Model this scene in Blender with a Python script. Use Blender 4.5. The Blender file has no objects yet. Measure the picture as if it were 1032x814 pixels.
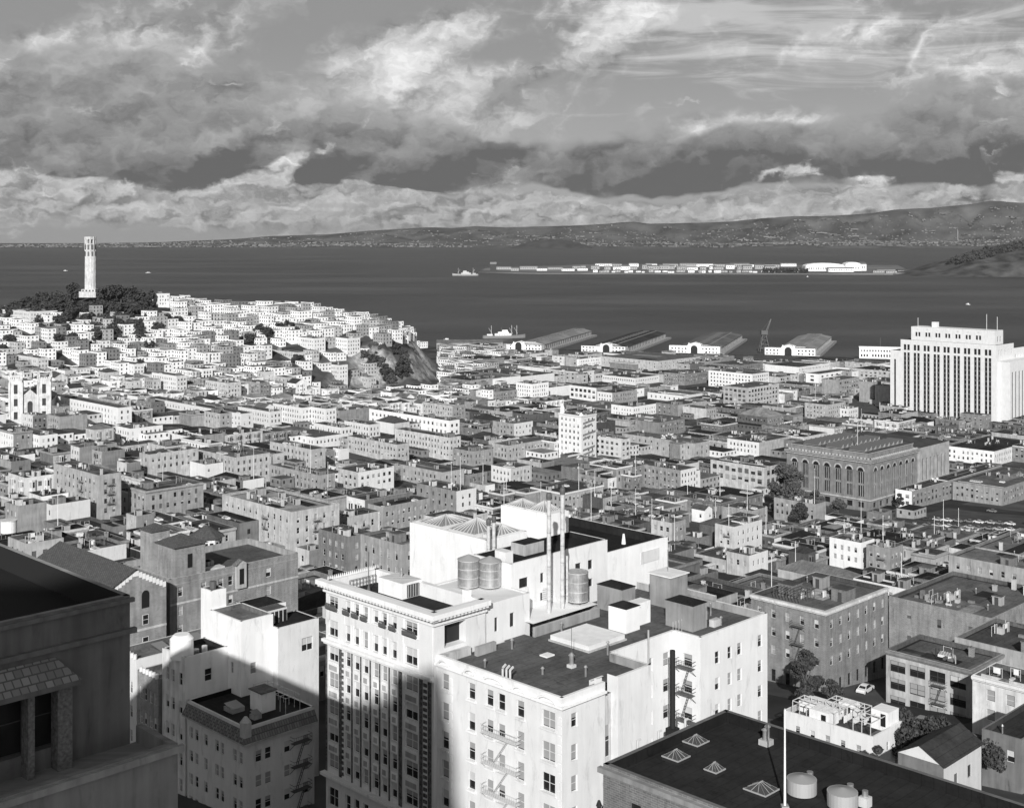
import bpy, math, random
from mathutils import noise as mnoise, Vector
R = random.Random(7)
F, CX, HY, H = 1300.0, 516.0, 235.0, 150.0     # pinhole of the photo: focal length and horizon in its pixels, camera height in metres
S2 = math.sqrt(2)
SUN_AZ, SUN_EL = 5.0, 25.0
sc = bpy.context.scene
COL = sc.collection
bpy.context.preferences.edit.use_global_undo = False

def proj(X, Y, Z): return CX + F*X/Y, HY + F*(H-Z)/Y
def P(px, py, z):
    Y = (H-z)*F/(py-HY); return (px-CX)/F*Y, Y
def UV(u, v): return (u-v)/S2, (u+v)/S2
def toUV(X, Y): return (X+Y)/S2, (Y-X)/S2
def lerp(t, a, b): return a+(b-a)*t
def interp(x, pts):
    if x <= pts[0][0]: return pts[0][1]
    for (a, va), (b, vb) in zip(pts, pts[1:]):
        if x <= b: return lerp((x-a)/(b-a), va, vb)
    return pts[-1][1]
def sstep(x, a, b):
    t = min(1, max(0, (x-a)/(b-a))); return t*t*(3-2*t)

# ------------------------------------------------------------------ terrain
BASE = [(-100,98),(0,90),(150,74),(250,60),(350,46),(450,32),(550,20),(650,10),(760,6),(1000,4),(1500,3)]
ADD = [(0,0),(200,3),(400,22),(780,28),(1000,14),(1300,8),(1500,0)]
RIDGE = [(-620,40),(-526,62),(-488,72),(-431,86),(-402,90),(-346,82),(-299,73),(-204,70),(-138,60),(-112,52),(-100,44),(-78,18),(-62,4),(-58,0)]
def shore(X): return 1655-0.31*X
def ground(X, Y):
    z = interp(Y, BASE) + interp(Y, ADD)*min(1, max(0, (100-X)/350))
    r = interp(X, RIDGE)
    if r > 0 and Y > 900:
        k = sstep(X, -190, -118)
        a, b = lerp(k, 950, 1112), lerp(k, 1235, 1170)
        f = sstep(Y, a, b)
        if k < .5: f = .55*f + .45*min(1, max(0, (Y-a)/(b-a)))
        f *= 1-sstep(Y, 1265, 1460)
        z = max(z, z*(1-f) + r*f)
    return z
def solve(px, py, h):            # standing place of a thing of height h whose top is seen at (px, py)
    def e(Yc): return abs(HY + F*(H-ground((px-CX)/F*Yc, Yc)-h)/Yc - py)
    Y = None; pe = None
    for i in range(400):                 # nearest place that fits: the slope facing the viewer
        q = 100+4.0*i; c = e(q)
        if pe is not None and c > pe and pe < 3.2: Y = q-4; break
        pe = c
    if Y is None: Y = min((100+4.0*i for i in range(400)), key=e)
    Y = min((Y-4+.25*i for i in range(33)), key=e)
    return (px-CX)/F*Y, Y

# ------------------------------------------------------------------ materials
MATS = {}
def nt(mat):
    mat.use_nodes = True; t = mat.node_tree
    b = [n for n in t.nodes if n.type == 'BSDF_PRINCIPLED'][0]
    return t, b
def g3(v): return (v, v, v, 1)
def plain(key, v, rough=.8, metal=0.0, spec=.3):
    if key in MATS: return MATS[key]
    m = bpy.data.materials.new(key); t, b = nt(m)
    b.inputs['Base Color'].default_value = g3(v); b.inputs['Roughness'].default_value = rough
    b.inputs['Metallic'].default_value = metal; b.inputs['Specular IOR Level'].default_value = spec
    MATS[key] = m; return m
def wall_mat(tone, kind='plaster'):
    tone = round(tone*25)/25
    key = '%s_wall_%02d' % (kind, int(tone*100))
    if key in MATS: return MATS[key]
    m = bpy.data.materials.new(key); t, b = nt(m); N = t.nodes.new; L = t.links.new
    tc = N('ShaderNodeTexCoord'); sep = N('ShaderNodeSeparateXYZ'); L(tc.outputs['Object'], sep.inputs[0])
    add = N('ShaderNodeMath'); add.operation = 'ADD'; L(sep.outputs[0], add.inputs[0]); L(sep.outputs[1], add.inputs[1])
    com = N('ShaderNodeCombineXYZ'); L(add.outputs[0], com.inputs[0]); L(sep.outputs[2], com.inputs[1])
    n1 = N('ShaderNodeTexNoise'); n1.inputs['Scale'].default_value = .35; n1.inputs['Detail'].default_value = 6
    L(tc.outputs['Object'], n1.inputs['Vector'])
    mp = N('ShaderNodeMapping'); mp.inputs['Scale'].default_value = (1.3, .12, 1); L(com.outputs[0], mp.inputs[0])
    n2 = N('ShaderNodeTexNoise'); n2.inputs['Scale'].default_value = 1.0; n2.inputs['Detail'].default_value = 4; L(mp.outputs[0], n2.inputs['Vector'])
    mx = N('ShaderNodeMath'); mx.operation = 'ADD'; L(n1.outputs[0], mx.inputs[0]); L(n2.outputs[0], mx.inputs[1])
    mr = N('ShaderNodeMapRange'); mr.inputs['From Min'].default_value = .65; mr.inputs['From Max'].default_value = 1.35
    amp = .07 if tone > .6 else .26
    mr.inputs['To Min'].default_value = tone*(1-amp*1.3); mr.inputs['To Max'].default_value = tone*(1+amp)
    L(mx.outputs[0], mr.inputs['Value'])
    oi = N('ShaderNodeObjectInfo'); mo = N('ShaderNodeMapRange'); mo.inputs['To Min'].default_value = .84; mo.inputs['To Max'].default_value = 1.08
    L(oi.outputs['Random'], mo.inputs['Value'])
    mu = N('ShaderNodeMath'); mu.operation = 'MULTIPLY'; L(mr.outputs[0], mu.inputs[0]); L(mo.outputs[0], mu.inputs[1])
    out = mu.outputs[0]
    so_ = N('ShaderNodeTexNoise'); so_.inputs['Scale'].default_value = .5; so_.inputs['Detail'].default_value = 9; so_.inputs['Roughness'].default_value = .7; so_.inputs['Distortion'].default_value = .8
    mq = N('ShaderNodeMapping'); mq.inputs['Scale'].default_value = (1.6, .35, 1); L(com.outputs[0], mq.inputs[0]); L(mq.outputs[0], so_.inputs['Vector'])
    sr_ = N('ShaderNodeMapRange'); sr_.inputs['From Min'].default_value = .55; sr_.inputs['From Max'].default_value = .72; sr_.inputs['To Min'].default_value = 1; sr_.inputs['To Max'].default_value = .72 if tone > .6 else .6; L(so_.outputs[0], sr_.inputs['Value'])
    ms_ = N('ShaderNodeMath'); ms_.operation = 'MULTIPLY'; L(out, ms_.inputs[0]); L(sr_.outputs[0], ms_.inputs[1]); out = ms_.outputs[0]
    if kind == 'brick':
        br = N('ShaderNodeTexBrick'); br.inputs['Scale'].default_value = 1; br.inputs['Brick Width'].default_value = .5
        br.inputs['Row Height'].default_value = .2; br.inputs['Mortar Size'].default_value = .025
        br.inputs['Color1'].default_value = g3(1.0); br.inputs['Color2'].default_value = g3(.74); br.inputs['Mortar'].default_value = g3(1.35)
        L(com.outputs[0], br.inputs['Vector'])
        m2 = N('ShaderNodeMath'); m2.operation = 'MULTIPLY'; L(out, m2.inputs[0]); L(br.outputs['Color'], m2.inputs[1]); out = m2.outputs[0]
    L(out, b.inputs['Base Color']); b.inputs['Roughness'].default_value = .85; b.inputs['Specular IOR Level'].default_value = .2
    MATS[key] = m; return m
def roof_mat(tone):
    tone = round(tone*50)/50
    key = 'tar_roof_%02d' % int(tone*100)
    if key in MATS: return MATS[key]
    m = bpy.data.materials.new(key); t, b = nt(m); N = t.nodes.new; L = t.links.new
    tc = N('ShaderNodeTexCoord')
    n1 = N('ShaderNodeTexNoise'); n1.inputs['Scale'].default_value = .22; n1.inputs['Detail'].default_value = 8; n1.inputs['Roughness'].default_value = .65
    L(tc.outputs['Object'], n1.inputs['Vector'])
    n2 = N('ShaderNodeTexNoise'); n2.inputs['Scale'].default_value = 2.5; n2.inputs['Detail'].default_value = 3; L(tc.outputs['Object'], n2.inputs['Vector'])
    ad = N('ShaderNodeMath'); ad.operation = 'MULTIPLY_ADD'; ad.inputs[1].default_value = .35; L(n2.outputs[0], ad.inputs[0]); L(n1.outputs[0], ad.inputs[2])
    mr = N('ShaderNodeMapRange'); mr.inputs['From Min'].default_value = .45; mr.inputs['From Max'].default_value = .95
    mr.inputs['To Min'].default_value = tone*.55; mr.inputs['To Max'].default_value = tone*1.5
    L(ad.outputs[0], mr.inputs['Value'])
    oi = N('ShaderNodeObjectInfo'); mo = N('ShaderNodeMapRange'); mo.inputs['To Min'].default_value = .6; mo.inputs['To Max'].default_value = 1.35
    L(oi.outputs['Random'], mo.inputs['Value'])
    mu = N('ShaderNodeMath'); mu.operation = 'MULTIPLY'; L(mr.outputs[0], mu.inputs[0]); L(mo.outputs[0], mu.inputs[1])
    br = N('ShaderNodeTexBrick'); br.inputs['Scale'].default_value = 1; br.inputs['Brick Width'].default_value = 7; br.inputs['Row Height'].default_value = 1.1; br.inputs['Mortar Size'].default_value = .045
    br.inputs['Color1'].default_value = g3(1.0); br.inputs['Color2'].default_value = g3(.86); br.inputs['Mortar'].default_value = g3(.62); L(tc.outputs['Object'], br.inputs['Vector'])
    m3 = N('ShaderNodeMath'); m3.operation = 'MULTIPLY'; L(mu.outputs[0], m3.inputs[0]); L(br.outputs['Color'], m3.inputs[1])
    vo = N('ShaderNodeTexNoise'); vo.inputs['Scale'].default_value = .6; vo.inputs['Detail'].default_value = 10; vo.inputs['Roughness'].default_value = .75; vo.inputs['Distortion'].default_value = 1.5; L(tc.outputs['Object'], vo.inputs['Vector'])
    vr = N('ShaderNodeMapRange'); vr.inputs['From Min'].default_value = .56; vr.inputs['From Max'].default_value = .64; vr.inputs['To Min'].default_value = 1; vr.inputs['To Max'].default_value = .55; L(vo.outputs[0], vr.inputs['Value'])
    m4 = N('ShaderNodeMath'); m4.operation = 'MULTIPLY'; L(m3.outputs[0], m4.inputs[0]); L(vr.outputs[0], m4.inputs[1])
    L(m4.outputs[0], b.inputs['Base Color']); b.inputs['Roughness'].default_value = .9; b.inputs['Specular IOR Level'].default_value = .15
    MATS[key] = m; return m
def noisy(key, lo, hi, scale=1.0, rough=.9, coord='Object', spec=.2, metal=0):
    if key in MATS: return MATS[key]
    m = bpy.data.materials.new(key); t, b = nt(m); N = t.nodes.new; L = t.links.new
    tc = N('ShaderNodeTexCoord'); n1 = N('ShaderNodeTexNoise'); n1.inputs['Scale'].default_value = scale; n1.inputs['Detail'].default_value = 6
    L(tc.outputs[coord], n1.inputs['Vector'])
    mr = N('ShaderNodeMapRange'); mr.inputs['From Min'].default_value = .3; mr.inputs['From Max'].default_value = .7
    mr.inputs['To Min'].default_value = lo; mr.inputs['To Max'].default_value = hi; L(n1.outputs[0], mr.inputs['Value'])
    L(mr.outputs[0], b.inputs['Base Color']); b.inputs['Roughness'].default_value = rough
    b.inputs['Specular IOR Level'].default_value = spec; b.inputs['Metallic'].default_value = metal
    MATS[key] = m; return m
def tile_mat(key, tone, sx=.35):
    if key in MATS: return MATS[key]
    m = bpy.data.materials.new(key); t, b = nt(m); N = t.nodes.new; L = t.links.new
    tc = N('ShaderNodeTexCoord'); sep = N('ShaderNodeSeparateXYZ'); L(tc.outputs['Object'], sep.inputs[0])
    com = N('ShaderNodeCombineXYZ'); L(sep.outputs[0], com.inputs[0]); L(sep.outputs[1], com.inputs[1])
    br = N('ShaderNodeTexBrick'); br.inputs['Scale'].default_value = 1; br.inputs['Brick Width'].default_value = sx; br.inputs['Row Height'].default_value = .45
    br.inputs['Mortar Size'].default_value = .04; br.inputs['Color1'].default_value = g3(tone); br.inputs['Color2'].default_value = g3(tone*.6); br.inputs['Mortar'].default_value = g3(tone*.35)
    L(com.outputs[0], br.inputs['Vector']); L(br.outputs['Color'], b.inputs['Base Color']); b.inputs['Roughness'].default_value = .9
    MATS[key] = m; return m

GLASS = plain('window_glass', .02, .12, 0, .5)
FGLASS = plain('far_window_glass', .035, .3, 0, .4)
RW = random.Random(99)
FGREY = plain('dusty_window_glass', .11, .35, 0, .4)
BLIND = plain('window_blind', .30, .8)
BLIND2 = plain('pale_blind', .5, .8)
FRAMEW = plain('painted_sash', .6, .6)
FRAMED = plain('dark_sash', .06, .6)
IRON = plain('painted_iron', .10, .6)
IRONW = plain('pale_iron', .55, .6)
STEEL = noisy('galvanised_steel', .38, .6, 1.5, .42, metal=.75, spec=.5)
BLACK = plain('black_paint', .02, .7)
WHITEP = noisy('white_paint', .68, .8, 1.0, .8)
CONC = noisy('concrete', .25, .4, .6)
TAR = roof_mat(.1)

# ------------------------------------------------------------------ mesh builder
class MB:
    def __init__(s): s.v = []; s.f = []; s.m = []; s.mats = []
    def mi(s, mat):
        if mat not in s.mats: s.mats.append(mat)
        return s.mats.index(mat)
    def face(s, pts, mat):
        n = len(s.v); s.v.extend(pts); s.f.append(tuple(range(n, n+len(pts)))); s.m.append(s.mi(mat))
    def box(s, x0, y0, z0, x1, y1, z1, mat, top=None, bottom=True):
        if x0 > x1: x0, x1 = x1, x0
        if y0 > y1: y0, y1 = y1, y0
        n = len(s.v)
        s.v += [(x0,y0,z0),(x1,y0,z0),(x1,y1,z0),(x0,y1,z0),(x0,y0,z1),(x1,y0,z1),(x1,y1,z1),(x0,y1,z1)]
        fs = [(4,5,6,7),(0,1,5,4),(1,2,6,5),(2,3,7,6),(3,0,4,7)] + ([(3,2,1,0)] if bottom else [])
        k = s.mi(mat); kt = s.mi(top) if top else k
        for i, f in enumerate(fs): s.f.append(tuple(n+a for a in f)); s.m.append(kt if i == 0 else k)
    def cyl(s, x, y, z0, z1, r, mat, n=16, r2=None, cap=True):
        r2 = r if r2 is None else r2; b = len(s.v); k = s.mi(mat)
        for i in range(n):
            a = 2*math.pi*i/n; s.v.append((x+r*math.cos(a), y+r*math.sin(a), z0))
        for i in range(n):
            a = 2*math.pi*i/n; s.v.append((x+r2*math.cos(a), y+r2*math.sin(a), z1))
        for i in range(n):
            j = (i+1) % n; s.f.append((b+i, b+j, b+n+j, b+n+i)); s.m.append(k)
        if cap: s.f.append(tuple(b+n+i for i in range(n))); s.m.append(k)
    def bar(s, a, b, r, mat, n=4):
        a = Vector(a); b = Vector(b); d = (b-a)
        if d.length < 1e-6: return
        d.normalize(); up = Vector((0,0,1)) if abs(d.z) < .9 else Vector((1,0,0))
        e1 = d.cross(up).normalized(); e2 = d.cross(e1); k = s.mi(mat); q = len(s.v)
        for c in (a, b):
            for i in range(n):
                t = 2*math.pi*(i+.5)/n; p = c + e1*(r*math.cos(t)) + e2*(r*math.sin(t)); s.v.append(tuple(p))
        for i in range(n):
            j = (i+1) % n; s.f.append((q+i, q+j, q+n+j, q+n+i)); s.m.append(k)
        s.f.append(tuple(q+i for i in range(n))[::-1]); s.m.append(k)
        s.f.append(tuple(q+n+i for i in range(n))); s.m.append(k)
    def hip(s, x0, y0, x1, y1, z, h, mat, ov=.3):
        x0 -= ov; y0 -= ov; x1 += ov; y1 += ov; w, d = x1-x0, y1-y0
        if w > d: a, b = (x0+d/2, y0+d/2, z+h), (x1-d/2, y0+d/2, z+h)
        else: a, b = (x0+w/2, y0+w/2, z+h), (x0+w/2, y1-w/2, z+h)
        A, B, C, D = (x0,y0,z), (x1,y0,z), (x1,y1,z), (x0,y1,z)
        if w > d: fs = [(A,B,b,a),(B,C,b),(C,D,a,b),(D,A,a)]
        else: fs = [(A,B,a),(B,C,b,a),(C,D,b),(D,A,a,b)]
        for f in fs: s.face(list(f), mat)
        s.face([D, C, B, A], mat)
    def gable(s, x0, y0, x1, y1, z, h, mat, wmat, axis='y', ov=.35):
        # ridge along axis; end walls in wmat
        if axis == 'y':
            xm = (x0+x1)/2
            s.face([(x0-ov,y0-ov,z-.15),(xm,y0-ov,z+h),(xm,y1+ov,z+h),(x0-ov,y1+ov,z-.15)][::-1], mat)
            s.face([(x1+ov,y0-ov,z-.15),(xm,y0-ov,z+h),(xm,y1+ov,z+h),(x1+ov,y1+ov,z-.15)], mat)
            s.face([(x0,y0,z),(x1,y0,z),(xm,y0,z+h-.05)], wmat); s.face([(x1,y1,z),(x0,y1,z),(xm,y1,z+h-.05)], wmat)
        else:
            ym = (y0+y1)/2
            s.face([(x0-ov,y0-ov,z-.15),(x1+ov,y0-ov,z-.15),(x1+ov,ym,z+h),(x0-ov,ym,z+h)], mat)
            s.face([(x1+ov,y1+ov,z-.15),(x0-ov,y1+ov,z-.15),(x0-ov,ym,z+h),(x1+ov,ym,z+h)], mat)
            s.face([(x0,y0,z),(x0,y1,z),(x0,ym,z+h-.05)][::-1], wmat); s.face([(x1,y0,z),(x1,y1,z),(x1,ym,z+h-.05)], wmat)
    def facade(s, o, d, n, L, zb, zt, cols, rows, depth, mw, mg, skip=None, arch=False):
        # o: start (x,y); d: unit direction along wall; n: inward normal; window openings are recessed in the wall
        def p(a, z, k=0): return (o[0]+d[0]*a+n[0]*k, o[1]+d[1]*a+n[1]*k, z)
        cols = [c for c in cols if c[0] > .02 and c[1] < L-.02]; rows = [r for r in rows if r[0] > zb+.02 and r[1] < zt-.02]
        if not cols or not rows:
            s.face([p(0,zb),p(L,zb),p(L,zt),p(0,zt)], mw); return
        a = 0
        for i, (c0, c1) in enumerate(cols):
            s.face([p(a,zb),p(c0,zb),p(c0,zt),p(a,zt)], mw); a = c1
            z = zb
            for j, (r0, r1) in enumerate(rows):
                if skip and skip(i, j): continue
                if mg is FGLASS:
                    k_ = RW.random()
                    if k_ < .05: continue
                    if k_ > .93: r0 += (r1-r0)*.3
                s.face([p(c0,z),p(c1,z),p(c1,r0),p(c0,r0)], mw); z = r1
                if mg is FGLASS and r1-r0 < 3:
                    zm = r1-(r1-r0)*RW.choice((0,0,.35,.5,.5,.7,.95))
                    if zm < r1: s.face([p(c0,zm,depth),p(c1,zm,depth),p(c1,r1,depth),p(c0,r1,depth)], RW.choice((BLIND,BLIND2,FGREY)))
                    if zm > r0: s.face([p(c0,r0,depth),p(c1,r0,depth),p(c1,zm,depth),p(c0,zm,depth)], RW.choice((FGLASS,FGLASS,GLASS,FGREY)))
                elif mg is not None: s.face([p(c0,r0,depth),p(c1,r0,depth),p(c1,r1,depth),p(c0,r1,depth)], mg)
                s.face([p(c0,r0),p(c1,r0),p(c1,r0,depth),p(c0,r0,depth)], mw)
                s.face([p(c0,r1,depth),p(c1,r1,depth),p(c1,r1),p(c0,r1)], mw)
                s.face([p(c0,r0),p(c0,r0,depth),p(c0,r1,depth),p(c0,r1)], mw)
                s.face([p(c1,r0,depth),p(c1,r0),p(c1,r1),p(c1,r1,depth)], mw)
            s.face([p(c0,z),p(c1,z),p(c1,zt),p(c0,zt)], mw)
        s.face([p(a,zb),p(L,zb),p(L,zt),p(a,zt)], mw)
    def mesh(s, name, smooth=False):
        me = bpy.data.meshes.new(name); me.from_pydata(s.v, [], s.f)
        for m in s.mats: me.materials.append(m)
        me.polygons.foreach_set('material_index', s.m)
        if smooth: me.polygons.foreach_set('use_smooth', [True]*len(s.f))
        me.update(); return me
    def build(s, name, parent=None, loc=(0,0,0), rz=0, smooth=False):
        return link(name, s.mesh(name, smooth), parent, loc, rz)
def link(name, data, parent=None, loc=(0,0,0), rz=0):
    o = bpy.data.objects.new(name, data); o.location = loc; o.rotation_euler = (0,0,rz)
    COL.objects.link(o)
    if parent: o.parent = parent
    return o
def empty(name, loc, rz=0): return link(name, None, None, loc, rz)
def tag(o, label=None, cat=None, group=None, kind=None):
    if label: o['label'] = label
    if cat: o['category'] = cat
    if group: o['group'] = group
    if kind: o['kind'] = kind
    return o
Q = math.pi/4

# ------------------------------------------------------------------ shared part meshes
WIN = {}
def win_meshes(w, h, var, frame):
    key = (round(w,2), round(h,2), var, frame.name)
    if key in WIN: return WIN[key]
    f = MB(); t = .07
    f.box(-w/2,-.03,0,-w/2+t,.05,h,frame); f.box(w/2-t,-.03,0,w/2,.05,h,frame)
    f.box(-w/2+t,-.03,0,w/2-t,.05,t,frame); f.box(-w/2+t,-.03,h-t,w/2-t,.05,h,frame); f.box(-w/2+t,-.02,h*.5-.03,w/2-t,.04,h*.5+.03,frame)
    if w > 1.5: f.box(-.04,-.03,t,.04,.05,h-t,frame)
    g = MB(); top = {0:1.0, 1:.62, 2:.5, 3:.08}[var]
    g.face([(-w/2+t,.02,t),(w/2-t,.02,t),(w/2-t,.02,h*top if top < 1 else h-t),(-w/2+t,.02,h*top if top < 1 else h-t)], GLASS)
    if top < 1: g.face([(-w/2+t,.02,h*top),(w/2-t,.02,h*top),(w/2-t,.02,h-t),(-w/2+t,.02,h-t)], BLIND if var != 2 else BLIND2)
    WIN[key] = (f.mesh('window'), g.mesh('pane')); return WIN[key]
def put_window(parent, x, y, z, w, h, face, var=None, frame=None, pane=True):
    if var is None: var = R.choice((0,1,1,2,3,3,1,3))
    a, b = win_meshes(w, h, var, frame or FRAMEW)
    o = link('window', a, parent, (x,y,z), 0 if face == 'S' else -math.pi/2)
    if pane: link('pane', b, o)
    return o
def proto_bulkhead(w, d, h, mat, rm):
    b = MB(); b.v = []; 
    b.box(0,0,0,w,d,h,mat,top=rm,bottom=False); b.box(-.12,-.12,h,w+.12,d+.12,h+.14,mat,top=rm)
    b.box(-.03,d*.3,0,0,d*.3+.9,1.95,FRAMED,bottom=False)
    return b.mesh('bulkhead')
def proto_chimney(h, mat):
    b = MB(); b.box(0,0,0,.7,.9,h,mat,bottom=False); b.box(-.08,-.08,h,.78,.98,h+.15,mat); b.cyl(.35,.45,h+.15,h+.5,.16,IRON,8)
    return b.mesh('chimney')
def proto_skylight(w, d):
    b = MB(); b.box(0,0,0,w,d,.45,WHITEP if w < 2.5 else IRONW,bottom=False); b.gable(.05,.05,w-.05,d-.05,.45,.5,plain('wired_glass',.22,.35),IRONW,'y',0)
    for i in range(1,5): b.bar((0,d*i/5,.46),(w/2,d*i/5,.97),.04,IRONW); b.bar((w,d*i/5,.46),(w/2,d*i/5,.97),.04,IRONW)
    return b.mesh('skylight')
def proto_vent(): 
    b = MB(); b.cyl(0,0,0,1.1,.12,STEEL,8); b.cyl(0,0,1.1,1.35,.24,STEEL,8,r2=.08); return b.mesh('vent_pipe')
PB = [proto_bulkhead(2.2,2.8,2.0,wall_mat(.6),TAR), proto_bulkhead(3.0,2.2,2.2,wall_mat(.32),TAR), proto_bulkhead(3.6,3.4,2.4,wall_mat(.2,'brick'),TAR), proto_bulkhead(1.6,2.0,1.8,wall_mat(.4),TAR)]
PC = [proto_chimney(1.5,wall_mat(.24,'brick')), proto_chimney(2.2,wall_mat(.6)), proto_chimney(1.2,wall_mat(.44))]
PS = [proto_skylight(1.8,2.6), proto_skylight(3,6), proto_skylight(2.2,2.2)]
PV = [proto_vent()]
def fire_escape_mesh(w, rows, fh, mat):
    b = MB()
    for k in range(rows):
        z = k*fh
        for i in range(9): b.box(-w/2+.02,-1.0+i*.11,z,w/2-.02,-.94+i*.11,z+.03,mat)
        for zz in (.5,.95):
            b.bar((-w/2,-1,z+zz),(w/2,-1,z+zz),.03,mat); b.bar((-w/2,-1,z+zz),(-w/2,0,z+zz),.03,mat); b.bar((w/2,-1,z+zz),(w/2,0,z+zz),.03,mat)
        n = int(w/.35)
        for i in range(n+1): b.bar((-w/2+w*i/n,-1,z),(-w/2+w*i/n,-1,z+.95),.016,mat)
        b.bar((-w/2,-1,z),(-w/2,0,z-.9),.04,mat); b.bar((w/2,-1,z),(w/2,0,z-.9),.04,mat)
        if k < rows-1:
            b.bar((-w*.25,-.6,z),(w*.2,-.6,z+fh),.05,mat); b.bar((-w*.25,-.25,z),(w*.2,-.25,z+fh),.05,mat)
            for i in range(8):
                t = (i+.5)/8; b.bar((-w*.25+.45*w*t,-.6,z+fh*t),(-w*.25+.45*w*t,-.25,z+fh*t),.03,mat)
    return b.mesh('fire_escape')
FE = {}
RPz = random.Random(4); PCL = []
for i in range(8):
    b = MB()
    for k in range(RPz.randint(5,11)):
        x, y = RPz.uniform(-2.6,2.6), RPz.uniform(-2.6,2.6); h_ = RPz.choice((.3,.5,.8,1.2,1.6)); m_ = RPz.choice((IRON,wall_mat(.6),wall_mat(.2),BLACK,wall_mat(.4),STEEL)); kk = RPz.random()
        if kk < .45: b.box(x,y,0,x+RPz.uniform(.3,1.3),y+RPz.uniform(.3,1.5),h_,m_,bottom=False)
        elif kk < .7: b.cyl(x,y,0,h_+.6,.1,m_,6)
        else:
            L_ = RPz.uniform(1.5,3); b.bar((x,y,0),(x,y,2),.05,IRONW); b.bar((x+L_,y,0),(x+L_,y,2),.05,IRONW); b.bar((x,y,1.9),(x+L_,y,1.9),.04,IRONW)
            if kk > .85: b.box(x+.3,y-.02,.9,x+L_*.7,y+.02,1.85,WHITEP)
    PCL.append(b.mesh('roof_clutter'))
BAYS = {}
def bay_mesh(nf, fh, tone):
    key = (nf, round(fh,1), round(tone,1))
    if key not in BAYS:
        b = MB(); m_ = wall_mat(tone); w_, d_ = 2.4, .8
        for k in range(nf):
            z = k*fh; P_ = [(-w_/2,0),(-w_/2+.55,-d_),(w_/2-.55,-d_),(w_/2,0)]
            for (p, q) in zip(P_, P_[1:]):
                b.face([(p[0],p[1],z),(q[0],q[1],z),(q[0],q[1],z+fh),(p[0],p[1],z+fh)], m_)
                nx, ny = (q[1]-p[1]), -(q[0]-p[0]); l_ = math.hypot(nx,ny); nx, ny = nx/l_*.03, ny/l_*.03
                a_ = (lerp(.2,p[0],q[0])+nx, lerp(.2,p[1],q[1])+ny); c_ = (lerp(.8,p[0],q[0])+nx, lerp(.8,p[1],q[1])+ny)
                b.face([(*a_,z+.9),(*c_,z+.9),(*c_,z+fh-.5),(*a_,z+fh-.5)], RPz.choice((GLASS,FGREY,BLIND)))
        P_ = [(-w_/2-.1,0),(-w_/2+.5,-d_-.12),(w_/2-.5,-d_-.12),(w_/2+.1,0)]
        for z in (-.12,nf*fh): b.face([(*p,z+.14) for p in P_], m_); [b.face([(*p,z),(*q,z),(*q,z+.14),(*p,z+.14)],m_) for p, q in zip(P_,P_[1:])]; b.face([(*p,z) for p in P_][::-1], m_)
        BAYS[key] = b.mesh('bay_window')
    return BAYS[key]
def put_fire_escape(parent, x, y, z, w, rows, fh, face, mat=None):
    key = (w, rows, fh, (mat or IRON).name)
    if key not in FE: FE[key] = fire_escape_mesh(w, rows, fh, mat or IRON)
    return link('fire_escape', FE[key], parent, (x,y,z), 0 if face == 'S' else -math.pi/2)

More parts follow.
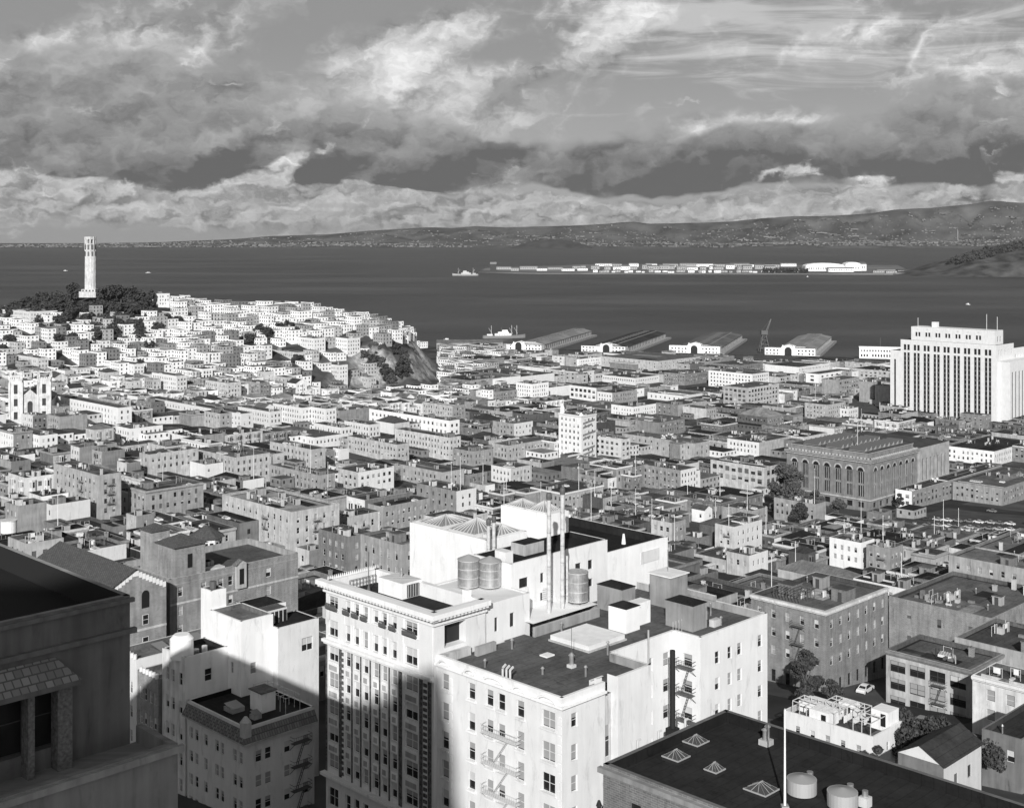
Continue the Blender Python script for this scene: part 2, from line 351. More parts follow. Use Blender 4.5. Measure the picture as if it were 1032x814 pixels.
# ------------------------------------------------------------------ generic building
ALL = []          # every building record, for labels and for keeping fill buildings apart
NUM = ['', 'one','two','three','four','five','six','seven','eight','nine','ten','eleven','twelve','thirteen','fourteen','fifteen']
def grid_cols(L, pitch, w, rnd=None):
    n = max(1, int((L-.6)/pitch)); m = (L-n*pitch)/2; out = []
    for i in range(n):
        c = m + pitch*(i+.5); out.append((c-w/2, c+w/2))
    return out
def building(X, Y, W, D, h, tone, tone_s=None, roof=.1, name='building', fh=3.3, ww=1.15, wh=1.75, pitch=2.7, kind='plaster',
             label=None, group=None, cat='building', z0=None, near=False, parapet=.9, clutter=2, cornice=None, rooftype='flat',
             shop=False, fe=0, frame=None, blankS=False, blankW=False, phrase=None, glass=None, winr=True, dens=1.0, keep_h=False, bays=False):
    gs = [ground(*(lambda q: (X+q[0], Y+q[1]))(UV(a*W, b*D))) for a in (0,1) for b in (0,1)]
    zg = ground(X, Y) if z0 is None else z0
    if z0 is None and not keep_h: h = max(h, max(gs)-zg+3.4)
    zb = min(min(gs), zg)-zg-1.0
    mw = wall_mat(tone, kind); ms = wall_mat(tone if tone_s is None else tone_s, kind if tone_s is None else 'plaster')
    rm = roof_mat(roof)
    b = MB()
    ns = max(1, int(round((h-.6)/fh))); rows = []
    for k in range(ns):
        base = h-parapet-.35-(k+1)*fh + (fh-wh)*.55
        if base < .5: break
        if shop and base < fh*1.0: rows.append((.5, 2.9)); break
        rows.append((base, base+wh))
    rows = rows[::-1]
    clean = []
    for r in rows:
        if not clean or r[0] > clean[-1][1]+.1: clean.append(r)
    rows = clean
    cw = grid_cols(D, pitch, ww); cs = grid_cols(W, pitch, ww)
    if blankS: cs = []
    if blankW: cw = []
    g = None if near else (glass or FGLASS)
    dep = .22 if near else .16
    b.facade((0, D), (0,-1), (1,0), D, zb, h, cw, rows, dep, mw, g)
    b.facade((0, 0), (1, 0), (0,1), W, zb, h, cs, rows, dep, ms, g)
    b.face([(W,0,zb),(W,D,zb),(W,D,h),(W,0,h)], mw); b.face([(W,D,zb),(0,D,zb),(0,D,h),(W,D,h)], mw)
    t = .3
    rz = h-parapet
    if rooftype == 'flat':
        cop = mw if cornice is None else wall_mat(cornice)
        b.face([(0,0,h),(W,0,h),(W-t,t,h),(t,t,h)], cop); b.face([(W,0,h),(W,D,h),(W-t,D-t,h),(W-t,t,h)], cop)
        b.face([(W,D,h),(0,D,h),(t,D-t,h),(W-t,D-t,h)], cop); b.face([(0,D,h),(0,0,h),(t,t,h),(t,D-t,h)], cop)
        for (p0, p1) in (((t,t),(W-t,t)),((W-t,t),(W-t,D-t)),((W-t,D-t),(t,D-t)),((t,D-t),(t,t))):
            b.face([(p0[0],p0[1],rz-.1),(p0[0],p0[1],h),(p1[0],p1[1],h),(p1[0],p1[1],rz-.1)], rm)
    root = b.build(name, None, (X,Y,zg), Q)
    r = MB()
    if rooftype == 'flat':
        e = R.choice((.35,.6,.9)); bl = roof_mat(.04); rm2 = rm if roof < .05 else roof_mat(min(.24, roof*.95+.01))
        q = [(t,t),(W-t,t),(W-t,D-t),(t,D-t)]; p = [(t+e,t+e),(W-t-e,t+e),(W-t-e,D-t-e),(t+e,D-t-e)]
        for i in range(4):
            j = (i+1) % 4; r.face([(*q[i],rz),(*q[j],rz),(*p[j],rz),(*p[i],rz)], bl)  # near-black band painted round the roof edge
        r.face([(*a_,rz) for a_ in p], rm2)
        if W > 7 and D > 7:
            for k in range(R.choice((1,2,3,4))):
                pw, pd = R.uniform(.15,.5)*(W-2*e-1), R.uniform(.15,.5)*(D-2*e-1); x, y = R.uniform(t+e,W-t-e-pw), R.uniform(t+e,D-t-e-pd); zz = rz+.012*(k+1)
                r.face([(x,y,zz),(x+pw,y,zz),(x+pw,y+pd,zz),(x,y+pd,zz)], roof_mat(R.choice((.02,.04,.06,.1,.2,.3))))
            if R.random() < .5:
                x = R.uniform(2,W-2); r.box(x,t,rz,x+.25,D-t,rz+.45,R.choice((bl,mw)))
    elif rooftype == 'gable': r.gable(0,0,W,D,h,min(W,D)*.28,rm,ms,'y' if D > W else 'x')
    else: r.hip(0,0,W,D,h+.003,min(W,D)*.25,rm)
    r.build('roof', root)
    if cornice is not None:
        c = MB(); cm = wall_mat(cornice); e = .55; z1 = h-.05; z2 = h-.55
        c.box(-e,-e,z2,W-.02,-.003,z1,cm); c.box(-e,-.003,z2,-.003,D-.02,z1,cm); c.box(-e+.25,-e+.25,z2-.3,W-.02,-.003,z2-.003,cm); c.box(-e+.25,-.003,z2-.3,-.003,D-.02,z2-.003,cm)
        c.build('cornice', root)
    if near:
        fr = frame or FRAMEW; cnt = 0
        for (r0, r1) in rows:
            if r1-r0 > wh+.2:
                continue
            for (a, c) in cw:
                if cnt < 98: put_window(root, .18, D-(a+c)/2, r0, ww, wh, 'W', frame=fr); cnt += 1
            for (a, c) in cs:
                if cnt < 98: put_window(root, (a+c)/2, .18, r0, ww, wh, 'S', frame=fr); cnt += 1
        if shop:
            for (a, c) in cw: put_window(root, .18, D-(a+c)/2, rows[0][0], ww, rows[0][1]-rows[0][0], 'W', 0, FRAMED)
            for (a, c) in cs: put_window(root, (a+c)/2, .18, rows[0][0], ww, rows[0][1]-rows[0][0], 'S', 0, FRAMED)
    if fe:
        nf = max(1, len(rows)-1)
        if D > 7: put_fire_escape(root, -.01, D*.35, rows[-1][0]-(nf-1)*fh-.35 if rows else 2, 2.8, nf, fh, 'W')
        if fe > 1 and W > 8: put_fire_escape(root, W*.5, -.01, rows[-1][0]-(nf-1)*fh-.35 if rows else 2, 2.8, nf, fh, 'S')
    feats = []
    if bays:
        nf = max(1, int((h-3.4)/fh)); zt = h-parapet-.5-nf*fh
        if zt > 1.2:
            for face, Lx, tn in (('W', D, tone), ('S', W, tone if tone_s is None else tone_s)):
                if (face == 'W' and blankW) or (face == 'S' and blankS): continue
                for i in range(max(1, min(4, int(Lx/5.5)))):
                    c = Lx*(i+.5)/max(1, min(4, int(Lx/5.5))); link('bay_window', bay_mesh(nf, fh, tn), root, (-.004,c,zt) if face == 'W' else (c,-.004,zt), -math.pi/2 if face == 'W' else 0)
    if rooftype == 'flat' and W > 8.5 and D > 8.5 and clutter and Y < 950:
        for i in range(1 + (W*D > 260) + (W*D > 600)):
            x, y = R.uniform(3.8, W-3.8) if W > 7.7 else W/2, R.uniform(3.8, D-3.8) if D > 7.7 else D/2; link('roof_clutter', R.choice(PCL), root, (x,y,rz+.03), R.choice((0,Q*2,Q*4)))
    if rooftype == 'flat' and clutter and W > 5.5 and D > 5.5:
        n = clutter + (1 if W*D > 350 else 0) + (2 if W*D > 700 else 0)
        used = []
        for i in range(n):
            for tries in range(6):
                k = R.random()
                if k < .36: me, nm, sx, sy = R.choice(PB), 'bulkhead', 4.2, 4.2
                elif k < .6: me, nm, sx, sy = R.choice(PC), 'chimney', 1, 1.1
                elif k < .86: me, nm, sx, sy = (PS[1] if W > 14 and D > 14 and R.random() < .5 else PS[0]), 'skylight', 3.1, 6.1
                else: me, nm, sx, sy = PV[0], 'vent_pipe', .4, .4
                if W-1.6 < sx or D-1.6 < sy: continue
                x = R.uniform(.8, W-.8-sx); y = R.uniform(.8, D-.8-sy)
                if any(x < q[2] and x+sx > q[0] and y < q[3] and y+sy > q[1] for q in used): continue
                used.append((x,y,x+sx,y+sy)); link(nm, me, root, (x,y,rz)); feats.append(nm); break
    rec = dict(o=root, X=X, Y=Y, W=W, D=D, h=h, z=zg, tone=tone, ts=tone if tone_s is None else tone_s, roof=roof, ns=max(1,len(rows)), rt=rooftype, feats=feats, label=label, phrase=phrase, name=name, kind=kind,
               cat=cat, near=near)
    ALL.append(rec)
    root['category'] = cat
    if group: root['group'] = group
    if label: root['label'] = label
    return rec
RECTS = []      # occupied (u0,v0,u1,v1)
def occupied(u0, v0, u1, v1, m=0.4):
    for (a, b, c, d) in RECTS:
        if u0 < c+m and u1 > a-m and v0 < d+m and v1 > b-m: return True
    return False
def reserve(X, Y, W, D, m=0):
    u, v = toUV(X, Y); RECTS.append((u-m, v-m, u+W+m, v+D+m))
FACES = []      # protected facades: (xl, xr, y_top, y_bottom, depth)
def from_spec(px, py, h, xl, xr, tone, ts=None, Yfix=None, **kw):
    if Yfix: X, Y = (px-CX)/F*Yfix, Yfix
    else: X, Y = solve(px, py, h)
    sl = (F*X-(xl-CX)*Y)/(F+xl-CX); sr = ((xr-CX)*Y-F*X)/(F-(xr-CX))
    D, W = sl*S2, sr*S2
    D = max(D, 5); W = max(W, 5)
    z0 = kw.pop('z0', None)
    if Yfix and z0 is None: z0 = H-(py-HY)*Y/F-h
    md = kw.pop('mind', 9); 
    if D < md: D = md
    if W < md: W = md
    u, v = toUV(X, Y)
    # keep clear of buildings already placed: shrink the far side rather than overlap
    for (a, b, c, d) in RECTS:
        if u < c and u+W > a and v < d and v+D > b:
            ou = min(u+W, c)-max(u, a); ov = min(v+D, d)-max(v, b)
            if a > u+4 and (ou <= ov or b <= v): W = a-u-.3
            elif b > v+4: D = b-v-.3
            else: return None
    if W < 4 or D < 4: return None
    RECTS.append((u, v, u+W, v+D))
    xa = proj(X-D/S2, Y+D/S2, 0)[0]; xb = proj(X+W/S2, Y+W/S2, 0)[0]
    zz = ground(X, Y) if z0 is None else z0
    FACES.append((xa, xb, py, proj(X, Y, zz)[1], Y))
    return building(X, Y, W, D, h, tone, ts, z0=z0, keep_h=True, **kw)

# ------------------------------------------------------------------ the two hotels in front
class OB(MB):        # builder working in absolute (u, v, Z); the object sits at (u0, v0, z0)
    def __init__(s, u0, v0, z0): super().__init__(); s.off = (u0, v0, z0)
    def build(s, name, parent=None, loc=None, rz=0, smooth=False):
        a, b, c = s.off; s.v = [(x-a, y-b, z-c) for (x, y, z) in s.v]
        return super().build(name, parent, loc if loc is not None else (0,0,0), rz, smooth)
def parapet(b, pts, zr, zt, mat, t=.3, inner=None):     # low wall with its outer face on the polyline, inside to the left
    for (p, q) in zip(pts, pts[1:]):
        dx, dy = q[0]-p[0], q[1]-p[1]; L = math.hypot(dx, dy); nx, ny = -dy/L*t, dx/L*t
        b.face([(p[0],p[1],zt),(q[0],q[1],zt),(q[0]+nx,q[1]+ny,zt),(p[0]+nx,p[1]+ny,zt)], mat)
        b.face([(p[0]+nx,p[1]+ny,zt),(q[0]+nx,q[1]+ny,zt),(q[0]+nx,q[1]+ny,zr),(p[0]+nx,p[1]+ny,zr)], inner or mat)
WH = wall_mat(.76); WH2 = wall_mat(.8); RF = roof_mat(.12); RFB = roof_mat(.02)
def mk(name, label, cat, u, v, z, group=None):
    X, Y = UV(u, v); return tag(empty(name, (X,Y,z), Q), label, cat, group)

# --- A: ornate block
A = mk('ornate_hotel', 'ornate cream hotel block with bracketed cornice and dark mosaic strips between window bays', 'hotel', 101.5, 114.6, 64)
ao = (101.5, 114.6, 64); DA = 21.1
colA = [(.5,2.6),(4.05,5.15),(5.85,6.95),(7.65,8.75),(9.65,10.75),(11.35,12.45),(13.25,14.35),(15.8,18.2)]
rowA = [(66.5,68.6),(70.2,72.2),(76.0,78.4),(80.9,82.8),(84.3,86.3),(87.8,89.8),(91.3,93.4),(94.7,96.6),(97.9,100.0),(101.5,103.1)]
b = OB(*ao)
b.facade((101.5,114.6+DA),(0,-1),(1,0),DA,60,105,colA,rowA,.35,WH,None)
b.facade((101.5,114.6),(1,0),(0,1),8.5,60,105,[(1.7,5.2)],[(100.5,103.2)],1.2,WH,BLACK)
b.face([(110,114.6,60),(110,135.7,60),(110,135.7,105),(110,114.6,105)],WH); b.face([(110,135.7,60),(101.5,135.7,60),(101.5,135.7,105),(110,135.7,105)],WH)
parapet(b,[(101.5,135.7),(101.5,114.6),(110,114.6),(110,135.7),(101.5,135.7)],103.3,105,WH2,.7)
b.build('wall', A)
b = OB(*ao); b.face([(102,115,103.3),(110,115,103.3),(110,135.4,103.3),(102,135.4,103.3)],RFB); b.build('roof', A)
b = OB(*ao)
b.box(100.5,113.6,104.45,101.497,136.7,105.05,WH2); b.box(101.5,113.6,104.45,110,114.597,105.05,WH2)
b.box(100.9,114.0,104.1,101.497,136.3,104.447,WH); b.box(101.5,114.0,104.1,110,114.597,104.447,WH)
for i in range(36): b.box(100.62,114+i*.63,104.2,100.898,114.3+i*.63,104.448,WH2)
for i in range(14): b.box(101.6+i*.6,113.72,104.2,101.9+i*.6,113.998,104.448,WH2)
b.box(101.2,114.3,103.5,101.497,136,103.75,WH); b.box(101.5,114.3,103.5,110,114.597,103.75,WH)
b.build('cornice', A)
for (z, e) in ((97.1,.55),(79.9,.8),(73.4,.5)):
    b = OB(*ao); b.box(101.5-e,114.6,z,101.497,135.7+.3,z+.35,WH2); b.box(101.5-e*.5,114.6,z-.3,101.497,135.7+.2,z-.003,WH); b.build('belt_course', A)
def strips(b, a0, a1, z0, z1, mat, p=.1):
    y0 = 135.7-a1; b.box(101.5-p,y0,z0,101.498,y0+(a1-a0),z1,mat)
MOS = noisy('dark_mosaic', .03, .16, 3.5)
b = OB(*ao)
for (a0,a1) in ((.05,.32),(2.85,3.35),(5.4,5.6),(7.2,7.4),(9.1,9.3),(10.95,11.15),(12.8,13.0),(14.7,15.3),(18.55,19.1),(20.1,20.7)): strips(b,a0,a1,80.3,96.7,MOS)
for (a0,a1) in ((3.45,3.75),(19.3,19.9)):
    for k in range(22): strips(b,a0,a1,80.6+k*.73,81.0+k*.73,MOS,.12)
b.build('mosaic_strip', A)
for (c0,c1) in colA:
    b = OB(*ao)
    for j, (r0,r1) in enumerate(rowA[3:8]):
        if j: strips(b,c0,c1,r0-1.35,r0-.25,WH2,.06); strips(b,c0+.2,c1-.2,r0-1.15,r0-.5,wall_mat(.4),.09)
    b.build('spandrel_column', A)
for (c0,c1) in colA:
    b = OB(*ao)
    for (r0,r1) in rowA[8:]: strips(b,c0-.15,c1+.15,r0-.2,r0,WH2,.15); strips(b,c0-.18,c0-.02,r0,r1+.15,WH2,.08); strips(b,c1+.02,c1+.18,r0,r1+.15,WH2,.08)
    b.build('window_surround', A)
b = OB(*ao)
for (a0,a1) in ((.15,.45),(2.8,3.9),(14.6,15.5),(18.5,20.9)): strips(b,a0,a1,97.6,103.4,WH2,.07)
for k in range(7): strips(b,0,3.4,66+k*1.0,66.6+k*1.0,WH2,.12); strips(b,18.6,21,66+k,66.6+k,WH2,.12)
b.build('quoins', A)
for i, (c0,c1) in enumerate(colA):
    for j, (r0,r1) in enumerate(rowA):
        w = c1-c0; y = 135.7-(c0+c1)/2-114.6
        put_window(A, .25, y, r0-64, w, r1-r0, 'W', R.choice((2,2,3,3,1,3)) if j > 2 else 0)
for i, (c0,c1) in enumerate(colA):
    if i == 4: continue
    b = OB(*ao); y0 = 135.7-c1-.05; b.box(101.0,y0,101.45,101.35,y0+c1-c0+.1,101.55,IRON)
    n = int((c1-c0)/.16)
    for k in range(n+1): b.bar((101.03,y0+k*.16+.04,101.5),(101.03,y0+k*.16+.04,102.2),.035,IRON)
    b.bar((101.03,y0,102.2),(101.03,y0+c1-c0+.1,102.2),.05,IRON); b.box(101.0,y0,101.45,101.05,y0+c1-c0+.1,101.95,IRON)
    b.build('balconette', A)
b = OB(*ao)
for i in range(26):
    u = 101.6+i*.33; b.face([(u,135.5,105),(u+.26,135.5,105),(u+.13,135.5,105.5)],WH2); b.face([(u+.26,135.6,105),(u,135.6,105),(u+.13,135.6,105.5)],WH2)
b.build('parapet_cresting', A)
b = OB(*ao); b.box(106.4,126.2,103.3,110.4-.6,131,105.3,WH,top=wall_mat(.6)); b.box(107.2,126.1,103.4,109.2,126.197,105.0,FRAMED)
for k in range(5): b.bar((107.3+k*.42,126.06,103.4),(107.3+k*.42,126.06,105),.03,IRONW)
b.build('penthouse', A)
b = OB(*ao); b.cyl(105.6,132,103.3,108.5,.06,IRON,8); b.cyl(105.6,132,103.3,104.2,.28,IRON,8,r2=.1); b.build('roof_mast', A)
b = OB(*ao)
for i in range(9): b.bar((104.5+i*.55,134.6,103.3),(104.5+i*.55,134.6,104.5),.04,IRON)
b.bar((104.5,134.6,104.5),(108.9,134.6,104.5),.045,IRON); b.bar((104.5,134.6,103.9),(108.9,134.6,103.9),.035,IRON); b.build('railing', A)
b = OB(*ao); b.cyl(108.6,129,103.3,106.2,.2,STEEL,10); b.cyl(108.6,129,106.2,106.5,.32,STEEL,10,r2=.1); b.build('vent_pipe', A)
b = OB(*ao); b.box(108.6,116.5,103.3,109.4,117.3,105.9,WH2); b.build('chimney', A)
reserve(*UV(101.5,114.6),8.5,21.1)

# --- B: plain white apartment hotel with the dark flat roof
B = mk('apartment_hotel', 'plain white apartment hotel with wide dark flat roof, fire escapes and light court', 'hotel', 102, 94.4, 64)
bo = (102, 94.4, 64); b = OB(*bo)
DB = 20.2
cB = [(.9,2.1),(5.4,6.6),(8.4,9.6),(10.3,11.5),(13.3,14.5),(17.2,19.2)]
rB = [(66,68),(69.1,71.1),(72.4,74.4),(75.8,77.8),(79.1,81.1),(82.4,84.5),(85.8,87.9),(89.2,91.3),(92.6,94.7),(96.2,98.1)]
b.facade((102,114.6),(0,-1),(1,0),DB,60,100,cB,rB,.3,WH,None)
s1 = [(1.5,2.5)]; rS = [(r0+.1,r1-.2) for r0,r1 in rB]
b.facade((102,94.4),(1,0),(0,1),7.1,60,100,s1,rS,.28,WH2,None)
# tall recessed stair windows
b.face([(109.1,94.4,60),(109.1,96,60),(109.1,96,100),(109.1,94.4,100)],WH)
rt = [(66,69.2),(70.5,74),(75.6,79.2),(80.6,84.2),(85.6,89.2),(90.9,94.6)]
b.facade((109.1,95.4),(1,0),(0,1),2.2,60,98,[(.25,1.95)],rt,.15,wall_mat(.56),None)
b.face([(109.1,95.4,98),(111.3,95.4,98),(111.3,96.5,98),(109.1,96.5,98)],RF)
b.face([(111.3,96,60),(111.3,94.4,60),(111.3,94.4,100),(111.3,96,100)],WH)
b.face([(111.3,94.4,60),(117.3,94.4,60),(117.3,94.4,100),(111.3,94.4,100)],WH2)
b.face([(117.3,94.4,60),(117.3,100.5,60),(117.3,100.5,100),(117.3,94.4,100)],WH)
b.facade((117.3,100.5),(1,0),(0,1),12.1,60,100,[(2.2,3.2),(6.8,7.8),(9.9,11.1)],[(66.2,67.9),(69.5,71.2),(72.8,74.5),(76.1,77.8),(79.4,81.1),(82.7,84.4),(86,87.7),(89.3,91),(92.6,94.3),(95.9,97.6)],.25,WH2,None)
rr = [(66.2,67.8),(69.5,71.1),(72.8,74.4),(76.1,77.7),(79.4,81),(82.7,84.3),(86,87.6),(89.3,90.9),(92.6,94.2),(95.9,97.5)]
b.facade((129.4,100.5),(0,-1),(1,0),4.1,60,100,[(1.4,2.8)],rr,.25,WH,None)
cR = [(3.0,4.0),(5.7,6.6),(7.8,8.8),(12.4,13.4)]
b.facade((129.4,96.4),(1,0),(0,1),14.6,60,100,cR,rr,.25,WH2,None)
b.face([(144,96.4,60),(144,118.3,60),(144,118.3,100),(144,96.4,100)],WH)
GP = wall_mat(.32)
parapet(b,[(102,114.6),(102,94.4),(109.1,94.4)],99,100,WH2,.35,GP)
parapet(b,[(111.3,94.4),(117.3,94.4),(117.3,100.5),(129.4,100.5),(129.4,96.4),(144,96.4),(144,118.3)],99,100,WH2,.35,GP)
parapet(b,[(109.1,96.5),(111.3,96.5)],99,99.6,WH2,.3)
b.box(143.5,104.5,100.004,143.9,110.5,100.7,GP,top=WH2)                     # raised stretch of the east parapet
b.box(117.2,113.1,99,129.6,113.5,100.2,GP,top=wall_mat(.5)); b.box(129.6,113.5,99,130,118.2,100.2,GP)
b.box(102.4,113.9,99,106.9,114.55,100.0,wall_mat(.5)); b.box(107,112.9,99,110.2,113.4,100.1,GP); b.box(112,117.3,99,117.4,117.8,100.4,GP)
b.build('wall', B)
b = OB(*bo)
for (u0,v0,u1,v1) in ((102.3,94.7,109.1,114.6),(109.1,96.4,113.5,114.6),(111.3,94.7,113.5,96.4),(113.5,94.7,117.2,118.3),(117.2,100.8,129.7,113.3),(129.7,96.7,143.7,118.3)):
    b.face([(u0,v0,99),(u1,v0,99),(u1,v1,99),(u0,v1,99)],RF)
b.build('roof', B)
b = OB(*bo); b.face([(117.3,113.5,100.6),(129.7,113.5,100.6),(129.7,118.39,100.6),(117.3,118.39,100.6)],wall_mat(.7)); b.build('terrace', B)
def addw(root, off, u, v, z, w, h, f, var=None, fr=None): return put_window(root, u-off[0], v-off[1], z-off[2], w, h, f, var, fr)
for (c0,c1) in cB:
    for (r0,r1) in rB[3:]: addw(B,bo,102.22,114.6-(c0+c1)/2,r0,c1-c0,r1-r0,'W')
for (r0,r1) in rS[3:]: addw(B,bo,104,94.6,r0,1.0,r1-r0,'S',R.choice((1,3)))
for (r0,r1) in rt[2:]: addw(B,bo,110.2,95.5,r0,1.7,r1-r0,'S',1,FRAMEW)
for (c0,c1) in ((2.2,3.2),(6.8,7.8),(9.9,11.1)):
    for k in range(4,10): addw(B,bo,117.3+(c0+c1)/2,100.68,66.2+3.3*k,c1-c0,1.7,'S')
for (r0,r1) in rr[4:]: addw(B,bo,129.58,98.4,r0,1.4,r1-r0,'W')
for (c0,c1) in cR:
    for (r0,r1) in rr[5:]: addw(B,bo,129.4+(c0+c1)/2,96.58,r0,c1-c0,r1-r0,'S')
b = OB(*bo)       # hood moulds and string course under the parapet, sills
b.box(101.6,94.0,98.85,101.997,114.6,99.1,WH2); b.box(102,94.0,98.85,109,94.397,99.1,WH2)
b.build('string_course', B)
for (c0,c1) in cB[:1]+cB[1:2]+[(8.6,11.3)]+cB[4:]:
    b = OB(*bo)
    yc = 114.6-(c0+c1)/2; hw = (c1-c0)/2+.45
    for k in range(8):
        a0 = math.pi*k/8; a1 = math.pi*(k+1)/8
        b.bar((101.7,yc+hw*math.cos(a0),98.95+.75*math.sin(a0)),(101.7,yc+hw*math.cos(a1),98.95+.75*math.sin(a1)),.14,WH2,6)
    b.build('hood_mould', B)
for (c0,c1) in cB:
    b = OB(*bo)
    for (r0,r1) in rB: b.box(101.75,114.6-c1-.15,r0-.22,101.997,114.6-c0+.15,r0-.02,WH2)
    b.build('window_sill', B)
b = OB(*bo)
for z in range(60,98): 
    b.box(101.93,111.9,z,101.998,112.3,z+.8,WH2); b.box(101.93,94.45,z,101.998,95.0,z+.8,WH2)
b.build('quoins', B)
put_fire_escape(B, -.01, 8.9, 9.0, 5.6, 7, 3.4, 'W', IRONW)
put_fire_escape(B, 29.4-2.0-.01, 5.0, 8.5, 2.2, 6, 3.3, 'W', IRONW) if False else None
put_fire_escape(B, 27.39, 4.0, 8.8, 2.6, 8, 3.3, 'W', IRON)
def part(root, off, name, fn):
    b = OB(*off); fn(b); return b.build(name, root)
part(B,bo,'skylight_slab',lambda b:(b.box(117.6,104.4,99,124.4,110.8,99.75,WH,top=WHITEP),b.box(117.4,104.2,98.9,124.6,111,99.2,wall_mat(.48))))
def ph(b,u0,v0,u1,v1,z0,z1,m,peak=True):
    b.box(u0,v0,z0,u1,v1,z1,m,top=RFB)
    if peak: b.hip(u0,v0,u1,v1,z1+.01,.6,RFB,.12)
part(B,bo,'penthouse',lambda b:(ph(b,126.4,105.9,129.2,108.8,99,102.1,WH2),b.box(129.21,106.9,99,132.6,108.6,101.9,WH2,top=WH)))
part(B,bo,'penthouse',lambda b:ph(b,133,100.3,136,104.7,99,102.3,wall_mat(.28)))
part(B,bo,'penthouse',lambda b:ph(b,132.4,111.6,135.2,116,99,102.3,wall_mat(.28)))
part(B,bo,'penthouse',lambda b:(b.box(139,108.6,99,142.8,112.2,103.2,wall_mat(.28),top=WHITEP),b.box(138.8,108.4,103.2,143,112.4,103.35,WHITEP)))
part(B,bo,'vent_pipe',lambda b:(b.cyl(141,110.6,103.35,106.4,.07,STEEL,8)))
for (u,v,hh) in ((105,109.5,.8),(108,103,.7),(111,99,1.1),(118.6,102.2,1.5),(121.5,112.5,1.0),(138,99.5,1.0),(140.5,103,1.6),(112,112,1.1)):
    part(B,bo,'vent_pipe',lambda b:(b.cyl(u,v,99,99+hh,.13,STEEL,8),b.cyl(u,v,99+hh,99.2+hh,.24,STEEL,8,r2=.1)))
def turbine(b,u,v):
    b.box(u-.4,v-.4,99,u+.4,v+.4,99.35,IRONW)
    b.cyl(u,v,99.35,100.4,.27,STEEL,10); b.cyl(u,v,100.4,100.75,.4,STEEL,10,r2=.1); b.bar((u,v,100.7),(u,v,103.6),.03,IRON)
part(B,bo,'vent_pipe',lambda b:turbine(b,112.2,102.3))
part(B,bo,'roof_hatch',lambda b:b.box(112.5,106.6,99,113.9,107.8,99.15,WHITEP))
part(B,bo,'vent_cluster',lambda b:[ (b.cyl(103+.0,104.5-.6*i,99,100.5+.1*i,.13,IRONW,8), b.bar((103,104.5-.6*i,100.6),(103.5,104.5-.6*i,100.9),.13,IRONW)) for i in range(3)])
part(B,bo,'stair_rail',lambda b:[b.bar((130.2+.6*i,101.3,99),(130.2+.6*i,101.3,100.7),.03,IRONW) for i in range(4)])
part(B,bo,'ventilator',lambda b:(b.box(136.5,99.5,99,138,100.3,99.9,wall_mat(.5)),b.cyl(137,101.2,99,101.3,.06,IRON,6),b.cyl(137.8,102,99.3,100.4,.35,WHITEP,10)))
part(B,bo,'stack',lambda b:(b.cyl(123.3,96.0,60,99.9,.33,BLACK,12),b.box(122.7,95.4,85,123.9,96.6,90.6,BLACK),b.cyl(124.5,96.3,60,91.5,.12,IRON,8)))
part(B,bo,'downpipe',lambda b:b.cyl(123.9,100.2,60,101.3,.12,wall_mat(.4),8))
reserve(*UV(102,94.4),42,24)

# --- C..F: tall white rear wings
C = mk('rear_wing_building', 'group of windowless white lift towers and rear wings with skylight trusses behind the hotel roof', 'building', 110, 115, 64)
co = (110, 115, 64)
def block(root, off, u0, v0, u1, v1, z0, z1, mat, rmat, ph_=.8, wins=None, winsW=None, name='wall', t=.3):
    b = OB(*off)
    b.facade((u0,v0),(1,0),(0,1),u1-u0,z0,z1,*(wins or ([],[])),.22,mat,GLASS)
    b.facade((u0,v1),(0,-1),(1,0),v1-v0,z0,z1,*(winsW or ([],[])),.22,mat,GLASS)
    b.face([(u1,v0,z0),(u1,v1,z0),(u1,v1,z1),(u1,v0,z1)],mat); b.face([(u1,v1,z0),(u0,v1,z0),(u0,v1,z1),(u1,v1,z1)],mat)
    parapet(b,[(u0,v1),(u0,v0),(u1,v0),(u1,v1),(u0,v1)],z1-ph_,z1,mat,t,rmat)
    w = b.build(name, root)
    b = OB(*off); b.face([(u0+t,v0+t,z1-ph_),(u1-t,v0+t,z1-ph_),(u1-t,v1-t,z1-ph_),(u0+t,v1-t,z1-ph_)],rmat); b.build('roof', w if False else root)
    return w
block(C,co,110.02,115,118.2,126.5,60,104.1,WH,wall_mat(.7),.15,([(1.9,2.5),(4.6,5.4)],[(96.2,97.8),(100.4,102.2)]))
block(C,co,118.22,118.4,137.3,125.6,60,107.1,WH,RFB,.7,([(1.5,3.2),(5.5,6.2),(7.0,7.7),(9.9,10.6),(12.4,13.6),(15,16)],[(96.4,97.8),(101.2,102.3),(103.6,104.9)]))
block(C,co,122,127,130,143,60,108.1,WH2,wall_mat(.6),.3,None,([(12.2,13.0)],[(101.8,103.6)]))
block(C,co,133,125.7,137.25,135.3,60,110.1,WH2,wall_mat(.6),.3,None,([(4.6,5.4)],[(104.8,106.6)]))
block(C,co,137.32,118.7,151.3,138,60,105.1,WH2,RFB,1.3,([(7.5,12.5)],[(96.5,99.0)]))
part(C,co,'blind_window',lambda b:(b.box(145.0,118.6,102.2,149.2,118.697,103.9,wall_mat(.66)),b.box(139.0,118.62,98.4,140.6,118.697,99.6,IRON)))
def louv(b,u0,u1,z0,z1,v):
    n = 6
    for i in range(n): b.box(u0,v-.12,z0+(z1-z0)*i/n,u1,v,z0+(z1-z0)*i/n+.2,wall_mat(.6))
part(C,co,'louvre',lambda b:louv(b,124.0,126.0,101.2,102.9,118.39))
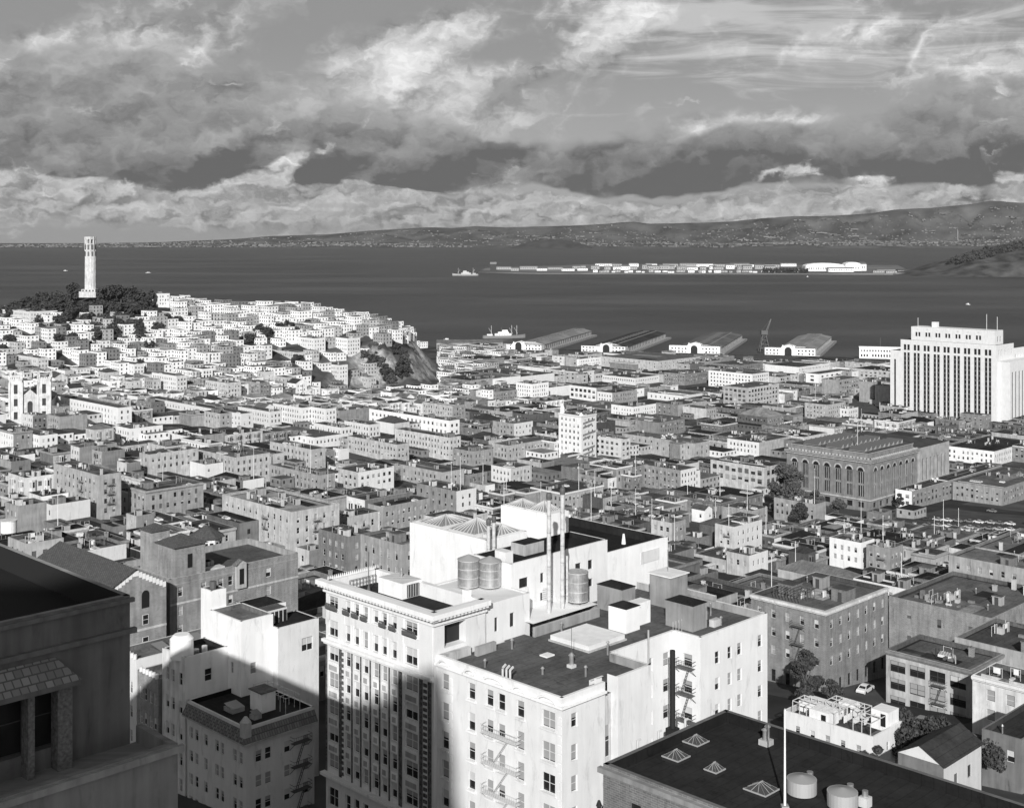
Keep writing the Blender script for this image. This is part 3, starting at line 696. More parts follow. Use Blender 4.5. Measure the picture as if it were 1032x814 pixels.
def truss(b,u0,v0,u1,v1,z,h):
    um, vm = (u0+u1)/2, (v0+v1)/2
    n = 7
    for i in range(n+1):
        t = i/n
        b.bar((u0+(u1-u0)*t,v0,z),(um,vm,z+h),.07,IRONW); b.bar((u0+(u1-u0)*t,v1,z),(um,vm,z+h),.07,IRONW)
        b.bar((u0,v0+(v1-v0)*t,z),(um,vm,z+h),.07,IRONW); b.bar((u1,v0+(v1-v0)*t,z),(um,vm,z+h),.07,IRONW)
    wg = plain('wired_glass',.22,.35)
    for (p,q) in (((u0,v0),(u1,v0)),((u1,v0),(u1,v1)),((u1,v1),(u0,v1)),((u0,v1),(u0,v0))): b.face([(p[0],p[1],z),(q[0],q[1],z),(um,vm,z+h-.05)],wg)
    b.box(u0-.1,v0-.1,z-.4,u1+.1,v0,z+.05,IRONW); b.box(u0-.1,v0,z-.4,u0,v1,z+.05,IRONW)
part(C,co,'skylight',lambda b:truss(b,122.8,130.2,128.8,135.4,108.2,1.6)); part(C,co,'skylight',lambda b:truss(b,122.8,137,128.8,141.8,108.2,1.0))
part(C,co,'skylight',lambda b:truss(b,124,127.4,129,129.6,108.2,1.2))
part(C,co,'skylight',lambda b:truss(b,133.4,126.6,136.8,130.4,110.2,1.2)); part(C,co,'skylight',lambda b:truss(b,133.4,131,136.8,134.8,110.2,.9))
for (u,v,z0,z1,r) in ((122.2,115.4,99,115.3,.34),(124.9,115.5,99,115.6,.34),(121.4,125.9,104,110.4,.3),(122.6,126.1,104,110.6,.3),(127.0,116.6,100.6,107,.18)):
    def flue(b, r=r):
        FLM = noisy('flue_paint',.4,.58,2,.5); r = r*.82; b.cyl(u,v,z0,z1,r,FLM,14); b.cyl(u,v,z1,z1+.5,r*1.15,IRON,14,r2=r*1.4); b.cyl(u,v,z1+.5,z1+.9,r*1.4,IRON,14,r2=r*1.1)
        for k in range(int((z1-z0)/2.2)): b.cyl(u,v,z0+1+k*2.2,z0+1.1+k*2.2,r*1.06,STEEL,14)
    part(C,co,'flue',flue)
part(C,co,'penthouse',lambda b:(b.box(138.6,122,104,140.2,123.6,106,WHITEP),b.cyl(147.5,124,103.8,105.3,.35,WHITEP,10,r2=.15)))
part(C,co,'penthouse',lambda b:(b.box(119.4,120.6,106.4,120.8,122.6,108.0,WH),b.box(124.4,122,106.4,128.2,124.6,107.9,wall_mat(.5),top=RFB)))
def teeth(b):
    for i in range(24): b.box(137.6+i*.57,137.8,105.1,137.8+i*.57,138,105.5,WH2)
part(C,co,'parapet_cresting',teeth)
reserve(*UV(110,115),42,29)
def tank(u, v, z, r, h, label, cone, leg=.5):
    t = mk('water_tank', label, 'water tank', u, v, z, 'steel water tanks on the hotel roofs')
    b = MB(); b.cyl(0,0,leg,leg+h,r,STEEL,28,cap=not cone)
    if cone: b.cyl(0,0,leg+h,leg+h+r*.42,r*1.05,plain('tank_cone',.42,.5,.3),28,r2=.06)
    b.build('drum', t, smooth=False)
    b = MB(); 
    for k in (.02,.34,.66,.97): b.cyl(0,0,leg+h*k,leg+h*k+.06,r*1.012,IRONW,28,cap=False)
    b.build('hoop', t)
    b = MB(); 
    for a in range(6): b.box(r*.7*math.cos(a*1.047)-.15,r*.7*math.sin(a*1.047)-.15,0,r*.7*math.cos(a*1.047)+.15,r*.7*math.sin(a*1.047)+.15,leg,IRON)
    b.build('leg', t); return t
tank(114.8,122.8,103.98,1.42,3.5,'conical-capped steel water tank, left of the touching pair on the white rear wing',True,.15)
tank(116.75,120.8,103.98,1.42,3.3,'conical-capped steel water tank, right of the touching pair on the white rear wing',True,.15)
tank(128.3,115.9,100.6,1.45,3.9,'open-topped mottled steel water tank standing alone on the hotel terrace',False,.3)

# --- R0: dark roof bottom right
R0 = mk('dark_roofed_building', 'building under the black flat roof with four wire-topped skylights in the lower right corner', 'building', 84.8, 20, 60)
ro = (84.8, 20, 60)
DK = wall_mat(.2,'brick')
b = OB(*ro)
b.facade((84.8,73.6),(0,-1),(1,0),53.6,60,104,[(3+4*i,4.2+4*i) for i in range(12)],[(96.2,98.2),(99.8,101.6)],.25,DK,GLASS)
b.face([(84.8,20,60),(102.8,20,60),(102.8,20,104),(84.8,20,104)],DK); b.face([(102.8,20,60),(102.8,73.6,60),(102.8,73.6,104),(102.8,20,104)],DK); b.face([(102.8,73.6,60),(84.8,73.6,60),(84.8,73.6,104),(102.8,73.6,104)],DK)
parapet(b,[(84.8,73.6),(84.8,20),(102.8,20),(102.8,73.6),(84.8,73.6)],103,104,wall_mat(.16),.45,RFB)
b.box(84.35,20,103.3,84.797,73.9,103.75,wall_mat(.28)); b.build('wall', R0)
b = OB(*ro); b.face([(85.1,20,103),(102.5,20,103),(102.5,73.4,103),(85.1,73.4,103)],RFB); b.build('roof', R0)
SKB = plain('weathered_glazing_bar',.34,.6)
def pyr(b,u,v,w,d,h=.6):
    b.box(u-w/2,v-d/2,103,u+w/2,v+d/2,103.35,BLACK); top = 103.35+h
    b.bar((u-w*.12,v,top),(u+w*.12,v,top),.06,SKB); b.box(u-w/2-.06,v-d/2-.06,103.3,u+w/2+.06,v-d/2,103.42,SKB); b.box(u-w/2-.06,v-d/2,103.3,u-w/2,v+d/2,103.42,SKB); g = plain('dusty_glass',.06,.4)
    for (p,q) in (((-1,-1),(1,-1)),((1,-1),(1,1)),((1,1),(-1,1)),((-1,1),(-1,-1))):
        b.face([(u+p[0]*w/2,v+p[1]*d/2,103.36),(u+q[0]*w/2,v+q[1]*d/2,103.36),(u,v,top-.04)],g)
        for i in range(4): t = i/3; b.bar((u+lerp(t,p[0],q[0])*w/2,v+lerp(t,p[1],q[1])*d/2,103.37),(u+lerp(t,p[0]*.12,q[0]*.12)*w,v,top),.022,SKB)
def pt(px,py,z): 
    X, Y = P(px,py,z); return toUV(X,Y)
for (px,py,w,d) in ((701,747,1.7,1.7),(681,762,1.7,1.8),(720,775,1.3,1.3),(767,795,2.0,2.2)):
    u, v = pt(px,py,103.3); part(R0,ro,'skylight',lambda b:pyr(b,u,v,w,d))
u, v = pt(772,750,103); part(R0,ro,'ventilator',lambda b:(b.box(u-.5,v-.5,103,u+.5,v+.5,103.5,wall_mat(.44)),b.cyl(u-.2,v,103.5,104.4,.2,STEEL,10),b.cyl(u+.25,v,103.5,104.6,.2,STEEL,10),b.cyl(u+.25,v,104.6,104.8,.32,STEEL,10,r2=.1),b.cyl(u-.2,v,104.4,104.6,.32,STEEL,10,r2=.1)))
u, v = pt(791,814,103)
FP = tag(link('flagpole', None, None, (*UV(u,v),103)), 'tall white flagpole rising from the black roof past the round tanks', 'flagpole')
b = MB(); b.cyl(0,0,0,8.0,.11,WHITEP,10,r2=.06); b.build('pole', FP); b = MB(); b.cyl(0,0,8.0,8.16,.12,STEEL,10,r2=.03); b.build('finial', FP); b = MB(); b.box(-.3,-.3,0,.3,.3,.25,CONC); b.build('base', FP)
for (px,py,lab) in ((808,799,'squat round galvanised vat on the black roof, beside the tall white flagpole'),(849,812,'squat round galvanised vat on the black roof, farther from the flagpole')):
    u, v = pt(px,py,103); t = mk('roof_vat', lab, 'tank', u, v, 103, 'round vats on the black roof')
    b = MB(); b.cyl(0,0,.1,1.25,1.25,plain('vat_steel',.42,.6,.2),26); b.build('drum', t)
    b = MB(); b.cyl(0,0,1.25,1.55,1.2,plain('vat_lid',.28,.8),26,r2=.1); b.build('lid', t)
    b = MB(); b.cyl(1.6,.2,0,1.3,.28,STEEL,10); b.bar((1.6,.2,1.1),(.9,.1,1.1),.09,STEEL,8); b.build('pump', t)
u, v = pt(872,812,103); part(R0,ro,'ventilator',lambda b:(b.box(u-.4,v-.4,103,u+.4,v+.4,103.8,wall_mat(.52)),b.cyl(u,v,103.8,104.3,.25,STEEL,8)))
for (px,py) in ((640,757),(661,748),(688,736),(715,727)): u, v = pt(px,py,103); part(R0,ro,'vent_pipe',lambda b:(b.cyl(u,v-.3,103,104.1,.12,IRONW,8),b.bar((u,v-.3,104.1),(u+.4,v-.3,104.1),.12,IRONW,6)))
reserve(*UV(84.8,20),18,53.6)
b = OB(98.0,82,60); 
SB = mk('chimney_stack', 'cluster of three dark hooded flues beside the white hotel at the bottom edge', 'chimney', 92.6, 80.9, 64)
for (du,dv,h) in ((0,0,31.6),(.55,-.1,30.9),(1.1,0,32.4)):
    b = MB(); b.cyl(du,dv,0,h,.2,BLACK,10); b.cyl(du,dv,h,h+.5,.3,BLACK,10,r2=.12); b.build('flue', SB)

# --- L1: dark building on the left edge
L1 = mk('shaded_tower_building', 'dark stuccoed building in shade on the left edge with tiled awning over tall windows', 'building', -12, 69, 60)
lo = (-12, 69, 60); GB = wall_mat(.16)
b = OB(*lo)
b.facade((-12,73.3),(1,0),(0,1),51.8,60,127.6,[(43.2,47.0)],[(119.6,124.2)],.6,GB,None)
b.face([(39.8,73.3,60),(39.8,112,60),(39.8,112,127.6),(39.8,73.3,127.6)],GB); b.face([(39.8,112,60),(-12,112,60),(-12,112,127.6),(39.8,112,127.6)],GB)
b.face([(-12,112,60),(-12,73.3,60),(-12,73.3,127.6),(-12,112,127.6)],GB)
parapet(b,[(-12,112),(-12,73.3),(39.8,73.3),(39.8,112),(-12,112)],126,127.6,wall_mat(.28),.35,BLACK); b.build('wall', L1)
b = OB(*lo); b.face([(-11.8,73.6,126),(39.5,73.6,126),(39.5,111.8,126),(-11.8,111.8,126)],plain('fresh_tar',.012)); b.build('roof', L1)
b = OB(*lo); b.box(-12,72.95,125.3,39.8+.3,73.297,125.6,GB); b.box(-12,73.05,127.2,40.0,73.297,127.45,GB); b.build('belt_course', L1)
b = OB(*lo); 
AWT = tile_mat('awning_tile',.3,.5); b.face([(20,71.8,123.7),(35.9,71.8,123.7),(34.9,73.2,124.9),(20,73.2,124.9)],AWT); b.face([(35.9,71.8,123.7),(35.9,73.2,123.7),(34.9,73.2,124.9)],AWT)
b.box(20,71.8,123.4,35.9,73.2,123.69,GB); b.build('awning', L1)
b = OB(*lo)
for (u0,u1) in ((34.7,35.6),(32.9,33.3),(29,30)): b.box(u0,72.4,118.4,u1,73.29,123.39,noisy('carved_stone',.10,.24,5))
b.build('column', L1)
for (c0,c1) in ((31.2,35.0),): put_window(L1, (c0+c1)/2+12, 4.75, 59.6, c1-c0, 3.8, 'S', 0, FRAMED)
b = OB(*lo)
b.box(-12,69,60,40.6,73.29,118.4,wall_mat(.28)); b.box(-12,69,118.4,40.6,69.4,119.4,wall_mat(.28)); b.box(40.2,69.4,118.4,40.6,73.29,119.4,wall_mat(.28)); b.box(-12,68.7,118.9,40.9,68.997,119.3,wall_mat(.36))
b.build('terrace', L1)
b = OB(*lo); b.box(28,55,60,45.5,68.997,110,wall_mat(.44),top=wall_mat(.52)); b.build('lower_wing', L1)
reserve(*UV(-12,55),58,57)

# --- M1..M3: houses on the steep street, left of the hotels
st = 96.0
def near_box(root, off, name, u0, v0, u1, v1, z0, z1, mat, mats=None, rmat=None, cW=(), cS=(), rows=(), ph_=.7, dep=.2, roof=True):
    b = OB(*off); ms = mats or mat
    b.facade((u0,v1),(0,-1),(1,0),v1-v0,z0,z1,list(cW),list(rows),dep,mat,None if near else GLASS)
    b.facade((u0,v0),(1,0),(0,1),u1-u0,z0,z1,list(cS),list(rows),dep,ms,None)
    b.face([(u1,v0,z0),(u1,v1,z0),(u1,v1,z1),(u1,v0,z1)],mat); b.face([(u1,v1,z0),(u0,v1,z0),(u0,v1,z1),(u1,v1,z1)],mat)
    parapet(b,[(u0,v1),(u0,v0),(u1,v0),(u1,v1),(u0,v1)],z1-ph_,z1,mat,.3,rmat or RF)
    w = b.build(name, root)
    if roof:
        b = OB(*off); b.face([(u0+.3,v0+.3,z1-ph_),(u1-.3,v0+.3,z1-ph_),(u1-.3,v1-.3,z1-ph_),(u0+.3,v1-.3,z1-ph_)],rmat or RF); b.build('roof', root)
    for (r0,r1) in rows:
        for (c0,c1) in cW: addw(root,off,u0+dep*.8,v1-(c0+c1)/2,r0,c1-c0,r1-r0,'W')
        for (c0,c1) in cS: addw(root,off,u0+(c0+c1)/2,v0+dep*.8,r0,c1-c0,r1-r0,'S')
    return w
near = True
rM = [(72.8,74.4),(76.0,77.6),(79.3,80.9)]
M1 = mk('corner_apartment_house', 'grey corner apartment house with black roof deck, tiled eaves and white roof box', 'building', 96, 146, 62)
mo = (96,146,62)
near_box(M1,mo,'wall',96,146,107.2,160.6,60,84.4,wall_mat(.72),None,RFB,[(.6,1.5),(2.0,2.9),(4.4,5.3),(7.2,8.1),(8.5,9.4),(11.6,12.5),(13,13.9)],[(1.6,2.6),(3.1,4.1),(6.2,7.2),(9.3,10.3)],[(69.5,71.2)]+rM)
b = OB(*mo)
TA = tile_mat('eave_tile',.2,.4)
b.face([(95.1,145.1,82.6),(95.1,160.6,82.6),(95.98,160.6,84.0),(95.98,145.98,84.0)][::-1],TA); b.face([(95.1,145.1,82.6),(107.2,145.1,82.6),(107.2,145.98,84.0),(95.98,145.98,84.0)],TA)
b.box(95.1,145.1,82.4,95.97,160.6,82.59,wall_mat(.4)); b.box(95.97,145.1,82.4,107.2,145.97,82.59,wall_mat(.4)); b.build('eaves', M1)
b = OB(*mo); b.box(95.5,145.5,82.7,96.6,146.6,85.2,wall_mat(.48)); b.cyl(96.05,146.05,85.2,85.9,.75,wall_mat(.48),8,r2=.2); b.build('corner_finial', M1)
b = OB(*mo); ph(b,101.5,150.4,103.8,153.2,83.7,86.4,WH,False); b.box(101.3,150.2,86.4,104,153.4,86.55,TAR); b.build('penthouse', M1)
b = OB(*mo)
for i in range(7):
    for (u,v) in ((103.8,148+i*1.3),(106.2,148+i*1.3)): b.bar((u,v,83.7),(u,v,85.9),.045,IRONW)
    b.bar((103.8,148+i*1.3,85.8),(106.2,148+i*1.3,85.8),.04,IRONW)
b.bar((103.8,148,85.8),(103.8,155.8,85.8),.04,IRONW); b.bar((106.2,148,85.8),(106.2,155.8,85.8),.04,IRONW); b.build('clothes_frame', M1)
for (u,v,w,d) in ((98.5,153,2,2.2),(99.4,149,1.2,1.2),(105,158,1.6,2)): part(M1,mo,'skylight',lambda b:(b.box(u,v,83.7,u+w,v+d,84.3,wall_mat(.4)),b.face([(u,v,84.35),(u+w,v,84.35),(u+w,v+d,84.7),(u,v+d,84.7)],plain('wired_glass',.22,.35))))
put_fire_escape(M1, 8.6, -.01, 8.6, 3.0, 4, 3.25, 'S')
reserve(*UV(96,146),12,15)
AW = plain('canvas_awning', .5, .8)
for i, v in enumerate((149,152.2,155.4,158.6,163.2)):
    b = MB()
    for k in range(6):
        a0, a1 = math.pi/2*k/6, math.pi/2*(k+1)/6
        q = [(-1.5*math.cos(a0),-1.1,.2+1.3*math.sin(a0)),(-1.5*math.cos(a1),-1.1,.2+1.3*math.sin(a1)),(-1.5*math.cos(a1),1.1,.2+1.3*math.sin(a1)),(-1.5*math.cos(a0),1.1,.2+1.3*math.sin(a0))]
        b.face(q[::-1],AW); b.face([(0,-1.1,.2),q[0],q[1],(0,-1.1,1.5)],AW); b.face([(0,1.1,.2),q[3],q[2],(0,1.1,1.5)],AW)
    b.box(-1.5,-1.1,-.1,-1.46,1.1,.25,AW)
    b.build('awning', M1, (-.01, v-146, 6.3))
M2 = mk('stepped_white_house', 'stepped white stucco house with square tower, roof terraces and sunlit boxes', 'house', 96, 161.2, 62)
m2 = (96,161.2,62)
near_box(M2,m2,'wall',96,161.2,103,167.4,60,90.2,wall_mat(.6),wall_mat(.64),RFB,[(1,1.9),(2.5,3.4),(4.6,5.5)],[(3.2,4.4)],[(71,72.8),(74.6,76.4),(78.2,80),(82,83.8),(86,87.8)])
near_box(M2,m2,'wing',103.02,157.8,108.5,166,60,94.5,WH,WH2,RF,[(5.5,6.2)],[(1.6,2.6)],[(86.6,88.2)])
near_box(M2,m2,'wing',108.52,156.6,115.8,162.4,60,92.6,WH,WH2,RFB,[(1.2,2.0)],[(4.2,6.2)],[(88.2,90.2)],.3)
near_box(M2,m2,'tower',103.2,166.02,105.8,168.8,60,97.2,WH,WH2,TAR,[],[],[],.2)
near_box(M2,m2,'wing',108.6,162.42,114,167.6,60,94.2,wall_mat(.5),WH2,RFB,[],[],[],.8)
part(M2,m2,'sunroom',lambda b:(b.box(108.6,159.9,92.0,112.4,162.39,94.3,FRAMEW,top=TAR),[b.box(108.75+.75*i,159.85,92.3,109.3+.75*i,159.897,94.0,GLASS) for i in range(5)]))
def bowf(b):
    for k in range(10):
        a0, a1 = -math.pi/2*.2+math.pi*.7*k/10, -math.pi/2*.2+math.pi*.7*(k+1)/10
        p = [(96.9-1.7*math.cos(a),163.6-1.7*math.sin(a)) for a in (a0,a1)]
        b.face([(p[0][0],p[0][1],89.6),(p[1][0],p[1][1],89.6),(p[1][0],p[1][1],92.2),(p[0][0],p[0][1],92.2)],WH2)
    b.cyl(96.9,163.6,89.5,92.2,1.66,WH2,20); b.cyl(96.9,163.6,92.2,92.8,1.66,WH2,20,r2=1.1)
part(M2,m2,'bow_turret',bowf)
part(M2,m2,'flue',lambda b:(b.cyl(104.4,167.4,97.1,98.2,.5,IRON,10)))
part(M2,m2,'ventilator',lambda b:(b.cyl(100.5,163.4,89.5,90.4,.4,WHITEP,10),b.cyl(99.4,164,89.5,90.0,.5,STEEL,10)))
part(M2,m2,'railing',lambda b:[b.bar((103.1,166+.0,88+.6*i),(108,158-.05,88+.6*i+1.5),.04,IRON) for i in range(2)])
reserve(*UV(96,156.5),20,12.5)
for (v0,v1,top,tn,lab,nm) in ((168.9,175,85.2,.32,'grey brick row house with pale upper string course, left of the white bow-turreted house','row_house'),
                          (175.2,182,86.6,.62,'narrow white row house half hidden by the dark left building','row_house')):
    M = mk(nm, lab, 'house', 96.2, v0, 62); mm = (96.2,v0,62)
    near_box(M,mm,'wall',96.2,v0,112,v1-.1,60,top,wall_mat(tn,'brick' if tn < .5 else 'plaster'),None,RF,[(.6,1.5),(1.9,2.7),(3.4,4.3),(4.7,5.5)],[],[(70.5,72.3),(74,75.8),(77.6,79.4),(81.2,83)])
    part(M,mm,'skylight',lambda b:[ (b.box(101+3.1*i,v0+1,top-.7,103+3.1*i,v0+4.5,top-.2,IRON),b.face([(101+3.1*i,v0+1,top-.15),(103+3.1*i,v0+1,top-.15),(103+3.1*i,v0+4.5,top+.3),(101+3.1*i,v0+4.5,top+.3)],plain('wired_glass',.22,.35))) for i in range(3)])
    part(M,mm,'balustrade',lambda b:[b.cyl(96.2,v0+.4+.9*i,top,top+.7,.28,wall_mat(.68),8) for i in range(6)])
reserve(*UV(96.2,168.9),17,13)

# --- brick apartment house with tower, and the gabled brick hall in front of it
BA = mk('brick_apartment_house', 'brick apartment house with tiled stair tower and pale string course, behind the stepped white house', 'building', 124.7, 214.7, 58)
ba = (124.7,214.7,58); BK = wall_mat(.24,'brick')
b = OB(*ba)
cBA = [(1.7,2.7),(6.6,7.7),(10.4,11.5),(12.6,13.6),(21.2,22.4)]
rBA = [(68.3,70),(71.7,73.4),(75.1,76.8),(78.5,80.2),(82,83.8)]
b.facade((124.7,214.7),(1,0),(0,1),28.9,56,85.6,cBA,rBA,.25,BK,None)
b.facade((124.7,232.4),(0,-1),(1,0),17.7,56,85.6,[(2,3),(6,7),(10,11),(14,15)],rBA,.25,BK,GLASS)
b.face([(153.6,214.7,56),(153.6,232.4,56),(153.6,232.4,85.6),(153.6,214.7,85.6)],BK); b.face([(153.6,232.4,56),(124.7,232.4,56),(124.7,232.4,85.6),(153.6,232.4,85.6)],BK)
parapet(b,[(124.7,232.4),(124.7,214.7),(153.6,214.7),(153.6,232.4),(124.7,232.4)],84.4,85.6,wall_mat(.4),.4,wall_mat(.32)); b.build('wall', BA)
b = OB(*ba); b.face([(125,215,84.4),(153.3,215,84.4),(153.3,232,84.4),(125,232,84.4)],roof_mat(.14)); b.build('roof', BA)
b = OB(*ba); b.box(124.7,214.6,80.6,153.6,214.697,80.95,wall_mat(.56)); b.box(124.7,214.62,84.3,153.6,214.697,84.5,wall_mat(.36)); b.build('belt_course', BA)
for (c0,c1) in cBA:
    for (r0,r1) in rBA[1:]: addw(BA,ba,124.7+(c0+c1)/2,214.88,r0,c1-c0,r1-r0,'S')
put_fire_escape(BA, 15.1, -.01, 13.3, 2.6, 3, 3.4, 'S')
part(BA,ba,'dormer',lambda b:(b.box(138.7,213.9,81.2,140.9,214.6,85.9,wall_mat(.36)),b.gable(138.5,213.8,141.1,214.9,85.9,.8,TA,wall_mat(.36),'y',.2),b.box(139.3,213.85,82,140.3,213.897,85,GLASS)))
b = OB(*ba); b.box(125.9,215.0,84,132.4,221.5,91.2,BK); b.box(124.9,222,84,128.9,226,93.2,wall_mat(.28,'brick')); b.box(128.6,214.95,87.0,129.6,214.997,89.6,GLASS); b.box(126.4,221.94,89.5,127.2,221.997,91.5,WHITEP); b.build('tower', BA)
b = OB(*ba); RT = tile_mat('roof_tile',.10,.3); b.hip(125.9,215.0,132.4,221.5,91.2,1.8,RT,.5); b.hip(124.9,222,128.9,226,93.2,1.2,RT,.4); b.build('tower_roof', BA)
b = OB(*ba); b.box(134,217,84.4,138,219,85.3,wall_mat(.5)); [b.box(133.5+R.random()*6,221+R.random()*4,84.4,134+R.random()*6+.8,222+R.random()*4,85.1,wall_mat(R.choice((.2,.6)))) for i in range(6)]; b.build('roof_clutter', BA)
reserve(*UV(124.7,214.7),29,18)
GH = mk('gabled_brick_hall', 'brick hall with long tiled gable roof and arched gable window, beside the dark left building', 'building', 109.5, 211, 58)
gh = (109.5,211,58); b = OB(*gh); GK = wall_mat(.28,'brick')
b.box(109.5,211,56,121.8,240,86.6,GK); b.face([(109.5,210.99,86.6),(121.8,210.99,86.6),(115.65,210.99,89.9)],GK); b.build('wall', GH)
b = OB(*gh); b.gable(109.5,211,121.8,240,86.6,3.4,RT,GK,'y',.5); b.hip(100,224,109.6,238,84.6,2.4,RT,.3); b.box(100,224,56,109.4,238,84.6,GK); b.build('roof', GH)
b = OB(*gh)
for i in range(9): 
    for s in (-1,1): u = 115.65+s*(i*.68+.3); z = 89.6-i*.37; b.box(u-.3,210.9,z-1.0,u+.3,210.985,z-.05,WH)
b.box(109.5,210.9,78.6,121.8,210.985,79.0,wall_mat(.5)); b.build('gable_trim', GH)
b = OB(*gh)
for k in range(10):
    a0 = math.pi*k/10; a1 = math.pi*(k+1)/10; b.face([(117.6,210.93,85.0),(117.6+.75*math.cos(a0),210.93,85+.75*math.sin(a0)),(117.6+.75*math.cos(a1),210.93,85+.75*math.sin(a1))],GLASS)
b.box(116.85,210.93,82.6,118.35,210.98,85.0,GLASS); b.build('arched_window', GH)
for z in (79.6,75.6,71.5): addw(GH,gh,117.6,210.9,z,1.2,1.8,'S',0)
reserve(*UV(100,211),22,29)

# ------------------------------------------------------------------ distant landmarks
# white striped office tower
AP = mk('office_tower', 'tall white setback office tower with paired dark vertical window strips, at the right edge', 'office building', 940.5, 427, 3)
ap = (940.5,427,3); WS = wall_mat(.76)
GM = plain('metal_spandrel', .10, .5)
pxs = [913.7,923.7,933.7,943.8,953.8,964.1,974.5,984.8,995.6]
def v_at(px, u): r = (px-CX)/F; return u*(1-r)/(1+r)
vs = [v_at(p, 940.5) for p in pxs]; V1 = 505.0
colsA = []
for v in vs: colsA += [(V1-v-2.6, V1-v-.4),(V1-v+.4, V1-v+2.6)]
b = OB(*ap)
b.facade((940.5,V1),(0,-1),(1,0),V1-427,-2,66,colsA,[(8,56),(57.8,62.3)],.6,WS,GLASS)
b.facade((940.5,514),(0,-1),(1,0),9,-2,57,[(3.2,4.9)],[(8,50)],.6,WS,GLASS)
b.face([(940.5,V1,57),(975,V1,57),(975,V1,66),(940.5,V1,66)],WS); b.face([(940.5,V1,57),(975,V1,57),(975,514,57),(940.5,514,57)],RF)
b.facade((940.5,427),(1,0),(0,1),30,-2,66,[(4,5.6),(8,9.6),(14,15.6),(20,21.6),(26,27.6)],[(10,52),(58,62)],.6,WS,GLASS)
b.facade((970.5,427),(1,0),(0,1),45,-2,62,[(2.4+5.2*i,5+5.2*i) for i in range(8)],[(10,52),(54.5,57)],.6,WS,GLASS)
b.box(975,427.3,-2,1015.5,514,57,WS,top=RF); b.box(970.5,427.2,61,1015.4,470,61.5,WS,top=RF)
b.face([(940.5,427,66),(970.5,427,66),(970.5,V1,66),(940.5,V1,66)],RF)
colsT = []
for v in vs[1:8]: colsT += [(497-v-2.1, 497-v-.4),(497-v+.4, 497-v+2.1)]
b.facade((942.5,497),(0,-1),(1,0),68,66,76.5,colsT,[(69,72.3)],.5,WS,GLASS)
b.facade((942.5,429),(1,0),(0,1),14,66,76.5,[(4,6),(8.5,10.5)],[(68,72)],.5,WS,GLASS)
b.face([(942.5,497,66),(956.5,497,66),(956.5,497,76.5),(942.5,497,76.5)],WS); b.face([(942.5,429,76.5),(956.5,429,76.5),(956.5,497,76.5),(942.5,497,76.5)],WS)
b.face([(956.5,429,66),(956.5,497,66),(956.5,497,76.5),(956.5,429,76.5)],WS)
b.box(947,478,76.5,951,482,80.5,WS)
b.facade((944,418),(1,0),(0,1),70,-2,54,[(3+6*i,5.8+6*i) for i in range(11)],[(6,46)],.6,WS,GLASS); b.box(944,418.2,53.5,1014,426.9,54,WS); b.face([(944,418,-2),(944,427,-2),(944,427,54),(944,418,54)],WS)
b.facade((940.2,514),(0,-1),(1,0),87,-2,7.2,grid_cols(87,6,2.2),[(1.5,4.6)],.5,WS,GLASS); b.face([(940.2,514,7.2),(940.2,427,7.2),(940.5,427,7.2),(940.5,514,7.2)],WS)
b.build('wall', AP)
for v in vs:
    b = OB(*ap)
    for s in (-1,1):
        for k in range(13): b.box(940.9,v+s*1.5-1.08,8.6+k*3.65,941.05,v+s*1.5+1.08,9.7+k*3.65,GM)
    b.build('window_strip', AP)
for (u,v,h) in ((944,492,7),(948,438,12),(953,432,10)):
    part(AP,ap,'roof_mast',lambda b:b.cyl(u,v,76.5,76.5+h,.22,IRONW,6))
part(AP,ap,'emblem',lambda b:[b.box(942.3,v-.6,74.3,942.498,v+.6,75.4,wall_mat(.6)) for v in vs[1:8]])
reserve(*UV(940.5,418),75,97); FACES.append((893,1040,330,430,967)); 

# arcaded hall
HJ = mk('arcaded_hall', 'grey stone hall with tall round-arched windows, heavy cornice and skylights on its roof', 'public building', 585.5, 331, 8)
hj = (585.5,331,8); SG = wall_mat(.24); SL = wall_mat(.40)
u0, v0 = 585.5, 331.0; D1, W1, W2 = 48.9, 49.0, 32.8
cW = [(3.2+6.45*i, 6.6+6.45*i) for i in range(7)]; cS = [(3.2+6.45*i, 6.6+6.45*i) for i in range(7)]
rH = [(11.5,14.3),(17,30)]
b = OB(*hj)
b.facade((u0,v0+D1),(0,-1),(1,0),D1,2,36,cW,rH,.9,SG,GLASS); b.facade((u0,v0),(1,0),(0,1),W1,2,36,cS,rH,.9,SG,GLASS)
b.facade((u0+W1+.02,v0-1.5),(1,0),(0,1),W2,2,36.5,[(2.5+4.2*i,4.4+4.2*i) for i in range(7)],[(9,12),(15,17),(19,30.5)],.7,SL,GLASS)
b.face([(u0+W1+.02,v0-1.5,2),(u0+W1+.02,v0,2),(u0+W1+.02,v0,36.5),(u0+W1+.02,v0-1.5,36.5)],SL)
b.box(u0+W1+.02,v0-1.48,36,u0+W1+W2,v0+D1,36.5,SL,top=RF); b.face([(u0+W1+W2,v0-1.5,2),(u0+W1+W2,v0+D1,2),(u0+W1+W2,v0+D1,36.5),(u0+W1+W2,v0-1.5,36.5)],SL)
b.face([(u0+W1+W2,v0+D1,2),(u0,v0+D1,2),(u0,v0+D1,36),(u0+W1+W2,v0+D1,36)],SG)
b.face([(u0,v0,36),(u0+W1,v0,36),(u0+W1,v0+D1,36),(u0,v0+D1,36)],RF); b.build('wall', HJ)
b = OB(*hj)
b.box(u0-1.5,v0-1.5,35.2,u0-.003,v0+D1+.5,36.3,SG); b.box(u0,v0-1.5,35.2,u0+W1,v0-.003,36.3,SG); b.box(u0-.8,v0-.8,34.3,u0-.003,v0+D1,35.197,SL); b.box(u0,v0-.8,34.3,u0+W1,v0-.003,35.197,SL)
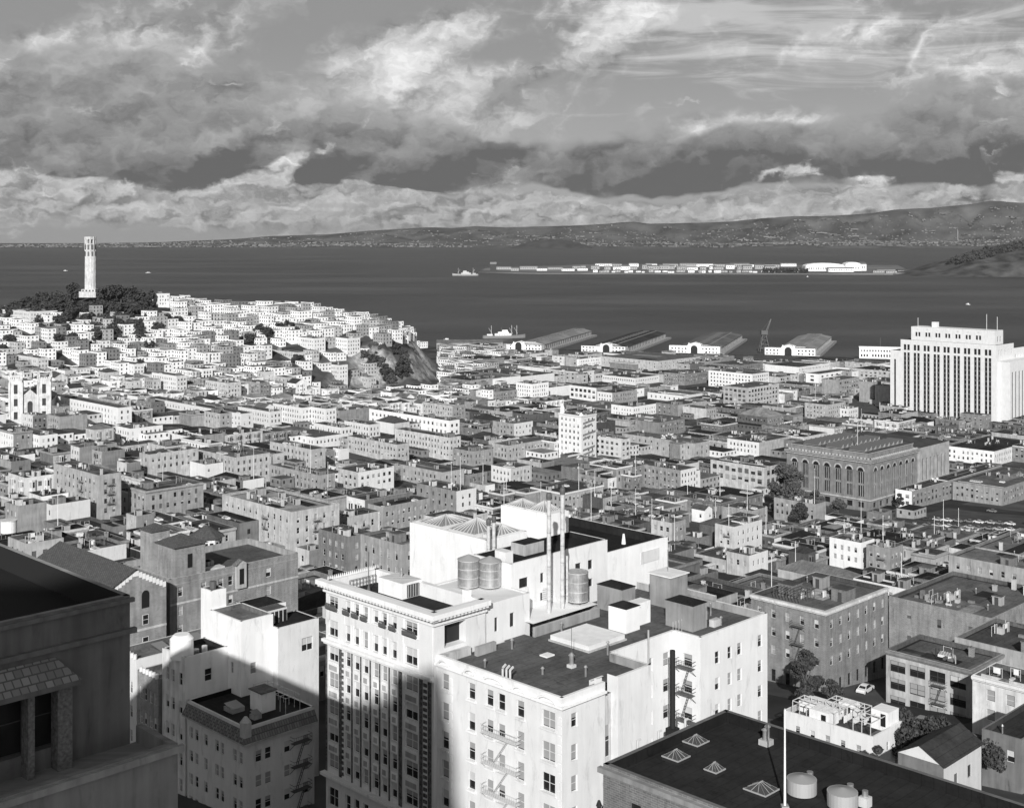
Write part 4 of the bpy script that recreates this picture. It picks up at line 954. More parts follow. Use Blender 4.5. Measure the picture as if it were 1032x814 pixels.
b.box(u0-.5,v0-.5,15.3,u0-.003,v0+D1,15.9,SL); b.box(u0,v0-.5,15.3,u0+W1,v0-.003,15.9,SL)
for i in range(24): b.box(u0-1.2,v0+2*i,36.3,u0-.6,v0+2*i+.9,37.1,SL); b.box(u0+2*i,v0-1.2,36.3,u0+2*i+.9,v0-.6,37.1,SL)
b.build('cornice', HJ)
b = OB(*hj); b.box(u0+2.5,v0+2.5,36,u0+W1,v0+D1-1,38.4,SG,top=RF); b.box(u0+2.2,v0+2.2,38.4,u0+W1,v0+D1-1,38.8,SL,top=RF)
WG = plain('sooty_glass',.10,.4)
for i in range(9):
    for j in range(3):
        x, y = u0+5+4.6*i, v0+6+j*13.5; b.box(x,y,38.8,x+2.6,y+9,39.1,SG); b.face([(x,y,39.1),(x+2.6,y,40.9),(x+2.6,y+9,40.9),(x,y+9,39.1)],WG); b.face([(x,y,39.1),(x+2.6,y,39.1),(x+2.6,y,40.9)],SL)
    
b.build('attic', HJ)
def archwin(b, c, face, r=1.7, z=30.0):
    seg = 10
    def q(a, dz, k): return (u0-k, v0+a, dz) if face == 'W' else (u0+a, v0-k, dz)
    pts = [(c+r*math.cos(math.pi*i/seg), z+r*math.sin(math.pi*i/seg)) for i in range(seg+1)]
    for (p1, p2) in zip(pts, pts[1:]): b.face([q(c,z-.02,.04),q(p1[0],p1[1],.04),q(p2[0],p2[1],.04)],GLASS)
    R2 = r+.75
    for i in range(seg):
        a0, a1 = math.pi*i/seg, math.pi*(i+1)/seg
        b.face([q(c+r*math.cos(a0),z+r*math.sin(a0),.25),q(c+R2*math.cos(a0),z+R2*math.sin(a0),.25),q(c+R2*math.cos(a1),z+R2*math.sin(a1),.25),q(c+r*math.cos(a1),z+r*math.sin(a1),.25)],SL)
        b.face([q(c+r*math.cos(a0),z+r*math.sin(a0),.25),q(c+r*math.cos(a1),z+r*math.sin(a1),.25),q(c+r*math.cos(a1),z+r*math.sin(a1),.0),q(c+r*math.cos(a0),z+r*math.sin(a0),.0)],SL)
    for (z0_,z1_) in ((22.6,23.6),(29.4,30.0)):
        if face == 'W': b.box(u0+.55,v0+c-r,z0_,u0+.88,v0+c+r,z1_,SG)
        else: b.box(u0+c-r,v0+.55,z0_,u0+c+r,v0+.88,z1_,SG)
    for s in (-.55,.55):
        if face == 'W': b.box(u0+.6,v0+c+s-.09,17,u0+.85,v0+c+s+.09,30,SL)
        else: b.box(u0+c+s-.09,v0+.6,17,u0+c+s+.09,v0+.85,30,SL)
for (c0,c1) in cW: part(HJ,hj,'arched_window',lambda b:archwin(b,D1-(c0+c1)/2,'W'))
for (c0,c1) in cS: part(HJ,hj,'arched_window',lambda b:archwin(b,(c0+c1)/2,'S'))
part(HJ,hj,'flagpole',lambda b:b.cyl(u0+12,v0+14,38.4,52,.14,IRONW,6))
reserve(*UV(u0,v0-1.5),83,52); FACES.append((793,957,451,505,648)); ALL.append(dict(o=None,phrase='arcaded hall',X=180,Y=660,z=8,h=26,W=40,D=40))
ALL.append(dict(o=None,phrase='striped white office tower',X=370,Y=990,z=3,h=60,W=60,D=80))

# twin-towered church
CH = tag(empty('twin_towered_church', (-296,792,31), math.radians(14)), 'pale church with two pinnacled square towers and pointed window at the left edge', 'church')
PW = wall_mat(.56); GS = plain('lancet_glass', .05, .3)
for s in (-1,1):
    t = MB(); x = s*8.2
    t.facade((x-3.7,0),(1,0),(0,1),7.4,-3,29,[(2.6,4.8)],[(5,9.5),(13,17.5),(20.5,26.2)],.5,PW,GS)
    t.box(x-3.7,.55,-3,x+3.7,7.4,29,PW); t.box(x-3.7,.0,28.9,x+3.7,.55,29,PW); [t.face([(x+k*3.7,0,-3),(x+k*3.7,.55,-3),(x+k*3.7,.55,29),(x+k*3.7,0,29)],PW) for k in (-1,1)]; t.box(x-4.0,-.3,29,x+4.0,7.7,29.8,PW); t.box(x-3.9,-.22,18.6,x+3.9,-.003,19.1,PW); t.box(x-3.9,-.22,11,x+3.9,-.003,11.4,PW)
    for dx in (-3.6,3.6):
        t.box(x+dx-.55,-.5,-3,x+dx+.55,-.004,27.5,PW)
        for dy in (0,7.4): t.box(x+dx-.5,dy-.5,29.8,x+dx+.5,dy+.5,31.4,PW); t.cyl(x+dx,dy,31.4,34.2,.6,PW,4,r2=.03)
    for k in range(5): t.box(x-2.8+k*1.3,-.2,29.8,x-2.2+k*1.3,.2,30.7,PW)
    tw = t.build('tower', CH)
b = MB(); b.facade((-4.5,1.0),(1,0),(0,1),9,-3,19,[(3.0,6.0)],[(8,14.5)],.5,PW,GS)
b.face([(-4.5,1.0,19),(4.5,1.0,19),(0,1.0,23)],PW); b.face([(-4.5,1.4,19),(0,1.4,23),(4.5,1.4,19)],PW)
b.box(-11.5,7.4,-3,11.5,46,15,PW); b.build('nave', CH)
b = MB(); b.gable(-11.5,1.5,11.5,46,15,6.5,roof_mat(.08),PW,'y',.3); b.build('nave_roof', CH)
b = MB()
for k in range(6):
    a0 = math.pi*k/6; a1 = math.pi*(k+1)/6; b.face([(0,.95,14.4),(1.5*math.cos(a0),.95,14.4+1.5*math.sin(a0)),(1.5*math.cos(a1),.95,14.4+1.5*math.sin(a1))],GS)
b.box(-1.5,.6,-3,1.5,.96,4,GS); b.cyl(0,1.2,23,26,.15,PW,4); b.box(-.7,1.1,24.6,.7,1.3,24.9,PW); b.build('gable_window', CH)
uu, vv = toUV(-296,792); RECTS.append((uu-20,vv-12,uu+30,vv+46)); FACES.append((2,48,376,424,780)); ALL.append(dict(o=None,phrase='twin-towered church',X=-290,Y=792,z=31,h=28,W=10,D=10))

# hilltop memorial tower
zc = 96.0
CT = tag(empty('memorial_tower', (-396,1212,zc)), 'tall pale fluted round tower with open arched crown on the wooded hilltop', 'tower')
PT = wall_mat(.52)
b = MB(); n = 96; ring = []
for k, z in enumerate((0,44)):
    for i in range(n):
        a = 2*math.pi*i/n; r = 5.3 - .38*abs(math.cos(a*9)) - (.25 if k else 0); b.v.append((r*math.cos(a), r*math.sin(a), z))
mi_ = b.mi(PT)
for i in range(n): j = (i+1) % n; b.f.append((i,j,n+j,n+i)); b.m.append(mi_)
b.build('shaft', CT)
b = MB()
b.cyl(0,0,38,48.6,3.2,plain('tower_core',.25),20)
for i in range(9):
    a = 2*math.pi*(i+.15)/9; c, s_ = math.cos(a), math.sin(a)
    for z0_, z1_, w in ((38.0,43.2,1.5),(44.6,47.4,1.1)):
        pts = [(4.95*c - w/2*-s_*k, 4.95*s_ - w/2*c*k) for k in (-1,1)]
    b.bar((4.55*c,4.55*s_,37.5),(4.55*c,4.55*s_,50.6),1.0,PT,4)
b.cyl(0,0,43.4,44.4,5.05,PT,36); b.cyl(0,0,48.0,49.4,5.0,PT,36,cap=False); b.cyl(0,0,49.4,50.6,4.85,PT,36,cap=False); b.cyl(0,0,48.2,48.4,4.9,PT,36)
b.build('crown_arcade', CT)
b = MB()
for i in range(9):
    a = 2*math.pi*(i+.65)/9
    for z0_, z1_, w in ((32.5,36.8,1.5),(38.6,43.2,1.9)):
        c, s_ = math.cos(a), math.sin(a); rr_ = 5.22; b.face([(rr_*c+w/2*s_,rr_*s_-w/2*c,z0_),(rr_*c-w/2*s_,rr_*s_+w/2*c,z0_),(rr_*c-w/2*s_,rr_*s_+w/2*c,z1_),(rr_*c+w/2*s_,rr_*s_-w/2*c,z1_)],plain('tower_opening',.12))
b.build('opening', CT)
b = MB(); b.box(-6.5,-6.5,-6,6.5,6.5,1.5,PT); b.box(-8,-9,-6,8,-6.5,-.5,PT)
for i in range(4): b.box(-5.6+3.1*i,-6.6,-.6,-4.2+3.1*i,-6.5,.9,GS)
b.build('podium', CT)
ALL.append(dict(o=None,phrase='round hilltop tower',X=-396,Y=1212,z=90,h=50,W=8,D=8))
uu, vv = toUV(-396,1212); RECTS.append((uu-42,vv-40,uu+42,vv+60))
HILLPARK = (uu-42,vv-40,uu+42,vv+60)

# ------------------------------------------------------------------ buildings measured one by one
NG = 'blocks in the dense city below'
near = False
def S(*a, **k):
    Yn = k.get('Yfix')
    if 'fh' not in k: k['fh'] = 3.4
    return from_spec(*a, **k)
B_ = 'brick'
S(832,617,17,757,895,.22,None,Yfix=251,kind=B_,near=True,cornice=.6,fe=1,label='four-storey dark brick hotel with white cornice and pergola-like roof frames, behind the white hotel',phrase='white-corniced brick hotel',name='brick_hotel',cat='hotel',pitch=3.3,ww=1.0,wh=1.8,fh=3.6,shop=True,clutter=3,z0=59.5)
S(1000,617,20,896,1060,.26,None,Yfix=268,kind=B_,near=False,blankW=False,label='long dark brick building with small upper windows beyond the white-corniced brick hotel',phrase='long blank brick building',pitch=7,ww=1.0,wh=1.8,fh=5.0,name='brick_warehouse',clutter=3,z0=50)
S(1062,634,17,962,1100,.32,None,Yfix=236,blankW=True,label='stained plain concrete wall building with dark roof shed at the right edge',name='concrete_building',clutter=1,z0=55)
pr = ALL[-3]; b = MB(); Wp, Dp, hp = pr['W'], pr['D'], pr['h']-.9
for (x0,y0,x1,y1) in ((3,Dp*.45,8.5,Dp*.8),):
    for i in range(9):
        y = y0+(y1-y0)*i/8; b.bar((x0,y,hp+2.2),(x1,y,hp+2.2),.06,IRON)
        for x in (x0,(x0+x1)/2,x1): b.bar((x,y,hp),(x,y,hp+2.2),.06,IRON)
    for x in (x0,x1): b.bar((x,y0,hp+2.15),(x,y1,hp+2.15),.07,IRON)
b.build('clothes_frame', pr['o'])
r4 = S(978,675,13.2,893,1010,.5,None,Yfix=232,label='four-bay loft building with white piers and broad dark windows, at the dark trees',phrase='white-piered loft building',name='loft_building',near=True,pitch=3.95,ww=3.1,wh=2.1,fh=3.3,fe=1,cornice=.2,frame=FRAMED,roof=.14)
S(1058,699,12,980,1080,.6,None,Yfix=212,label='white apartment building with paired windows at the right edge, beside the loft building',near=True,pitch=3.4,ww=1.5,wh=1.9,fh=3.3,cornice=.68,name='apartment_house')
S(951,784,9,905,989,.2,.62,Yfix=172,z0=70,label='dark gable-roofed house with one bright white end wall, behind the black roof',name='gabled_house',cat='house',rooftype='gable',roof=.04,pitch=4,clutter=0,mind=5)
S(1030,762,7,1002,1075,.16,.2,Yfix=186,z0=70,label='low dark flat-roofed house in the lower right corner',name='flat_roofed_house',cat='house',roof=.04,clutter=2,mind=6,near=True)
S(880,742,7.5,790,893,.72,None,Yfix=196,z0=66,label='sunlit white house with roof pergola and stepped parapets below the brick hotel',name='terrace_house',cat='house',near=True,roof=.4,clutter=0,fh=2.9,wh=1.4,ww=.9,phrase='white pergola house')
pr = ALL[-1]; b = MB(); Wp, Dp, hp = pr['W'], pr['D'], pr['h']
for (x0,y0,x1,y1) in ((1,1,Wp-1,4),(1,Dp*.45,4.5,Dp-1),(Wp-4,Dp*.3,Wp-1,Dp*.7)):
    nx = max(2,int((y1-y0)/1.2)) 
    for i in range(nx+1):
        y = y0+(y1-y0)*i/nx; b.bar((x0,y,hp+1.5),(x1,y,hp+1.5),.07,IRONW)
        for x in (x0,x1): b.bar((x,y,hp-.9),(x,y,hp+1.5),.07,IRONW)
    for x in (x0,x1,(x0+x1)/2): b.bar((x,y0,hp+1.45),(x,y1,hp+1.45),.08,IRONW)
b.build('pergola', pr['o'])
b = MB()
for (x,y,w_,d_,h_) in ((.4,Dp*.5,3,3.5,2.2),(Wp-3.6,.4,3.2,3,3.0),(Wp*.4,Dp-4.5,3.4,4,1.6),(Wp-2.6,Dp*.45,2.2,2.6,2.2)): b.box(x,y,hp-.9,x+w_,y+d_,hp-.9+h_,wall_mat(.76),bottom=False); b.box(x-.1,y+.5,hp-.2,x-.004,y+1.3,hp-.9+h_-.4,GLASS)
for i in range(8): b.box(Wp*.3+R.random()*4,2+i*1.3,hp-.9,Wp*.3+4.6+R.random(),2.12+i*1.3,hp-.9+R.uniform(.5,1.2),wall_mat(.7))
b.build('terrace_wall', pr['o'])
S(866,752,4.5,800,880,.16,None,Yfix=183,z0=68,label='low dark house with hipped roof in front of the white pergola house',name='hipped_house',cat='house',rooftype='hip',roof=.06,mind=5)
S(294,516,13.5,224,342,.44,.5,Yfix=402,near=True,fe=2,kind='plaster',label='big pale grey corner apartment block with fire escapes, above the brick apartment house',phrase='grey corner apartment block',name='apartment_block',pitch=3.4,ww=1.1,wh=1.8,fh=3.3,roof=.3,clutter=3)
S(351,521,11,343,383,.4,.5,near=True,label='pale two-storey front with long gallery, joined right of the grey corner apartment block',name='commercial_building',fe=2,pitch=3.6,fh=4.2,wh=2.1)
S(351,541,12,321,359,.2,.24,kind=B_,near=True,label='dark brick block with tall windows just above the ornate hotel cornice',pitch=2.9)
S(405,549,12,355,430,.3,.3,near=True,label='grey block with a row of tall windows behind the ornate hotel parapet',pitch=3.4,wh=2.6,fh=4.4,roof=.14)
S(386,511,10,380,433,.35,.3,near=True,label='square grey block with dark roof, up the street from the ornate hotel',clutter=1,roof=.06)
S(460,495,11,420,480,.25,.66,label='dark-sided building with white scrolled front gable, left of the rear lift towers',phrase='scroll-gabled building',pitch=4)
S(568,497,9,535,608,.34,.4,cornice=.7,label='low building ringed by a bold white cornice, behind the right lift tower',phrase='white-corniced low building')
S(586,419,30,563,601,.74,.62,cornice=.76,label='slender eight-storey white tower block with painted stripes on its side wall',phrase='slender white tower block',name='tower_block',pitch=3.3,ww=1.3,fh=3.6,clutter=2)
tr = ALL[-1]; b = MB(); W_t, D_t = tr['W'], tr['D']
for (z, ln) in ((26,.8),(23.5,.6),(19,.85),(16.5,.5),(10,.8),(7.2,.7),(4.4,.8)): b.face([(W_t*.1,-.03,z-1.6),(W_t*(.1+ln),-.03,z),(W_t*(.1+ln),-.03,z+1.3),(W_t*.1,-.03,z-.3)],wall_mat(.2))
b.build('painted_sign', tr['o'])
b = MB(); b.cyl(1.6,D_t-1.6,30,33,1.5,WH,8); b.cyl(1.6,D_t-1.6,33,36,1.4,WH,8,r2=.1); b.cyl(1.6,1.6,30,31.6,1.3,WH,8,r2=.3); b.build('cupola', tr['o'])
S(147,495,10.5,129,205,.3,.34,kind=B_,cornice=.4,label='grey brick block with dark roof and white roof shed, right of the eight-row fire-escape block',pitch=3)
S(99,479,16,54,117,.42,.42,fe=2,label='tall grey apartment block with fire escapes on both faces, left middle distance',phrase='fire-escape apartment block',name='apartment_block',pitch=3.2)
S(119,411,12,52,124,.74,.74,label='long white three-storey block right of the twin-towered church',pitch=4,clutter=0)
S(243,417,11,148,247,.72,.72,label='very long white block with one row of small windows, left half of the middle distance',pitch=3.6,phrase='very long white block')
S(453,424,12,372,457,.76,.76,label='long bright white block with two even rows of dark square windows',phrase='even-windowed white block',pitch=4.2,ww=1.8,wh=2,fh=4.4,clutter=1)
S(33,419,8,3,47,.7,.2,label='white-sided low block with dark end wall just below the church')
S(60,420,9,47,88,.3,.28,label='plain grey slab-sided block right below the church towers',blankS=True)
S(40,439,8,-6,58,.72,.74,label='white L-shaped building with dark roof well near the left edge')
S(131,432,8.5,117,164,.74,.72,label='white block with a full row of dark windows, above the long dark roofs',pitch=2.8)
S(272,415,11,237,276,.72,.7,label='white block joined to the right end of the very long white block')
S(304,411,12,275,306,.72,.7); S(328,412,13,309,331,.76,.76,label='bright white cube with one dark square window, left of the grey shed')
S(342,414,9,331,380,.3,.26,blankS=True,label='plain dark grey shed-like block with black roof right of the white cube')
S(80,451,11,74,118,.6,.22,blankS=True,label='dark slab wall block with small bright end, under the long dark roofs')
S(150,458,11,149,200,.4,.46,pitch=3.2); S(237,461,12,200,272,.42,.46,pitch=3.2)
S(314,453,13,272,322,.44,.4,pitch=3.4,label='pale grey three-storey block with black roof, centre left')
S(52,509,6,47,91,.68,.7,blankS=True,label='long low white parapet wall building above the left water tank'); S(18,510,11,8,47,.3,.3,blankS=True,label='plain grey stucco block behind the white rooftop tank at the left edge')
S(129,497,8,115,134,.72,.74); S(317,441,6,288,345,.7,.7); S(344,431,7,316,347,.74,.7); S(372,428,9,347,375,.74,.7)
S(453,441,14,398,457,.5,.5,label='pale blank-parapet block in front of the even-windowed white block'); S(400,448,11,350,404,.5,.45)
S(477,455,10,456,497,.32,.36); S(512,449,9,497,560,.36,.36); S(518,427,10,496,537,.36,.7,pitch=3.2)
S(456,409,11,426,469,.5,.3); S(536,387,15,520,553,.72,.76,label='tall white block with dark shadowed neighbour, left of the big-windowed white block'); S(500,395,8,475,521,.25,.22)
S(601,391,12,574,617,.76,.3,pitch=5,ww=3.2,wh=2.6,fh=4.6,label='white block with large dark factory windows in two rows, centre',phrase='big-windowed white block')
S(617,396,9.5,602,642,.7,.3,pitch=3); S(638,410,8,616,676,.74,.74,pitch=2.8,ww=1.0,roof=.08,label='low white building with a long row of narrow windows, under the big-windowed white block',phrase='low narrow-windowed building')
S(753,391,17,729,785,.4,.46,pitch=4.4,ww=2.8,wh=2.2,fh=3.8,label='grey loft block with big gridded windows, left of the two blank dark blocks'); S(758,377,15,714,775,.74,.66,pitch=3.6,ww=1.6)
S(690,377,11,669,714,.27,.25,kind=B_); S(663,364,11,606,706,.5,.5,pitch=7,clutter=0,label='broad pale warehouse front below the second pier',phrase='broad pale warehouse')
S(583,362,9,572,606,.72,.72); S(640,381,7,607,664,.7,.7); S(805,370,7,771,836,.76,.74,blankW=True,label='wide low white shed with inner court below the striped-roof pier',clutter=0); S(825,377,9,812,857,.74,.74,pitch=9,ww=4,wh=2,clutter=0)
S(845,383,16,828,866,.33,.33,blankW=True,pitch=4,ww=2.4,fh=4,kind=B_,label='dark blank-sided brick warehouse left of the striped white office tower',name='warehouse'); S(880,385,18,866,888,.34,.3,blankW=True,blankS=True); S(896,389,18,882,902,.4,.4,blankW=True,blankS=True)
S(834,408,12,811,852,.42,.4,pitch=3); S(855,412,8,850,865,.7,.7); S(765,446,11,733,797,.66,.36,blankS=True,roof=.06,label='black-roofed shed with white front wall, left of the arcaded hall')
S(770,471,14,716,788,.44,.44,pitch=4.3,ww=2.8,wh=2.6,fh=4.6,roof=.05,label='long grey two-storey block with arched-looking windows and black roof behind the bare tree',phrase='black-roofed long block')
S(686,474,13,624,702,.28,.72,kind=B_,label='long dark brick side with narrow white windowed front, left of the black-roofed long block',phrase='dark brick flank')
S(700,447,11,627,715,.42,.4,pitch=5,label='long pale flank with skylights on its roof, above the dark brick flank'); S(626,443,13,598,630,.66,.6,pitch=4,ww=2.2,label='pale gridded-window block right of the slender white tower block')
S(664,426,10,620,690,.25,.22,blankW=True); S(712,412,9,688,722,.48,.3,blankW=True)
S(677,527,9,656,690,.52,.3,near=True,pitch=3,ww=1.5); S(710,514,6,697,715,.76,.76,rooftype='gable',label='tiny bright white gabled house among dark roofs, centre right',cat='house',name='gabled_house',mind=6)
S(740,531,10,721,768,.6,.7,near=True,pitch=3.2,label='pale balconied tenement with gallery, above the white-corniced brick hotel',fe=1); S(755,560,7,735,774,.5,.72,near=True)
S(361,476,9,341,397,.5,.74,pitch=3.4,ww=1.6,label='white shopfront block with paired dark windows beside a parked car',phrase='white shopfront block'); S(322,479,8,250,327,.3,.3,pitch=3); S(446,476,9,396,468,.42,.45,pitch=3)
S(515,472,9,495,536,.62,.5); S(919,495,9,893,1010,.76,.26,pitch=4,ww=2,label='low grey building with one bright white end, in front of the arcaded hall',phrase='white-ended low building')
S(1002,455,9,954,1042,.7,.6,roof=.03,pitch=3,label='black-roofed low white building at the foot of the striped office tower')
S(1010,492,9,960,1060,.3,.28,roof=.1); S(868,547,10,836,881,.72,.76,near=True,label='bright white narrow house with sloping parapet, beside the balconied shophouse',cat='house',name='house'); S(897,553,9,884,906,.3,.3,fe=1,near=True,label='dark balconied shophouse right of the bright white narrow house')
S(1032,573,11,956,1100,.34,.34,near=True,pitch=3.4,roof=.14,label='long two-storey grey brick block near the right edge with parking behind'); S(822,508,9,780,823,.3,.34,blankS=True)
S(27,548,9,8,60,.36,.4,Yfix=300); S(160,296,13,151,171,.76,.76,label='white block perched beside the hilltop trees',cat='house',name='house'); S(30,314,13,9,58,.66,.66,roof=.3,label='broad pale school-like block with grey roof on the left shoulder of the hill',phrase='broad hill school',clutter=0)
S(350,341,16,334,363,.76,.66); S(316,341,13,299,328,.76,.76); S(342,368,17,316,347,.66,.76); S(371,380,13,337,373,.5,.5); S(299,355,9,266,303,.5,.5)
S(229,386,15,207,243,.5,.46); S(262,386,13,242,270,.3,.25,fe=1); S(38,361,12,14,46,.66,.6); S(178,379,16,153,184,.72,.6); S(135,367,12,112,138,.74,.74)
S(238,563,6,214,262,.6,.6,Yfix=262,label='pale low house beside the octagonal pavilion',cat='house',name='house',rooftype='hip')
near = False

# octagonal rooftop pavilion
X_, Y_ = (208-CX)/F*285, 285
OP = tag(empty('octagonal_pavilion', (X_,Y_,79.5)), 'white octagonal roof pavilion with conical dark tiles behind the brick stair tower', 'pavilion')
b = MB(); b.cyl(0,0,-22,3.6,3.5,wall_mat(.6),8); 
for i in range(8):
    a = math.pi*2*(i+.5)/8; c, s_ = math.cos(a), math.sin(a); rr_ = 3.27; 
    for k in (-.6,.6): b.face([(rr_*c+(.4+k)*s_,rr_*s_-(.4+k)*c,1.0),(rr_*c+(k-.4)*s_,rr_*s_-(k-.4)*c,1.0),(rr_*c+(k-.4)*s_,rr_*s_-(k-.4)*c,2.7),(rr_*c+(.4+k)*s_,rr_*s_-(.4+k)*c,2.7)],GLASS)
b.build('wall', OP); b = MB(); b.cyl(0,0,3.6,6.2,4.2,tile_mat('roof_tile',.10,.3),8,r2=.1); b.build('roof', OP)
uu, vv = toUV(X_,Y_); RECTS.append((uu-4,vv-4,uu+4,vv+4))
# white water tank on the left roof
LT = tag(empty('water_tank', (*P(9,536,66),66)), 'white-painted flat-topped rooftop water tank at the left edge', 'water tank')
b = MB(); b.cyl(0,0,0,3.2,2.2,WHITEP,20); b.build('drum', LT)
b = MB(); b.cyl(0,0,3.2,3.45,2.3,wall_mat(.6),20); b.build('lid', LT); b = MB(); [b.bar((1.5*x,1.5*y,-14),(1.5*x,1.5*y,0),.15,IRON) for x in (-1,1) for y in (-1,1)]; b.build('leg', LT)

# ------------------------------------------------------------------ the rest of the city, lot by lot
# open ground kept free: parking lot, square, street at the brick hotel
def res_px(xa, xb, ya, yb):
    pts = []
    for (x, y) in ((xa,ya),(xb,ya),(xa,yb),(xb,yb)):
        X, Y = solve(x, y, 0); pts.append((X,Y))
    us = [toUV(*p) for p in pts]; return pts, (min(u for u,_ in us), min(v for _,v in us), max(u for u,_ in us), max(v for _,v in us))
LOTS = []
def free_poly(px0, px1, py0, py1): LOTS.append((px0,px1,py0,py1))
free_poly(925,1030,522,545); free_poly(778,868,502,528); free_poly(384,440,352,398); free_poly(0,168,270,318); free_poly(775,905,655,745)
def lot_blocked(X, Y, W, D):
    for t in ((0,0),(1,0),(0,1),(1,1),(.5,.5)):
        q = UV(t[0]*W, t[1]*D); x, y = proj(X+q[0], Y+q[1], ground(X+q[0],Y+q[1]))
        for (a,b_,c,d) in LOTS:
            if a < x < b_ and c < y < d: return True
    return False
cand = []
PU, PVv = 143.0, 102.0
for bu in range(0, 14):
    for bv in range(-5, 16):
        U0, V0 = 110+bu*PU-40, bv*PVv+22
        Xc, Yc = UV(U0+60, V0+40)
        if Yc < 200 or Yc > 1800: continue
        pxc = proj(Xc, Yc, 0)[0]
        if pxc < -200 or pxc > 1250: continue
        hill = Xc < -40 and Yc > 880
        shorez = Xc >= -60 and Yc > 1050
        lim_v = [0, 15, 31, 47, 63, 79, 93] if hill else ([0, 40, 80] if not shorez else [0, 42, 82])
        if not hill and not shorez: lim_v = R.choice([[0,20,41,62,86],[0,22,42,66,87],[0,30,56,86]])
        for k in range(len(lim_v)-1):
            u = 0.0
            while u < (136 if hill else 124):
                w = R.uniform(7,12) if hill else (R.uniform(22,48) if shorez else R.choice((R.uniform(7,12),R.uniform(8,16),R.uniform(12,30))))
                w = min(w, (137 if hill else 127)-u)
                if w < 6: break
                full = lim_v[k+1]-lim_v[k]
                d = full-R.uniform(.5, full*.14 if not hill else 5)
                vv_ = V0+lim_v[k]+(0 if k % 2 == 0 else full-d)
                cand.append((U0+u, vv_, w-R.choice((.15,.15,.15,1.2,2.5)), d, 'hill' if hill else ('shore' if shorez else 'mid'))); u += w
Rr = random.Random(21)
for i in range(2400):       # whatever open ground is left between the blocks: yards filled with small sheds and houses
    px = Rr.uniform(0,1032); Y = Rr.uniform(225,1560) if Rr.random() < .7 else Rr.uniform(225,700); X = (px-CX)/F*Y; u, v = toUV(X,Y)
    fu, fv = (u-67.5) % PU, (v-19.5) % PVv
    if fv > 92 or fu > 134: continue
    if X < -40 and Y > 960 and i % 3: continue
    zone = 'hill' if (X < -40 and Y > 880) else ('shore' if Y > 1050 else 'mid'); s_ = Rr.uniform(6,15); cand.append((u, v, s_, s_*Rr.uniform(.7,1.4), zone))
for i in range(520):
    X = Rr.uniform(-125,10); Y = Rr.uniform(1030,1560); u, v = toUV(X,Y); s_ = Rr.uniform(7,14); cand.append((u, v, s_, s_*Rr.uniform(.7,1.3), 'hill' if X < -50 else 'shore'))
far = MB(); nh = 0
cand2 = []
for (u, v, w, d, zone) in cand:
    X, Y = UV(u, v)
    # trim against occupied rectangles
    for (a, b_, c, e) in RECTS:
        if u < c+.3 and u+w > a-.3 and v < e+.3 and v+d > b_-.3:
            opts = [(a-.3-u, 'u1'), (u+w-(c+.3), 'u0'), (b_-.3-v, 'v1'), (v+d-(e+.3), 'v0')]
            best = max(opts)
            if best[1] == 'u1': w = best[0]
            elif best[1] == 'u0': u, w = c+.3, best[0]
            elif best[1] == 'v1': d = best[0]
            else: v, d = e+.3, best[0]
            if w < 5 or d < 5: break
    if w < 5 or d < 5: continue
    X, Y = UV(u, v)
    if Y < 215 or (-116 < X < -64 and 1088 < Y < 1190): continue
    if occupied(u, v, u+w, v+d, 0): continue
    if any(a < u+w and c > u and b_ < v+d and e > v for (a,b_,c,e) in (HILLPARK,)): continue
    Yf = max(UV(u+w, v+d)[1], Y); Xm, Ym = UV(u+w/2, v+d/2)
    if Yf > shore(Xm)-(95 if Xm > 0 else 20) or (Y < 285 and X > 40): continue
    cs_ = [UV(u,v),UV(u+w,v),UV(u,v+d),UV(u+w,v+d)]
    gz = [ground(*c) for c in cs_]
    if max(gz)-min(gz) > (17 if zone == 'hill' else 15): continue
    xs_ = [proj(c[0],c[1],0)[0] for c in cs_]
    if max(xs_) < -5 or min(xs_) > 1042: continue
    if lot_blocked(X, Y, w, d): continue
    if zone == 'hill': h = R.choice((6.5,7.5,8,9.5,10,11,12.5)); 
    elif zone == 'shore': h = R.choice((5.5,7,8,9,11))
    else: h = R.choice((3.8,4.5,5.5,6.5,8)) if (Y < 600 and X > -20) else R.choice((4,5,6,6.5,7.5,8.5,10,11.5))
    g0 = ground(X,Y); hmax = 99
    for (xa, xb, yt, yb, Yd) in FACES:
        if Yd > Y+3 and min(xs_) < xb-2 and max(xs_) > xa+2:
            lim = yt + (.72 if Y > 420 else .66)*(yb-yt)
            q = lim-.0
            hmax = min(hmax, H-g0-(q-HY)*Yf/F)
    # nothing may rise in front of the hotels' rears, the view behind stays as it is
    if hmax < h:
        h = hmax
        if h < 3.4: continue
    cand2.append((Y, X, u, v, w, d, h, zone)); RECTS.append((u,v,u+w,v+d))
cand2.sort()
cnt = {'house':0,'warehouse':0,'shop_building':0,'commercial_building':0,'tenement':0}; PLUR = {'shop_building':'low shops and sheds in the blocks','commercial_building':'middling flat-roofed buildings in the blocks','tenement':'taller tenements in the blocks'}
